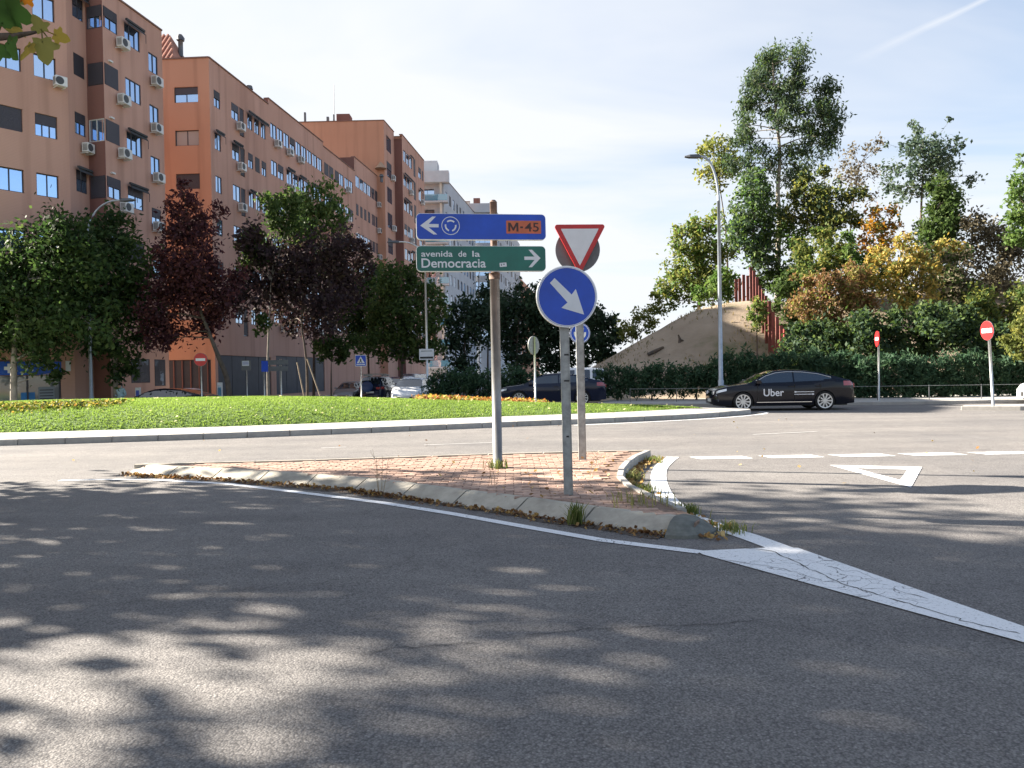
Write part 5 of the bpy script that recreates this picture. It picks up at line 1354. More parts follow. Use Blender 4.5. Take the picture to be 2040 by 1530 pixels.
def tree(name, label, cat, D, base, trunk, clumps, leaf, size, dens=1.0, r0=0.16, bark='bark', seed=1, zs=1.0, spread=0.55, aspect=0.5, droop=0.0, group=None, sub=11, sharp=0.3, base_z=None, limbs=True, stakes=None, mix=None):
    """trunk and clumps are given by where they show in the photograph at depth D"""
    rg = np.random.default_rng(seed)
    b = AT(base[0], base[1], D)
    if base_z is not None: b = Vector((b.x, D, base_z))
    t_ = thing(name, label, cat, b, group=group)
    tp = [Vector((0, 0, -0.15))]+[AT(x, y, D)-b for x, y in trunk]
    tp = [Vector((p.x, (0 if i == 0 else rg.normal(0, 0.05)), p.z)) for i, p in enumerate(tp)]
    mb = MB(); tk = catmull(tp, 4) if len(tp) > 2 else tp
    mb.tube(tk, [r0*(1-0.75*i/(len(tk)-1))+0.02*(i == 0) for i in range(len(tk))], 9)
    mb.build('trunk', M[bark], t_, smooth=True)
    cl = []
    ext = max(8.0, max(x for x, y, r in clumps)-min(x for x, y, r in clumps))*D/F
    for x, y, r in clumps:
        dz = rg.normal(0, 0.28)*ext*spread
        p = AT(x, y, D)-b; cl.append(((p.x, dz, p.z), r*D/F*1.1, zs))
    P, tn = crown_pts(cl, rg, size, dens, sub, sharp)
    if limbs:
        mb = MB()
        for (c, r, _) in cl:
            c = Vector(c); best = min(tk[1:], key=lambda q: (q-c).length+max(0, q.z-c.z)*1.5); rb = max(0.018, min(r0*0.42, r*0.055))
            m_ = best.lerp(c, 0.5)+Vector((rg.normal(0, 0.08)*r, rg.normal(0, 0.08)*r, 0.1*r))
            mb.tube([best, m_, c], [rb, rb*0.7, rb*0.3], 6)
            for _ in range(5):
                v = Vector(rg.normal(size=3)); v.normalize(); s_ = m_.lerp(c, rg.uniform(0.3, 1)); mb.tube([s_, s_+v*r*rg.uniform(0.5, 0.95)], [rb*0.35, rb*0.1], 4)
        mb.build('branches', M[bark], t_, smooth=True)
    if stakes:
        for (xa, ya), (xb, yb) in stakes:
            a, c = AT(xa, ya, D-0.5)-b, AT(xb, yb, D-0.3)-b; mb = MB(); mb.tube([a, c], 0.04, 7); mb.build('support_stake', M['stake'], t_)
    Q = leaf_quads(P, size*0.74, rg, aspect, droop)
    if mix:
        f = rg.random(len(Q)) < mix[1]
        quads_mesh('crown', Q[~f], LEAF[leaf], tn[~f], t_); quads_mesh('turning_leaves', Q[f], LEAF[mix[0]], tn[f], t_)
    else: quads_mesh('crown', Q, LEAF[leaf], tn, t_)
    return t_
GL = 'trees before the left hand blocks'
tree('plane_tree', 'big dark green tree at the far left edge in front of the shop', 'tree', 34, (27, 800), [(27, 740), (30, 660), (45, 580), (80, 500)],
     [(20, 520, 50), (80, 480, 58), (20, 600, 55), (90, 560, 75), (140, 470, 52), (150, 560, 70), (110, 640, 70), (30, 665, 50), (178, 635, 55), (170, 500, 45), (80, 700, 38), (92, 742, 20), (-40, 560, 70), (-40, 650, 60)], 'plane', 0.17, 1.0, 0.16, 'bark_pale', 1, base_z=-0.22)
tree('plane_tree', 'green tree behind the street lamp at left, next to the purple tree', 'tree', 37, (230, 800), [(230, 740), (232, 680), (235, 600), (225, 520)],
     [(215, 450, 36), (195, 470, 40), (235, 500, 45), (240, 560, 55), (275, 540, 40), (230, 620, 52), (275, 610, 40), (245, 690, 38), (235, 735, 24), (205, 680, 34), (262, 745, 16)], 'plane', 0.18, 0.95, 0.13, 'bark_pale', 2, base_z=-0.3)
tree('plum_tree', 'purple leaved tree with a leaning dark trunk and pointed top', 'tree', 36, (460, 800), [(452, 760), (437, 710), (415, 660), (395, 600), (380, 480)],
     [(368, 392, 16), (385, 378, 12), (352, 420, 22), (380, 425, 26), (405, 405, 18), (400, 450, 26), (365, 465, 34), (395, 490, 38), (350, 510, 34), (415, 535, 32), (375, 545, 46), (335, 570, 42), (410, 580, 40), (365, 610, 48), (318, 625, 40), (440, 590, 34), (400, 640, 34), (305, 665, 26), (335, 675, 30), (440, 545, 24), (465, 560, 26)], 'plum', 0.15, 0.8, 0.15, 'bark', 3, base_z=-0.3, sharp=0.34)
tree('plum_tree', 'broad dark brownish purple tree on propped slim trunks', 'tree', 43, (612, 800), [(612, 740), (607, 690), (600, 640), (610, 560)],
     [(540, 500, 36), (575, 520, 45), (620, 540, 52), (660, 520, 45), (700, 490, 32), (530, 560, 45), (580, 580, 52), (640, 600, 50), (690, 560, 42), (720, 520, 24), (510, 600, 40), (560, 630, 36), (680, 620, 36), (620, 640, 34), (490, 545, 26), (735, 500, 14)], 'dark_plum', 0.19, 0.95, 0.09, 'bark', 4, base_z=-0.35, stakes=[((640, 795), (612, 715)), ((607, 795), (592, 722))])
tree('slim_tree', 'slim pale trunked tree left of the stacked grey panels', 'tree', 42, (535, 800), [(534, 730), (536, 660), (540, 560)],
     [(515, 480, 30), (545, 450, 34), (500, 510, 30), (560, 420, 30), (585, 405, 26), (540, 410, 24), (575, 440, 34), (490, 480, 18), (535, 640, 18), (520, 655, 14)], 'mid', 0.18, 0.85, 0.09, 'bark_pale', 5, base_z=-0.35)
tree('willow_tree', 'pale green drooping tree crown in front of the long brick block', 'tree', 55, (625, 800), [(625, 720), (625, 600), (622, 480)],
     [(610, 410, 26), (635, 400, 28), (655, 430, 30), (600, 440, 30), (630, 450, 38), (665, 470, 28), (595, 480, 28), (640, 500, 36), (612, 520, 32), (660, 520, 24)], 'willow', 0.2, 1.0, 0.12, 'bark', 6, zs=1.35, base_z=-0.3, droop=1.4)
tree('street_tree', 'green tree left of the pale lamp post, above the parked cars', 'tree', 50, (800, 800), [(800, 740), (805, 660), (810, 600)],
     [(790, 555, 30), (830, 550, 28), (770, 590, 34), (810, 600, 42), (850, 590, 30), (780, 640, 40), (830, 650, 42), (868, 640, 26), (750, 630, 30), (860, 690, 24), (740, 680, 30), (790, 690, 36), (835, 705, 26), (875, 610, 16)], 'mid', 0.2, 1.0, 0.13, 'bark', 7, base_z=-0.3)
tree('street_tree', 'dark leafy tree between the purple tree and the green one', 'tree', 53, (735, 800), [(735, 740), (733, 680), (730, 620)],
     [(720, 580, 36), (750, 560, 30), (700, 620, 38), (740, 620, 36), (760, 660, 30), (705, 660, 32)], 'plane', 0.2, 1.0, 0.1, 'bark', 8, base_z=-0.3)
tree('round_tree', 'small dark rounded tree above the silver parked car', 'tree', 47, (660, 800), [(660, 750), (660, 720)],
     [(640, 685, 20), (665, 680, 24), (690, 690, 20), (650, 705, 18), (680, 708, 16)], 'plane', 0.18, 1.1, 0.07, 'bark', 9, base_z=-0.3)
GP = 'dark pines along the avenue'
for i, (lb, bx, D, cl) in enumerate((
    ('dark pine just right of the pale lamp post', 925, 60, [(905, 640, 24), (930, 615, 30), (915, 690, 28), (945, 660, 30), (960, 620, 24), (925, 725, 24)]),
    ('tall dark cypress behind the direction sign post', 972, 66, [(978, 560, 14), (972, 585, 20), (985, 600, 20), (970, 630, 26), (990, 650, 24)]),
    ('broad dark pine behind the direction sign post', 1030, 58, [(1000, 620, 30), (1030, 590, 26), (1060, 600, 32), (1010, 670, 38), (1050, 660, 40), (1080, 630, 30), (1030, 715, 30), (1075, 700, 30)]),
    ('dark pine filling the gap behind the blue arrow sign', 1120, 58, [(1090, 590, 24), (1115, 610, 32), (1150, 620, 32), (1100, 660, 36), (1140, 680, 36), (1170, 650, 28), (1110, 715, 28)]),
    ('dark pine sloping down to the earth mound', 1195, 56, [(1185, 640, 24), (1210, 645, 20), (1200, 680, 28), (1225, 665, 18), (1180, 705, 26), (1215, 708, 18)]))):
    tree('pine_tree', lb, 'tree', D, (bx, 790), [(bx, 760), (bx, 700), (bx+3, 640)], cl, 'pine', 0.24, 1.25, 0.14, 'bark', 20+i, base_z=0.0, sharp=0.33)

# ---- earth mound on the right
RIDGE = [(1130, 762), (1165, 740), (1210, 715), (1250, 692), (1300, 664), (1345, 638), (1390, 617), (1440, 605), (1490, 599), (1540, 602), (1600, 598), (1700, 585), (1850, 570), (2040, 560), (2300, 560)]
DR = 47.0
rx = [AT(x, y, DR).x for x, y in RIDGE]; rz_ = [AT(x, y, DR).z for x, y in RIDGE]
def mound(x, y):
    top = float(np.interp(x, rx, rz_, left=0.0))
    if x < rx[0]: top = max(0.0, rz_[0]-(rx[0]-x)*0.5)
    f0 = 39.2+0.5*math.sin(x*0.4)
    if y < DR:
        if y < f0: return 0.1*min(1, max(0, (y-35)/1.5))
        t = (y-f0)/(DR-f0); return 0.1+(top-0.1)*(1.12*t if t < 0.75 else 0.84+0.16*math.sin((t-0.75)/0.25*math.pi/2))
    return max(0.05, top+(y-DR)*(-0.12+0.17*sstep(9, 24, x)))
xs = np.arange(1.5, 60, 0.6); ys = np.arange(35, 75, 0.6)
mb = MB(); rgm = random.Random(9)
mb.v = [(x, y, mound(x, y)+(rgm.uniform(-0.015, 0.015) if y > 37 else 0)) for y in ys for x in xs]
nx = len(xs); mb.f = [(j*nx+i, j*nx+i+1, (j+1)*nx+i+1, (j+1)*nx+i) for j in range(len(ys)-1) for i in range(nx-1)]; mb.m = [0]*len(mb.f)
def moundmat():
    m = mat('mound_earth', (0.26, 0.175, 0.105), 0.95, bump=(6, 0.5, 0.04)); t = m.node_tree; b = t.nodes['Principled BSDF']
    g = t.nodes.new('ShaderNodeNewGeometry').outputs['Position']
    n = t.nodes.new('ShaderNodeTexNoise'); n.inputs['Scale'].default_value = 0.28; n.inputs['Detail'].default_value = 7; n.inputs['Roughness'].default_value = 0.6; t.links.new(g, n.inputs['Vector'])
    r = t.nodes.new('ShaderNodeValToRGB'); e = r.color_ramp.elements; e[0].position = 0.34; e[0].color = (0.12, 0.115, 0.055, 1); e[1].position = 0.46; e[1].color = (0.245, 0.19, 0.135, 1)
    q = e.new(0.6); q.color = (0.31, 0.245, 0.18, 1); q = e.new(0.75); q.color = (0.4, 0.32, 0.22, 1)
    t.links.new(n.outputs['Fac'], r.inputs['Fac']); t.links.new(r.outputs[0], b.inputs['Base Color']); return m
M['mound'] = moundmat()
tag(mb.build('earth_mound_terrain', M['mound'], smooth=True), kind='structure')
for lb, px, py, hh in (('dead tree stump standing on the mound slope', 1353, 655, 0.55), ('fallen dark log on the mound ridge', 1305, 656, 0.3)):
    p = AT(px, py, 44); z = mound(p.x, 44); t_ = thing('tree_stump', lb, 'stump', (p.x, 44, z)); m2 = MB()
    if hh > 0.5: m2.tube([(0, 0, -0.2), (0.03, 0, 0.2), (-0.06, 0, hh*0.8)], [0.11, 0.08, 0.04], 7); m2.tube([(0.02, 0, 0.15), (0.35, 0, 0.02)], [0.09, 0.05], 6)
    else: m2.tube([(-0.45, 0, -0.1), (0, 0, 0.1), (0.5, 0.1, 0.32)], [0.1, 0.12, 0.07], 7)
    m2.build('wood', M['bark'], t_, smooth=True)
rgt = np.random.default_rng(77); Q = []
for _ in range(2600):
    x_, y_ = rgt.uniform(4, 17), rgt.uniform(38, 48.5); z_ = mound(x_, y_)
    if math.sin(x_*1.1+y_*0.7)+math.sin(x_*0.5-y_*1.3)+rgt.normal(0, 0.6) < 0.4 or z_ < 0.15: continue
    h_ = rgt.uniform(0.06, 0.2); an_ = rgt.uniform(0, 6.28); ux, uy = math.cos(an_)*0.035, math.sin(an_)*0.035; lx_, ly_ = rgt.normal(0, 0.06, 2)
    Q.append([(x_-ux, y_-uy, z_-0.03), (x_+ux, y_+uy, z_-0.03), (x_+ux*0.3+lx_, y_+uy*0.3+ly_, z_+h_), (x_-ux*0.3+lx_, y_-uy*0.3+ly_, z_+h_)])
M['dry_grass'] = leafmat('dry_grass', [(0.12, 0.12, 0.05), (0.22, 0.18, 0.09), (0.34, 0.27, 0.15)], 0.3)
tag(quads_mesh('dry_grass', np.array(Q), M['dry_grass'], rgt.random(len(Q))), 'sparse dry grass on the slope of the earth mound', 'grass', kind='stuff')
# rusty stepped plank fence climbing the mound
M['corten'] = mat('rusty_boards', (0.15, 0.042, 0.034), 0.8, noise=(3, 0.35), rnd=0.25)
fn2 = thing('plank_fence', 'rust red plank fence stepping up the earth mound', 'fence', (15, 44, 2))
pl_ = [(1557, 712, 640, 40.0), (1549, 706, 628, 40.6), (1541, 700, 612, 41.2), (1534, 692, 596, 41.8), (1527, 680, 580, 42.6), (1521, 668, 572, 43.4), (1515, 655, 560, 44.2), (1509, 640, 548, 45.0), (1503, 622, 530, 45.8), (1497, 610, 528, 46.6), (1490, 604, 540, 47.2), (1482, 602, 543, 47.6), (1474, 604, 546, 48.0), (1467, 606, 552, 48.4)]
for i, (px, yb, yt, D) in enumerate(pl_):
    a, b = AT(px, yb, D), AT(px, yt+9, D); zb = min(a.z, mound(a.x, D))-0.3
    m2 = MB(fn2.location); m2.box(a.x-0.09, a.x+0.09, D-0.04, D+0.04, zb, b.z+0.15*(i % 2)); m2.build('plank', M['corten'], fn2, bevel=0.01)
a, b = AT(1562, 700, 39.7), AT(1562, 655, 39.7); m2 = MB(fn2.location); m2.tube([(a.x, 39.7, a.z-0.6), (b.x, 39.7, b.z)], 0.05, 8); m2.build('end_post', mat('red_post', (0.4, 0.05, 0.04), 0.6), fn2)

def mz(px, D):
    x = AT(px, 700, D).x; return mound(x, D)-0.1
# ---- trees on the mound
GM = 'trees on the earth mound'
tree('eucalyptus_tree', 'tallest eucalyptus with a bare forked trunk, on top of the mound', 'tree', 52, (1548, 560), [(1550, 500), (1553, 440), (1550, 380), (1553, 310), (1548, 240), (1542, 170), (1540, 120)],
     [(1530, 112, 24), (1555, 105, 22), (1575, 125, 26), (1545, 135, 28), (1600, 150, 22), (1588, 165, 26), (1512, 165, 20), (1500, 185, 24), (1482, 178, 18), (1490, 205, 18), (1545, 180, 24), (1570, 200, 26), (1635, 185, 20), (1650, 180, 16), (1640, 215, 26), (1655, 245, 24), (1622, 235, 24), (1660, 265, 16), (1580, 232, 22), (1550, 225, 16), (1478, 250, 20), (1495, 258, 20), (1482, 275, 18), (1610, 275, 26), (1640, 290, 26), (1590, 300, 20), (1510, 300, 22), (1470, 320, 24), (1495, 330, 22), (1600, 325, 30), (1580, 350, 22), (1505, 200, 16), (1530, 255, 18), (1565, 268, 20), (1535, 335, 20), (1548, 215, 20), (1565, 315, 18), (1525, 150, 20)], 'euca', 0.2, 1.35, 0.2, 'bark_pale', 31, base_z=mz(1548, 52), mix=('mid', 0.35), droop=0.9, aspect=0.32, sharp=0.36, spread=0.5)
tree('eucalyptus_tree', 'light yellow green tree beside the head of the slim street lamp', 'tree', 55, (1450, 600), [(1450, 540), (1445, 450), (1432, 360)],
     [(1418, 285, 20), (1440, 300, 22), (1405, 305, 16), (1425, 325, 22), (1408, 345, 20), (1440, 345, 22), (1428, 375, 14), (1455, 325, 18)], 'olive', 0.19, 0.7, 0.1, 'bark', 32, base_z=mz(1450, 55), sharp=0.36)
tree('dense_tree', 'dense mid green tree below the eucalyptus, right of the lamp post', 'tree', 50, (1500, 575), [(1500, 540), (1500, 470), (1503, 420)],
     [(1500, 355, 24), (1485, 390, 32), (1515, 390, 30), (1530, 420, 32), (1475, 430, 30), (1505, 440, 36), (1545, 450, 28), (1465, 465, 26), (1490, 490, 32), (1530, 490, 32), (1510, 520, 28), (1545, 515, 18)], 'bright', 0.19, 0.95, 0.13, 'bark', 33, base_z=mz(1500, 50), mix=('euca', 0.5))
tree('olive_tree', 'ragged yellow green tree left of the street lamp on the mound edge', 'tree', 52, (1392, 620), [(1392, 590), (1390, 530), (1395, 480)],
     [(1375, 450, 20), (1400, 445, 24), (1425, 440, 22), (1355, 465, 20), (1385, 485, 30), (1415, 490, 30), (1350, 505, 26), (1375, 530, 32), (1410, 540, 32), (1335, 545, 24), (1320, 570, 22), (1355, 570, 30), (1395, 580, 30), (1435, 560, 30), (1440, 510, 24), (1310, 585, 12), (1340, 600, 18)], 'olive', 0.19, 0.85, 0.14, 'bark', 34, base_z=mz(1392, 52), mix=('bright', 0.35))
tree('shrub', 'bright green shrub on the ridge behind the lamp post', 'shrub', 49, (1420, 606), [(1420, 590)], [(1395, 585, 20), (1420, 570, 22), (1445, 585, 20), (1460, 560, 18), (1440, 545, 18)], 'bright', 0.17, 1.0, 0.06, 'bark', 35, base_z=mz(1420, 49))
tree('shrub', 'pale wispy shrub at the left foot of the ridge', 'shrub', 52, (1270, 690), [(1270, 670)], [(1250, 650, 18), (1275, 635, 20), (1300, 625, 18), (1265, 670, 18), (1295, 650, 18), (1320, 610, 16), (1240, 668, 10)], 'olive', 0.17, 0.7, 0.05, 'bark', 36, base_z=mz(1270, 52)-0.4)
tree('poplar_tree', 'small pale poplar seen over the low end of the mound', 'tree', 75, (1223, 720), [(1223, 690)], [(1222, 632, 7), (1223, 645, 9), (1224, 660, 9), (1224, 676, 9)], 'olive', 0.22, 1.0, 0.07, 'bark', 37, base_z=0)
tree('pine_tree', 'olive green pine with layered crown right of the eucalyptus', 'tree', 48, (1642, 565), [(1642, 520), (1640, 450), (1640, 400)],
     [(1595, 385, 24), (1625, 372, 28), (1660, 378, 28), (1690, 395, 24), (1610, 410, 30), (1645, 415, 34), (1680, 425, 28), (1580, 430, 24), (1620, 445, 30), (1660, 450, 30), (1700, 440, 20), (1600, 355, 18), (1640, 345, 16)], 'olive', 0.17, 0.9, 0.12, 'bark', 38, base_z=mz(1642, 48), zs=0.75, mix=('pine', 0.35))
tree('slim_tree', 'slender green tree with thin trunk between eucalyptus and pine', 'tree', 49, (1590, 575), [(1590, 540), (1592, 480)], [(1575, 470, 22), (1600, 480, 22), (1580, 500, 20), (1605, 510, 18), (1565, 455, 16)], 'bright', 0.17, 0.7, 0.06, 'bark', 39, base_z=mz(1590, 49))
tree('bare_tree', 'thin half bare branches reaching up right of the eucalyptus', 'tree', 54, (1690, 560), [(1692, 480), (1700, 400), (1712, 330)],
     [(1700, 300, 14), (1725, 300, 12), (1745, 285, 10), (1690, 330, 18), (1715, 340, 16), (1735, 350, 14), (1700, 365, 18), (1730, 390, 16), (1680, 350, 14), (1750, 295, 6)], 'grey', 0.16, 0.4, 0.08, 'bark', 40, base_z=mz(1690, 54), sharp=0.42)
tree('airy_tree', 'dark airy tree with open crown standing against the sky at right', 'tree', 58, (1835, 560), [(1835, 500), (1835, 430), (1838, 360), (1842, 310)],
     [(1815, 265, 12), (1840, 290, 22), (1865, 280, 16), (1805, 300, 20), (1885, 300, 14), (1830, 320, 24), (1865, 320, 24), (1790, 330, 18), (1900, 330, 20), (1850, 345, 26), (1815, 350, 24), (1885, 350, 20), (1780, 365, 16), (1925, 355, 14), (1830, 375, 20), (1795, 385, 16), (1910, 375, 14), (1775, 280, 5), (1890, 240, 5), (1822, 245, 7)], 'euca', 0.2, 0.75, 0.13, 'bark', 41, base_z=mz(1835, 58), sharp=0.42)
tree('conifer_tree', 'dense dark green conical tree below the airy tree', 'tree', 45, (1875, 560), [(1875, 520), (1875, 420)],
     [(1875, 352, 11), (1870, 375, 20), (1882, 392, 24), (1865, 410, 28), (1890, 425, 30), (1870, 445, 34), (1895, 460, 28), (1855, 465, 26), (1880, 485, 28)], 'mid', 0.17, 1.3, 0.12, 'bark', 42, base_z=mz(1875, 45), sharp=0.28)
tree('autumn_tree', 'thin orange autumn tree left of the dark conical tree', 'tree', 47, (1755, 560), [(1757, 510), (1755, 450)],
     [(1740, 430, 18), (1765, 420, 16), (1725, 460, 20), (1755, 455, 20), (1780, 445, 16), (1710, 490, 22), (1745, 490, 24), (1775, 485, 20), (1690, 515, 18), (1730, 520, 22)], 'orange', 0.17, 0.6, 0.08, 'bark', 43, base_z=mz(1755, 47), sharp=0.38, mix=('olive', 0.35))
tree('thicket_shrub', 'grey brown leafless thicket at the right edge', 'shrub', 44, (1965, 600), [(1965, 560)],
     [(1930, 460, 24), (1960, 450, 26), (1995, 465, 26), (2030, 470, 26), (1945, 500, 32), (1985, 510, 34), (2025, 515, 32), (1920, 535, 28), (1965, 550, 34), (2010, 560, 34)], 'grey', 0.16, 0.85, 0.07, 'bark', 44, base_z=mz(1965, 44))
tree('edge_tree', 'green tree cut by the right edge of the picture', 'tree', 40, (2055, 600), [(2055, 540), (2055, 440)],
     [(2040, 320, 16), (2055, 360, 30), (2025, 380, 20), (2045, 410, 34), (2020, 430, 20), (2050, 460, 34), (2080, 400, 40), (2025, 470, 20)], 'willow', 0.17, 0.8, 0.12, 'bark', 45, base_z=mz(2055, 40))
tree('golden_shrub', 'golden yellow shrub glowing above the hedge', 'shrub', 40, (1810, 640), [(1810, 600)],
     [(1770, 500, 18), (1800, 490, 22), (1830, 500, 24), (1860, 490, 16), (1890, 495, 14), (1750, 530, 22), (1785, 530, 28), (1825, 535, 30), (1860, 525, 18), (1760, 565, 24), (1800, 570, 30), (1835, 575, 26), (1780, 600, 20), (1815, 605, 20)], 'gold', 0.15, 0.95, 0.06, 'bark', 46, base_z=mz(1810, 40), mix=('olive', 0.4))
tree('rust_shrub', 'large rust brown feathery shrub right of the plank fence', 'shrub', 41, (1640, 640), [(1640, 610)],
     [(1600, 570, 24), (1635, 560, 28), (1670, 560, 26), (1700, 570, 26), (1595, 605, 28), (1635, 600, 34), (1680, 605, 32), (1715, 610, 28), (1610, 640, 28), (1660, 640, 32)], 'rust', 0.13, 1.1, 0.06, 'bark', 47, base_z=mz(1640, 41), mix=('olive', 0.3))
tree('leafy_shrub', 'green leafy shrub between fence planks and rust brown shrub', 'shrub', 42, (1572, 640), [(1572, 600)], [(1560, 570, 22), (1580, 550, 20), (1570, 600, 26), (1590, 630, 22), (1560, 640, 22), (1575, 670, 22)], 'mid', 0.16, 1.0, 0.05, 'bark', 48, base_z=mz(1572, 42))
tree('yellow_shrub', 'small yellow green shrub in front of the plank fence', 'shrub', 41.5, (1508, 655), [(1508, 640)], [(1508, 605, 13), (1502, 625, 15), (1515, 628, 13), (1506, 645, 13)], 'willow', 0.13, 1.0, 0.04, 'bark', 49, base_z=mz(1508, 41.5), mix=('olive', 0.5))
tree('leafy_shrub', 'yellow green shrub at the right above the round bush', 'shrub', 38, (1990, 650), [(1990, 630)], [(1940, 600, 24), (1975, 590, 26), (2010, 590, 26), (2040, 600, 24), (1955, 625, 24), (1995, 620, 28), (2035, 625, 24)], 'olive', 0.15, 1.0, 0.05, 'bark', 50, base_z=mz(1990, 38), mix=('mid', 0.4))
tree('round_bush', 'rounded olive bush cut by the right edge beside the leaning sign', 'shrub', 31.5, (2045, 740), [(2045, 700)], [(2030, 650, 18), (2050, 640, 24), (2022, 675, 18), (2045, 680, 28), (2030, 700, 16), (2065, 670, 26)], 'olive', 0.12, 1.1, 0.05, 'bark', 51, base_z=0.13)
for i, (lb, px, D, cl) in enumerate((
    ('dark green shrub mass right of the plank fence, above the hedge', 1625, 38.5, [(1595, 665, 24), (1625, 660, 28), (1660, 660, 28), (1600, 695, 26), (1640, 695, 28), (1675, 690, 24)]),
    ('dark shrub mass below the golden shrub', 1740, 38.5, [(1700, 650, 26), (1735, 640, 26), (1770, 635, 24), (1705, 685, 28), (1745, 680, 30), (1785, 675, 26)]),
    ('dark shrub mass between the golden shrub and the leaning sign', 1860, 38, [(1815, 645, 26), (1850, 630, 26), (1890, 630, 26), (1925, 640, 24), (1825, 680, 28), (1865, 670, 30), (1905, 675, 28), (1945, 670, 24)]),
    ('dark shrub mass behind the leaning sign', 1975, 36.5, [(1965, 660, 24), (1995, 660, 22), (1975, 690, 26), (2005, 695, 22), (2030, 700, 20)]))):
    tree('dark_shrub', lb, 'shrub', D, (px, 720), [(px, 700)], cl, 'mid', 0.16, 1.25, 0.05, 'bark', 60+i, base_z=0.1, mix=('pine', 0.4), sharp=0.33)

for i, (lb, px, D, lf, cl) in enumerate((
    ('dark undergrowth behind the hedge just right of the plank fence', 1600, 37.4, 'pine', [(1575, 690, 24), (1605, 700, 24), (1640, 705, 24), (1670, 705, 22), (1585, 720, 20), (1620, 722, 20), (1655, 722, 20)]),
    ('dark undergrowth behind the hedge below the golden shrub', 1755, 37.2, 'pine', [(1700, 705, 24), (1735, 700, 24), (1770, 705, 24), (1800, 700, 22), (1715, 660, 22), (1765, 655, 22), (1805, 660, 22)]),
    ('dark undergrowth behind the hedge left of the leaning sign', 1885, 36.8, 'pine', [(1835, 705, 24), (1870, 705, 24), (1905, 705, 24), (1940, 705, 24), (1970, 710, 22), (1845, 655, 22), (1890, 655, 24), (1930, 650, 22)]),
    ('olive green shrubbery under the pine and the orange tree', 1690, 45, 'olive', [(1600, 540, 22), (1630, 530, 20), (1720, 545, 26), (1750, 540, 24), (1700, 575, 24), (1660, 540, 18)]),
    ('yellow green saplings behind the rust brown shrub', 1640, 46, 'olive', [(1600, 500, 20), (1625, 480, 20), (1655, 490, 22), (1680, 500, 22), (1612, 525, 20), (1648, 520, 20), (1690, 530, 22)]),
    ('green saplings left of the golden shrub', 1735, 44, 'bright', [(1700, 500, 18), (1720, 520, 20), (1700, 545, 20), (1735, 560, 20), (1690, 470, 14)]),
    ('brownish shrubbery below the dark conical tree', 1880, 42.5, 'grey', [(1850, 505, 22), (1880, 515, 26), (1910, 500, 22), (1900, 560, 30), (1870, 555, 26), (1935, 580, 28), (1895, 600, 28)]),
    ('green shrubbery around the foot of the eucalyptus', 1545, 50, 'mid', [(1520, 560, 20), (1550, 545, 22), (1580, 545, 22), (1560, 575, 22), (1590, 575, 22)]))):
    tree('background_shrub', lb, 'shrub', D, (px, 730), [(px, 700)], cl, lf, 0.16, 1.2, 0.05, 'bark', 80+i, base_z=mz(px, D) if D > 40 else 0.1, mix=('mid', 0.45), sharp=0.34, limbs=False)

# ---- oleander hedges
def hedge(name, label, cat, x0, x1, D, ytop, seed, leaf='oleander', dens=1.15, bz=0.13, ybot=792):
    xs_ = np.arange(x0, x1, 14.0); rg = random.Random(seed); cl = []
    for x in xs_:
        yt = ytop(x) if callable(ytop) else ytop
        y = yt+8
        while y < ybot-6: cl.append((x+rg.uniform(-5, 5), y+rg.uniform(-4, 4), rg.uniform(13, 17))); y += 15
    return tree(name, label, cat, D, ((x0+x1)/2, 800), [((x0+x1)/2, 780)], cl, leaf, 0.15, dens, 0.05, 'bark', seed, base_z=bz, spread=0.14 if x1-x0 < 120 else 0.05, sharp=0.34, limbs=False, droop=-0.7, aspect=0.3)
hedge('oleander_bush', 'oleander bush at the foot of the mound, right of the blue sign post', 'bush', 1200, 1262, 35.5, 738, 71)
hedge('oleander_bush', 'oleander bush in the middle of the row left of the slim lamp', 'bush', 1262, 1335, 35.0, 735, 72)
hedge('oleander_bush', 'oleander bush just left of the slim lamp post', 'bush', 1345, 1430, 34.5, 733, 73)
hedge('hedge', 'long dark oleander hedge behind the black sedan', 'hedge', 1430, 1720, 34, lambda x: 708+4*math.sin(x*0.05), 74)
hedge('hedge', 'dark oleander hedge between the edge-on red sign and the leaning sign', 'hedge', 1720, 2075, 33.3, lambda x: 714+5*math.sin(x*0.045), 75)
hedge('hedge', 'dark oleander hedge on the central strip left of the direction sign post', 'hedge', 862, 1075, 39, lambda x: 742+4*math.sin(x*0.06), 76, bz=0.12, ybot=790)

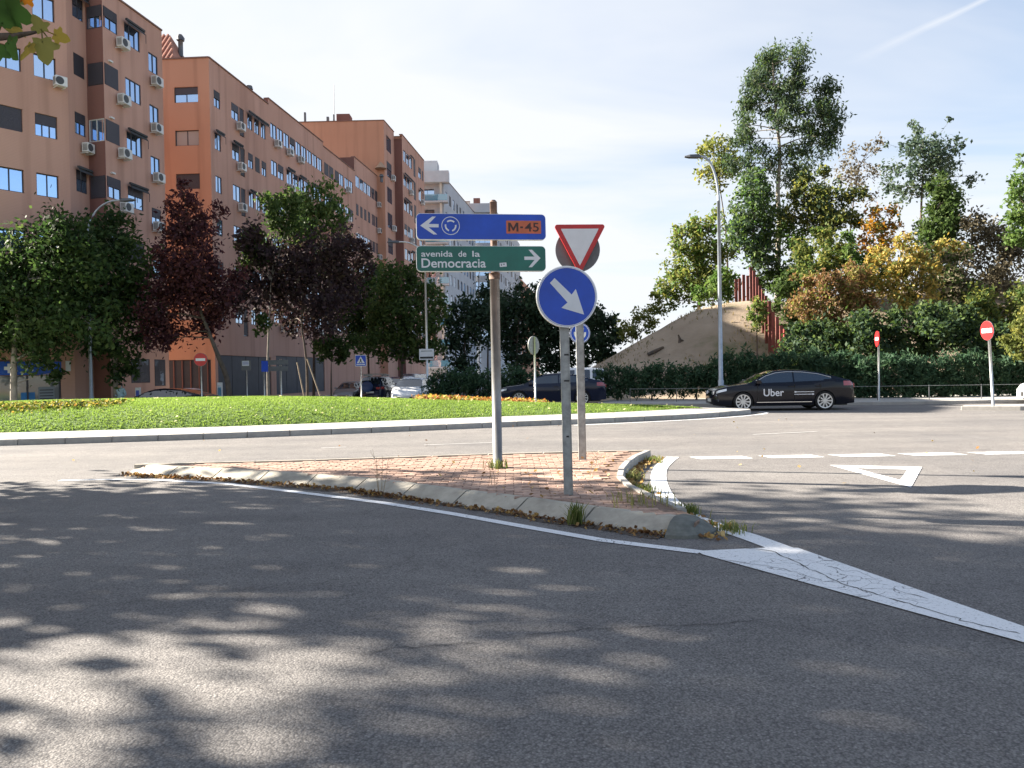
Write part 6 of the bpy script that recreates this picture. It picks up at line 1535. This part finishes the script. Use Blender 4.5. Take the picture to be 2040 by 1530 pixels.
# ---- plane trees on the near left kerb; they shade the road
def leaf_shape():
    pts = []
    for a, r_ in ((-90, 0.28), (-60, 0.42), (-38, 0.62), (-18, 0.5), (2, 0.86), (18, 0.78), (34, 0.55), (60, 0.8), (78, 0.95), (90, 1.08), (102, 0.95), (120, 0.8), (146, 0.55), (162, 0.78), (178, 0.86), (198, 0.5), (218, 0.62), (240, 0.42)): pts.append((r_*math.cos(R(a)), r_*math.sin(R(a))+0.1))
    return pts
def shade_tree(label, x, y, hts, leafseed, dens=0.5):
    rg = np.random.default_rng(leafseed); t_ = thing('plane_tree', label, 'tree', (x, y, 0))
    mb = MB(); top = max(c[2] for c in hts); mb.tube([(0, 0, -0.2), (0.05, 0, 2), (0, 0.1, 5), (0.1, 0, top*0.85)], [0.26, 0.2, 0.15, 0.05], 10); mb.build('trunk', M['bark_pale'], t_, smooth=True)
    mb = MB()
    for cx_, cy_, cz_, r in hts:
        s_ = Vector((0.03, 0.02, min(cz_*0.72, top*0.8))); c = Vector((cx_, cy_, cz_)); mb.tube([s_, s_.lerp(c, 0.55)+Vector((0, 0, 0.2)), c], [0.08, 0.055, 0.02], 6)
        for _ in range(7):
            v = Vector(rg.normal(size=3)); v.normalize(); q = s_.lerp(c, rg.uniform(0.5, 1)); mb.tube([q, q+v*r*rg.uniform(0.5, 1)], [0.022, 0.008], 4)
    mb.build('branches', M['bark_pale'], t_, smooth=True)
    P, tn = crown_pts([((a, b, c), r, 0.85) for a, b, c, r in hts], rg, 0.2, dens, 12, 0.3)
    quads_mesh('crown', leaf_quads(P, 0.13, rg, 0.75), LEAF['plane'], tn, t_)
    return t_
shade_tree('large plane tree on the left kerb whose crown shades the road', -13.8, 11.2, [(0, 0, 4.6, 1.6), (0.2, -1.4, 5.2, 1.6), (0, -2.9, 5.4, 1.4), (0, -2.6, 6.2, 1.2), (0, -2.4, 7.4, 1.1), (-0.2, 0.9, 5.4, 1.5), (0.3, 0.2, 6.6, 1.8), (0, -1.2, 6.9, 1.6), (0.1, 1.3, 7.0, 1.5), (-0.2, -0.3, 8.6, 1.9), (0, -2.2, 8.9, 1.7), (0.2, 1.3, 8.9, 1.6), (-0.6, -2.3, 10.3, 1.9), (0, -0.6, 10.5, 1.7), (-1.0, -3.8, 10.8, 1.6), (1.0, -0.6, 11.6, 1.6)], 91, 0.5)
shade_tree('plane tree on the left kerb nearer to the viewer', -12.6, 4.4, [(0, 0, 4.4, 1.4), (0.2, -1.2, 5.2, 1.4), (0, 0.5, 5.6, 1.3), (0, 0, 6.9, 1.6), (0.2, -1.4, 7.2, 1.5), (-0.2, 1.5, 7.9, 1.4), (0, 0.2, 9.2, 1.7), (0.3, 1.9, 9.8, 1.6), (-0.3, -1.4, 9.4, 1.4), (0.2, 1.2, 10.8, 1.5)], 92, 0.6)
shade_tree('tall plane tree set back on the left pavement', -17.6, 10.9, [(0, -2.9, 11.2, 1.7), (0.2, -1.0, 11.6, 1.5), (0, -4.6, 11.4, 1.6), (0.3, -2.2, 12.8, 1.8), (0.2, -4.0, 13.0, 1.6), (0.2, -0.6, 13.4, 1.5), (0, -2.2, 14.4, 1.6), (0, 0.6, 12.6, 1.4)], 94, 0.42)
near_t = shade_tree('plane tree beside the viewer with a low yellowing branch at the upper left corner', -5.2, 1.9, [(0, 0, 5.6, 1.3), (0.9, 0.3, 6.4, 1.2), (-0.8, -0.4, 6.4, 1.3), (0.2, -1.0, 7.2, 1.2), (0.1, 0.6, 7.8, 1.2)], 93)
LEAF['n_green'] = leafmat('near_leaf_green', [(0.06, 0.12, 0.03), (0.07, 0.13, 0.03)], 0.45)
LEAF['n_olive'] = leafmat('near_leaf_olive', [(0.2, 0.19, 0.06), (0.2, 0.19, 0.06)], 0.45)
LEAF['n_yellow'] = leafmat('near_leaf_yellow', [(0.33, 0.25, 0.06), (0.3, 0.25, 0.06)], 0.45)
LEAF['n_orange'] = leafmat('near_leaf_orange', [(0.55, 0.2, 0.03), (0.3, 0.25, 0.06)], 0.45)
nb0 = near_t.location
DB = 3.3
mb = MB(nb0)
tip = [Vector((-5.15, 1.95, 4.2)), Vector((-4.0, 2.7, 4.0)), AT(-120, -60, DB), AT(-30, 60, DB), AT(20, 72, DB), AT(48, 68, DB), AT(72, 64, DB)]
mb.tube(catmull(tip, 4), [0.03-0.024*i/24 for i in range(25)], 6)
br = mb.build('low_branch', M['bark'], near_t, smooth=True)
LS = leaf_shape()
def near_leaf(px, py, sz, rot, tilt, yaw, m, D=DB):
    c = AT(px, py, D)-nb0; mb = MB(); n_ = len(LS); sz = sz*D/F
    E_ = Matrix.Rotation(R(yaw), 3, 'Z') @ Matrix.Rotation(R(tilt), 3, 'X') @ Matrix.Rotation(R(rot), 3, 'Y')
    vs = [E_ @ Vector((x*sz, 0.10*sz*(abs(x)**1.5)+0.04*sz*math.sin(6*y), y*sz)) for x, y in LS]+[E_ @ Vector((0, 0, 0.1*sz))]
    mb.add([v+c for v in vs], [(i, (i+1) % n_, n_) for i in range(n_)])
    mb.tube([c, c+E_ @ Vector((0, 0.02, -0.75*sz))], [0.0035, 0.0025], 5)
    return mb.build('leaf', LEAF[m], br, smooth=True)
for a in ((85, 85, 36, 175, 15, 10, 'n_olive'), (60, 92, 30, 205, -20, -25, 'n_yellow'), (82, 58, 24, -20, 30, 10, 'n_olive'), (112, 70, 22, 100, 25, 40, 'n_yellow'), (30, 66, 22, 20, -35, 40, 'n_yellow'), (18, 88, 34, 150, 10, -30, 'n_green'), (5, 45, 42, 10, 20, 50, 'n_green'), (22, 20, 40, 120, 35, -10, 'n_green'), (48, -4, 24, 60, 10, 10, 'n_orange'), (-12, 95, 40, 190, -15, 20, 'n_green'), (28, -6, 26, 200, 30, 0, 'n_olive'), (-20, 10, 46, 40, 0, 0, 'n_green')):
    near_leaf(*a)
# ================================================================== vehicles
def carpaint(name, c, rough=0.14, metal=0.0): return mat(name, c, rough, metal, 0.25, coat=0.25)
M['c_black'] = carpaint('paint_black', (0.006, 0.007, 0.013)); M['c_navy'] = carpaint('paint_dark_blue', (0.012, 0.016, 0.035)); M['c_white'] = carpaint('paint_white', (0.75, 0.76, 0.77))
M['c_grey'] = carpaint('paint_silver', (0.2, 0.21, 0.22), 0.3, 0.5); M['c_red'] = carpaint('paint_dark_red', (0.12, 0.015, 0.015)); M['c_blue'] = carpaint('paint_blue', (0.03, 0.06, 0.16))
M['car_glass'] = glassmat('car_glass', (0.012, 0.016, 0.022), 1.7, 0.02)
M['tyre'] = mat('tyre', (0.012, 0.012, 0.013), 0.85); M['rim'] = mat('alloy_rim', (0.55, 0.56, 0.57), 0.3, 0.8); M['trim'] = mat('black_trim', (0.012, 0.012, 0.013), 0.5)
M['chrome'] = mat('chrome', (0.7, 0.71, 0.72), 0.12, 1.0); M['headlamp'] = mat('headlamp', (0.75, 0.77, 0.8), 0.1, 0.3, coat=1.0); M['tail'] = mat('tail_lamp', (0.3, 0.012, 0.02), 0.15, coat=1.0); M['plate'] = mat('plate_white', (0.7, 0.7, 0.68), 0.5)
CAR = {
 'sedan': dict(L=4.88, W=1.84, ax=(1.46, -1.36), R=0.335,
   zt=[(-2.44, 0.62), (-2.40, 0.93), (-2.25, 1.06), (-1.75, 1.09), (-1.2, 1.02), (0, 0.96), (1.05, 0.97), (1.5, 0.92), (2.0, 0.86), (2.3, 0.79), (2.40, 0.73), (2.44, 0.58)],
   zr=[(-2.15, 1.08), (-1.6, 1.24), (-1.15, 1.37), (-0.6, 1.44), (-0.1, 1.455), (0.3, 1.42), (0.65, 1.31), (1.25, 0.975)], win=(-1.62, 1.0), ws=0.4, rw=-0.95, bp=(-0.32,)),
 'hatch': dict(L=4.1, W=1.76, ax=(1.28, -1.28), R=0.31,
   zt=[(-2.05, 0.6), (-2.0, 0.95), (-1.7, 0.98), (0, 0.92), (0.95, 0.96), (1.4, 0.86), (1.85, 0.74), (2.05, 0.55)],
   zr=[(-1.98, 0.97), (-1.75, 1.25), (-1.45, 1.43), (-0.6, 1.475), (0.0, 1.47), (0.4, 1.36), (1.12, 0.955)], win=(-1.55, 0.9), ws=0.28, rw=-1.42, bp=(-0.35,)),
 'suv': dict(L=4.45, W=1.85, ax=(1.35, -1.3), R=0.36,
   zt=[(-2.22, 0.6), (-2.18, 1.05), (-1.9, 1.1), (0, 1.05), (1.0, 1.08), (1.5, 1.02), (2.0, 0.92), (2.22, 0.62)],
   zr=[(-2.16, 1.08), (-2.02, 1.45), (-1.85, 1.68), (-1.0, 1.74), (0.1, 1.73), (0.5, 1.6), (1.1, 1.07)], win=(-1.9, 0.95), ws=0.35, rw=-1.8, bp=(-0.35, -1.15)),
}
def make_car(kind, name, label, loc, rz, paint, detail=True, group=None):
    S = CAR[kind]; Ln, W = S['L'], S['W']
    t_ = thing(name, label, 'car', loc, rz, group)
    zt = lambda x: float(np.interp(x, [p[0] for p in S['zt']], [p[1] for p in S['zt']])); zr = lambda x: float(np.interp(x, [p[0] for p in S['zr']], [p[1] for p in S['zr']]))
    Rw = S['R']; arch = Rw+0.038
    nx_ = 110 if detail else 44
    xs_ = sorted(set([-Ln/2+Ln*i/nx_ for i in range(nx_+1)]+[p[0] for p in S['zt']]))
    def hwid(x): return W/2*(1-0.2*abs(x/(Ln/2))**7-0.03*abs(x/(Ln/2))**2)
    def zb(x):
        z = 0.2+0.05*abs(x/(Ln/2))**6
        for a in S['ax']:
            if abs(x-a) < arch: z = max(z, Rw+math.sqrt(arch*arch-(x-a)**2)-0.005)
        return z
    body = MB(); NR = 7; NT = 5
    rows = []
    for x in xs_:
        top, bot, hw = zt(x), zb(x), hwid(x); ring = []
        bot = min(bot, top-0.03)
        for k in range(NR+1):
            z = bot+(top-bot)*k/NR; q = (z-0.2)/max(0.2, top-0.2)
            ring.append((x, hw*(0.955+0.05*math.sin(min(1, max(0, q))*math.pi*0.62)-0.045*max(0, q-0.72)/0.28), z))
        yw = ring[-1][1]
        for k in range(1, NT+1):
            y = yw*(1-k/NT); ring.append((x, y, top+0.045*(1-(y/yw)**2)*min(1, (Ln/2-abs(x))*3)))
        rows.append(ring)
    K = NR+NT+1; vs = [p for r_ in rows for p in r_]+[(x, -y, z) for r_ in rows for x, y, z in r_]; off = len(xs_)*K; fs = []
    for i in range(len(xs_)-1):
        for k in range(K-1):
            fs.append((i*K+k, i*K+k+1, (i+1)*K+k+1, (i+1)*K+k)); fs.append((off+i*K+k, off+(i+1)*K+k, off+(i+1)*K+k+1, off+i*K+k+1))
    for i in (0, len(xs_)-1):
        a = [i*K+k for k in range(K)]; b = [off+i*K+k for k in range(K)]
        f = a+b[::-1]; fs.append(tuple(f if i else f[::-1]))
    body.add(vs, fs)
    # greenhouse
    xa, xd = S['zr'][-1][0], S['zr'][0][0]
    ng = 64 if detail else 24; GX = sorted(set([xd+(xa-xd)*i/ng for i in range(ng+1)])); GR, GT = 8, 4; gr_ = []
    for x in GX:
        top, bel = zr(x), zt(x)-0.02; top = max(top, bel+0.012); hw = hwid(x)*0.93; ring = []
        ze = bel+(top-bel)*0.93
        for k in range(GR+1):
            z = bel+(ze-bel)*k/GR; ring.append((x, hw-(z-bel)*0.34-0.02, z))
        yw = ring[-1][1]
        for k in range(1, GT+1):
            y = yw*(1-k/GT); ring.append((x, y, ze+(top-ze)*(1-(y/yw)**2)**0.6))
        gr_.append(ring)
    GK = GR+GT+1; wsb, rwb, sides = MB(), MB(), {}
    for i in range(len(GX)-1):
        xm = (GX[i]+GX[i+1])/2; top, bel = zr(xm), zt(xm)
        for k in range(GK-1):
            q = [gr_[i][k], gr_[i][k+1], gr_[i+1][k+1], gr_[i+1][k]]; zm = sum(p[2] for p in q)/4
            tgt = body
            if k >= GR:
                if xm > S['ws'] and xm < xa-0.05: tgt = wsb
                elif xm < S['rw'] and xm > xd+0.05 and kind != 'x': tgt = rwb
            elif S['win'][0] < xm < S['win'][1] and zm > bel+0.03 and zm < zr(xm)-0.085 and k < GR-1 and not any(abs(xm-b_) < 0.045 for b_ in S['bp']):
                seg = sum(xm < b_ for b_ in S['bp']); tgt = None
                for sd in (1, -1):
                    m_ = sides.setdefault((seg, sd), MB()); qq = [(x, sd*(y+0.002), z) for x, y, z in q]; m_.add(qq if sd > 0 else qq[::-1], [(0, 1, 2, 3)])
            if tgt is not None:
                tgt.add(q, [(0, 1, 2, 3)]); tgt.add([(x, -y, z) for x, y, z in q][::-1], [(0, 1, 2, 3)])
    bo = body.build('body', paint, t_, smooth=True)
    md = bo.modifiers.new('weld', 'WELD'); md.merge_threshold = 0.001
    wsb.build('windscreen', M['car_glass'], t_, smooth=True); rwb.build('rear_window', M['car_glass'], t_, smooth=True)
    for key, m_ in sides.items(): m_.build('side_window', M['car_glass'], t_, smooth=True)
    fl = MB(); fl.box(-Ln/2+0.25, Ln/2-0.25, -W/2+0.22, W/2-0.22, 0.17, 0.62); fl.build('underbody', M['trim'], t_)
    # wheels
    def wheel_mesh():
        mb = MB(); n_ = 28; prof = [(0.74, -0.095), (0.93, -0.1), (1.0, -0.075), (1.0, 0.075), (0.93, 0.1), (0.74, 0.095)]
        vs = [(Rw*r_*math.cos(2*math.pi*i/n_), y, Rw*r_*math.sin(2*math.pi*i/n_)) for i in range(n_) for r_, y in prof]; k = len(prof)
        fs = [(i*k+j, ((i+1) % n_)*k+j, ((i+1) % n_)*k+j+1, i*k+j+1) for i in range(n_) for j in range(k-1)]; mb.add(vs, fs)
        return mb
    def rim_mesh():
        mb = MB(); n_ = 28
        for r0_, r1_, y in ((0.68, 0.78, -0.1),):
            for i in range(n_):
                a0, a1 = 2*math.pi*i/n_, 2*math.pi*(i+1)/n_
                mb.quad((Rw*r0_*math.cos(a0), y, Rw*r0_*math.sin(a0)), (Rw*r0_*math.cos(a1), y, Rw*r0_*math.sin(a1)), (Rw*r1_*math.cos(a1), y-0.004, Rw*r1_*math.sin(a1)), (Rw*r1_*math.cos(a0), y-0.004, Rw*r1_*math.sin(a0)))
        for s_ in range(10):
            a = 2*math.pi*s_/10; c_, n2 = Vector((math.cos(a), 0, math.sin(a))), Vector((-math.sin(a), 0, math.cos(a)))
            p0, p1 = c_*Rw*0.1, c_*Rw*0.72; w0, w1 = n2*Rw*0.05, n2*Rw*0.085
            f = [p0-w0, p0+w0, p1+w1, p1-w1]; mb.add([v+Vector((0, -0.1, 0)) for v in f]+[v+Vector((0, -0.05, 0)) for v in f], [(0, 1, 2, 3), (0, 4, 5, 1), (1, 5, 6, 2), (2, 6, 7, 3), (3, 7, 4, 0)])
        plate(mb, disc_pts(0, 0, Rw*0.14, 14), -0.104, -0.06); return mb
    def backing_mesh():
        mb = MB(); plate(mb, disc_pts(0, 0, Rw*0.76, 24), -0.03, 0.03); return mb  # black backing disc standing in for the shade behind the spokes
    tm, rm_, hm = cmesh(('tyre', Rw), wheel_mesh, M['tyre']), cmesh(('rim', Rw), rim_mesh, M['rim']), cmesh(('wheel_backing', Rw), backing_mesh, M['trim'])
    for a in S['ax']:
        for sd in (-1, 1):
            w_ = shared('wheel', tm, t_, (a, sd*(W/2-0.115), Rw), 0 if sd < 0 else math.pi); shared('rim', rm_, w_); shared('wheel_backing', hm, w_)
    # lamps, plates, mirrors
    def patch(nm, x0, x1, z0, z1, m, sd, out=0.006, inset=0.0):
        mb = MB(); n_ = 8; vs = []
        for i in range(n_+1):
            x = x0+(x1-x0)*i/n_
            for z in (z0(x) if callable(z0) else z0, z1(x) if callable(z1) else z1):
                q = (z-0.2)/max(0.2, zt(x)-0.2); y = hwid(x)*(0.955+0.05*math.sin(min(1, max(0, q))*math.pi*0.62)-0.045*max(0, q-0.72)/0.28)+out; vs.append((x, sd*y, z))
        mb.add(vs, [(2*i, 2*i+2, 2*i+3, 2*i+1) if sd < 0 else (2*i, 2*i+1, 2*i+3, 2*i+2) for i in range(n_)]); return mb.build(nm, m, t_, smooth=True)
    fx = Ln/2
    for sd in (-1, 1):
        patch('headlight', fx-0.42, fx-0.08, lambda x: zt(x)-0.13, lambda x: zt(x)-0.05, M['headlamp'], sd)
        patch('tail_light', -fx+0.03, -fx+0.42, lambda x: zt(-fx+0.2)-0.2, lambda x: min(zt(x)-0.02, zt(-fx+0.2)-0.04), M['tail'], sd)
        mb = MB(); xm = S['win'][1]-0.05; mb.bbox(xm-0.09, xm+0.07, sd*(W/2+0.02)-0.09, sd*(W/2+0.02)+0.09, zt(xm)+0.0, zt(xm)+0.13, 0.03); mb.build('mirror', paint, t_)
        if detail:
            for xh in (S['bp'][0]+0.12, S['bp'][0]-0.82):
                mb = MB(); mb.box(xh-0.1, xh+0.1, sd*(W/2)-0.012*sd, sd*(W/2)+0.02*sd, 0.84, 0.87); mb.build('door_handle', paint, t_)
    hf = hwid(fx-0.02)*0.98
    mb = MB(); mb.box(fx-0.03, fx+0.012, -hf*0.62, hf*0.62, 0.30, 0.46); mb.build('grille', M['trim'], t_)
    for sd in (-1, 1):
        mb = MB(); mb.box(fx-0.06, fx+0.014, sd*hf*0.78-0.13, sd*hf*0.78+0.13, zt(fx-0.05)-0.14, zt(fx-0.05)-0.02); mb.build('headlight', M['headlamp'], t_, bevel=0.015)
        mb = MB(); mb.box(-fx-0.012, -fx+0.05, sd*hf*0.78-0.14, sd*hf*0.78+0.14, zt(-fx+0.1)-0.2, zt(-fx+0.1)-0.05); mb.build('tail_light', M['tail'], t_, bevel=0.015)
    mb = MB(); mb.box(fx+0.012, fx+0.022, -0.26, 0.26, 0.33, 0.44); mb.build('licence_plate', M['plate'], t_)
    mb = MB(); mb.box(-fx-0.022, -fx-0.001, -0.26, 0.26, 0.62, 0.73); mb.build('licence_plate', M['plate'], t_)
    return t_
# --- black sedan with lettering, crossing behind the roundabout
uc = G(1566, 818.5); ur = math.pi-R(3)
taxi = make_car('sedan', 'black_sedan', 'black sedan with white lettering on its doors, driving past the hedge', (uc.x+0.05, uc.y+0.95, 0.0), ur, M['c_black'])
yl = 0.928                              # car faces left, so the side we see is +y in its own frame
M['decal'] = mat('white_decal', (0.78, 0.78, 0.8), 0.5)
def side_text(body, w_, h, x, z, y): return fit_text('door_lettering', body, w_, h, M['decal'], taxi, x, y, z, 0.012, (math.pi/2, 0, math.pi))
side_text('Uber', 0.70, 0.255, 0.76, 0.52, yl)
mb = MB()
for zz, xd in ((0.66, -0.34), (0.575, -0.94)):
    mb.box(-0.98, -0.3, yl, yl+0.003, zz-0.011, zz+0.011); mb.box(xd-0.03, xd+0.03, yl+0.001, yl+0.004, zz-0.025, zz+0.025)
mb.build('door_stripes', M['decal'], taxi)
S = CAR['sedan']; mb = MB(); zrf = lambda x: float(np.interp(x, [p[0] for p in S['zr']], [p[1] for p in S['zr']]))
ztf = lambda x: float(np.interp(x, [p[0] for p in S['zt']], [p[1] for p in S['zt']]))
path = []
for i in range(22):
    x = 1.02-2.62*i/21; z = zrf(x)-0.085; bel = ztf(x)-0.02; path.append((x, 0.92*(1-0.03*abs(x/2.44)**2)*0.93-(z-bel)*0.34-0.02+0.006, z))
mb.tube(path, 0.012, 6); mb.build('window_trim', M['chrome'], taxi, smooth=True)
mb = MB(); mb.tube([(2.40, 0.55, 0.62), (2.36, 0.78, 0.58), (2.30, 0.80, 0.36), (2.36, 0.6, 0.30)], 0.016, 6); mb.build('bumper_trim', M['chrome'], taxi, smooth=True)
mb = MB(); mb.box(-0.9, 1.0, 0.922, 0.93, 0.30, 0.32); mb.build('sill_trim', M['chrome'], taxi)
# door shut lines
for x in (0.95, -0.32, -1.2):
    mb = MB(); mb.box(x-0.006, x+0.006, 0.9, 0.927, 0.3, 0.93); mb.build('door_seam', M['trim'], taxi)

def at_car(px, py, D): p = AT(px, py, D); return p.x
make_car('sedan', 'dark_sedan', 'dark blue saloon half hidden behind the sign posts and lawn', (at_car(1098, 760, 34.5), 34.5, 0.0), math.pi-R(2), M['c_navy'])
make_car('suv', 'white_car', 'white car whose roof shows above the dark blue saloon', (at_car(1135, 745, 41), 41, 0.0), math.pi-R(4), M['c_white'], False)
make_car('hatch', 'silver_hatchback', 'silver hatchback parked nose out below the small round tree', (at_car(690, 780, 51), 53, gh(-11, 51)), -math.pi/2-R(6), M['c_grey'])
make_car('suv', 'dark_off_roader', 'dark off-roader parked beside the pedestrian crossing sign', (at_car(745, 760, 49.5), 51.7, gh(-9, 49)), math.pi/2-R(7), M['c_navy'])
o = bpy.data.objects['dark_off_roader']
mb = MB(); mb.tube([(-2.26, 0.15, 1.05), (-2.42, 0.15, 1.05)], 0.34, 18); mb.build('spare_wheel_cover', M['c_blue'], o, smooth=True, bevel=0.02)
for yy in (-0.6, 0.6): 
    mb = MB(); mb.box(-1.6, 0.2, yy-0.02, yy+0.02, 1.74, 1.84); mb.build('roof_rail', M['galv_dull'], o)
mb = MB(); mb.box(-1.5, -1.3, -0.9, 0.9, 1.845, 1.9); mb.build('roof_bar', M['galv_dull'], o)
make_car('hatch', 'white_hatchback', 'white hatchback facing the roundabout beside the pale lamp post', (at_car(812, 780, 40.5), 42.4, gh(-6, 41)), -math.pi/2-R(4), M['c_white'])
for i, (lb, px, D, kd, mt) in enumerate((('dark blue parked car first behind the white hatchback', 790, 60, 'hatch', 'c_blue'), ('white parked car second in the row along the avenue', 803, 66, 'hatch', 'c_white'), ('silver parked car third in the row along the avenue', 815, 72, 'suv', 'c_grey'), ('black parked car fourth in the row along the avenue', 827, 79, 'suv', 'c_black'), ('white parked car at the far end of the row along the avenue', 838, 87, 'suv', 'c_white'), ('pale car beyond the central hedge right of the pale lamp', 893, 70, 'suv', 'c_white'))):
    make_car(kd, 'parked_car', lb, (at_car(px, 745, D), D, gh(-8, D)+0.15), -math.pi/2-R(7), M[mt], False, 'cars parked along the avenue')
make_car('sedan', 'black_car', 'black car roof just showing over the lawn at left', (at_car(330, 785, 36.5), 36.5, gh(-16, 36)-0.2), math.pi, M['c_black'], False)
make_car('hatch', 'pale_car', 'pale blue white car roof and windscreen showing over the lawn beside the no entry sign', (at_car(372, 785, 38.5), 38.5, gh(-16, 38)-0.18), -math.pi/2+R(35), M['c_white'], False)
make_car('hatch', 'white_car', 'white car just entering at the right edge behind the leaning sign', (at_car(2036, 780, 28)+2.3, 28.0, 0.0), math.pi, M['c_white'])

# ================================================================== people and street clutter
def person(label, px, D, gz, h, shirt, hair):
    x = AT(px, 770, D).x; t_ = thing('person', label, 'person', (x, D, gz)); k = h/1.7
    J = {'pel': (0, 0, 0.92), 'chest': (0, 0, 1.25), 'neck': (0, 0, 1.42), 'head': (0, -0.02, 1.52), 'top': (0, -0.02, 1.66), 'lh': (-0.1, 0, 0.88), 'lk': (-0.11, -0.02, 0.48), 'la': (-0.11, 0, 0.07), 'lt': (-0.12, -0.16, 0.04),
         'rh': (0.1, 0, 0.88), 'rk': (0.12, -0.05, 0.48), 'ra': (0.12, 0.02, 0.07), 'rt': (0.13, -0.14, 0.04), 'ls': (-0.18, 0, 1.36), 'le': (-0.26, -0.02, 1.08), 'lw': (-0.12, -0.24, 1.06), 'rs': (0.18, 0, 1.36), 're': (0.27, 0, 1.08), 'rw': (0.16, -0.22, 1.02)}
    rad_ = {'pel': 0.15, 'chest': 0.16, 'neck': 0.06, 'head': 0.1, 'top': 0.085, 'lh': 0.1, 'lk': 0.07, 'la': 0.045, 'lt': 0.04, 'rh': 0.1, 'rk': 0.07, 'ra': 0.045, 'rt': 0.04, 'ls': 0.075, 'le': 0.05, 'lw': 0.035, 'rs': 0.075, 're': 0.05, 'rw': 0.035}
    names = list(J); E_ = [('pel', 'chest'), ('chest', 'neck'), ('neck', 'head'), ('head', 'top'), ('pel', 'lh'), ('lh', 'lk'), ('lk', 'la'), ('la', 'lt'), ('pel', 'rh'), ('rh', 'rk'), ('rk', 'ra'), ('ra', 'rt'), ('chest', 'ls'), ('ls', 'le'), ('le', 'lw'), ('chest', 'rs'), ('rs', 're'), ('re', 'rw')]
    me = bpy.data.meshes.new('body'); me.from_pydata([tuple(c*k for c in J[n_]) for n_ in names], [(names.index(a), names.index(b)) for a, b in E_], [])
    o = bpy.data.objects.new('body', me); link(o, t_); me.materials.append(shirt)
    md = o.modifiers.new('skin', 'SKIN'); o.modifiers.new('sub', 'SUBSURF').render_levels = 2
    for i, n_ in enumerate(names): me.skin_vertices[0].data[i].radius = (rad_[n_]*k, rad_[n_]*k)
    me.skin_vertices[0].data[0].use_root = True
    hd = MB()
    for i in range(8):
        a0, a1 = math.pi*i/8, math.pi*(i+1)/8
        for j in range(12):
            b0, b1 = 2*math.pi*j/12, 2*math.pi*(j+1)/12; P = lambda a, b: (0.105*k*math.sin(a)*math.cos(b), -0.02*k+0.12*k*math.sin(a)*math.sin(b)+0.02*k, 1.60*k+0.13*k*math.cos(a))
            if a0 < 1.9 or math.sin((b0+b1)/2) > 0.1: hd.quad(P(a0, b0), P(a1, b0), P(a1, b1), P(a0, b1))
    hd.build('hair', hair, t_, smooth=True)
    fc = MB(); fc.bbox(-0.075*k, 0.075*k, -0.125*k, -0.05*k, 1.46*k, 1.6*k, 0.03*k); fc.build('face', mat('skin', (0.45, 0.27, 0.19), 0.6), t_, bevel=0.02)
    return t_
person('person in a pale blue top standing behind the lawn at left', 240, 37.0, -0.3, 1.62, mat('pale_blue_cloth', (0.36, 0.5, 0.55), 0.9, noise=(9, 0.3)), mat('dark_hair', (0.02, 0.015, 0.012), 0.7))
for lb, px, y0, y1, w_, D, m_ in (('small white poster stand on the pavement by the person', 275, 772, 796, 9, 37.5, 'white'), ('pale blue poster box on the pavement before the garages', 438, 762, 796, 9, 39, 'glass_rail')):
    a, b = AT(px, y0, D), AT(px, y1, D); t_ = thing('poster_stand', lb, 'poster', (a.x, D, -0.3)); hh = a.z+0.3; ww = w_*D/F/2
    mb = MB(); mb.bbox(-ww, ww, -0.06, 0.06, 0, hh, 0.01); mb.build('board', M['ac'], t_); mb = MB(); plate(mb, bar(ww*0.7, hh*0.3), -0.067, -0.062); q = mb.build('poster', M['blue' if m_ == 'white' else 'glass_rail'], t_); q.location = (0, 0, hh*0.6)
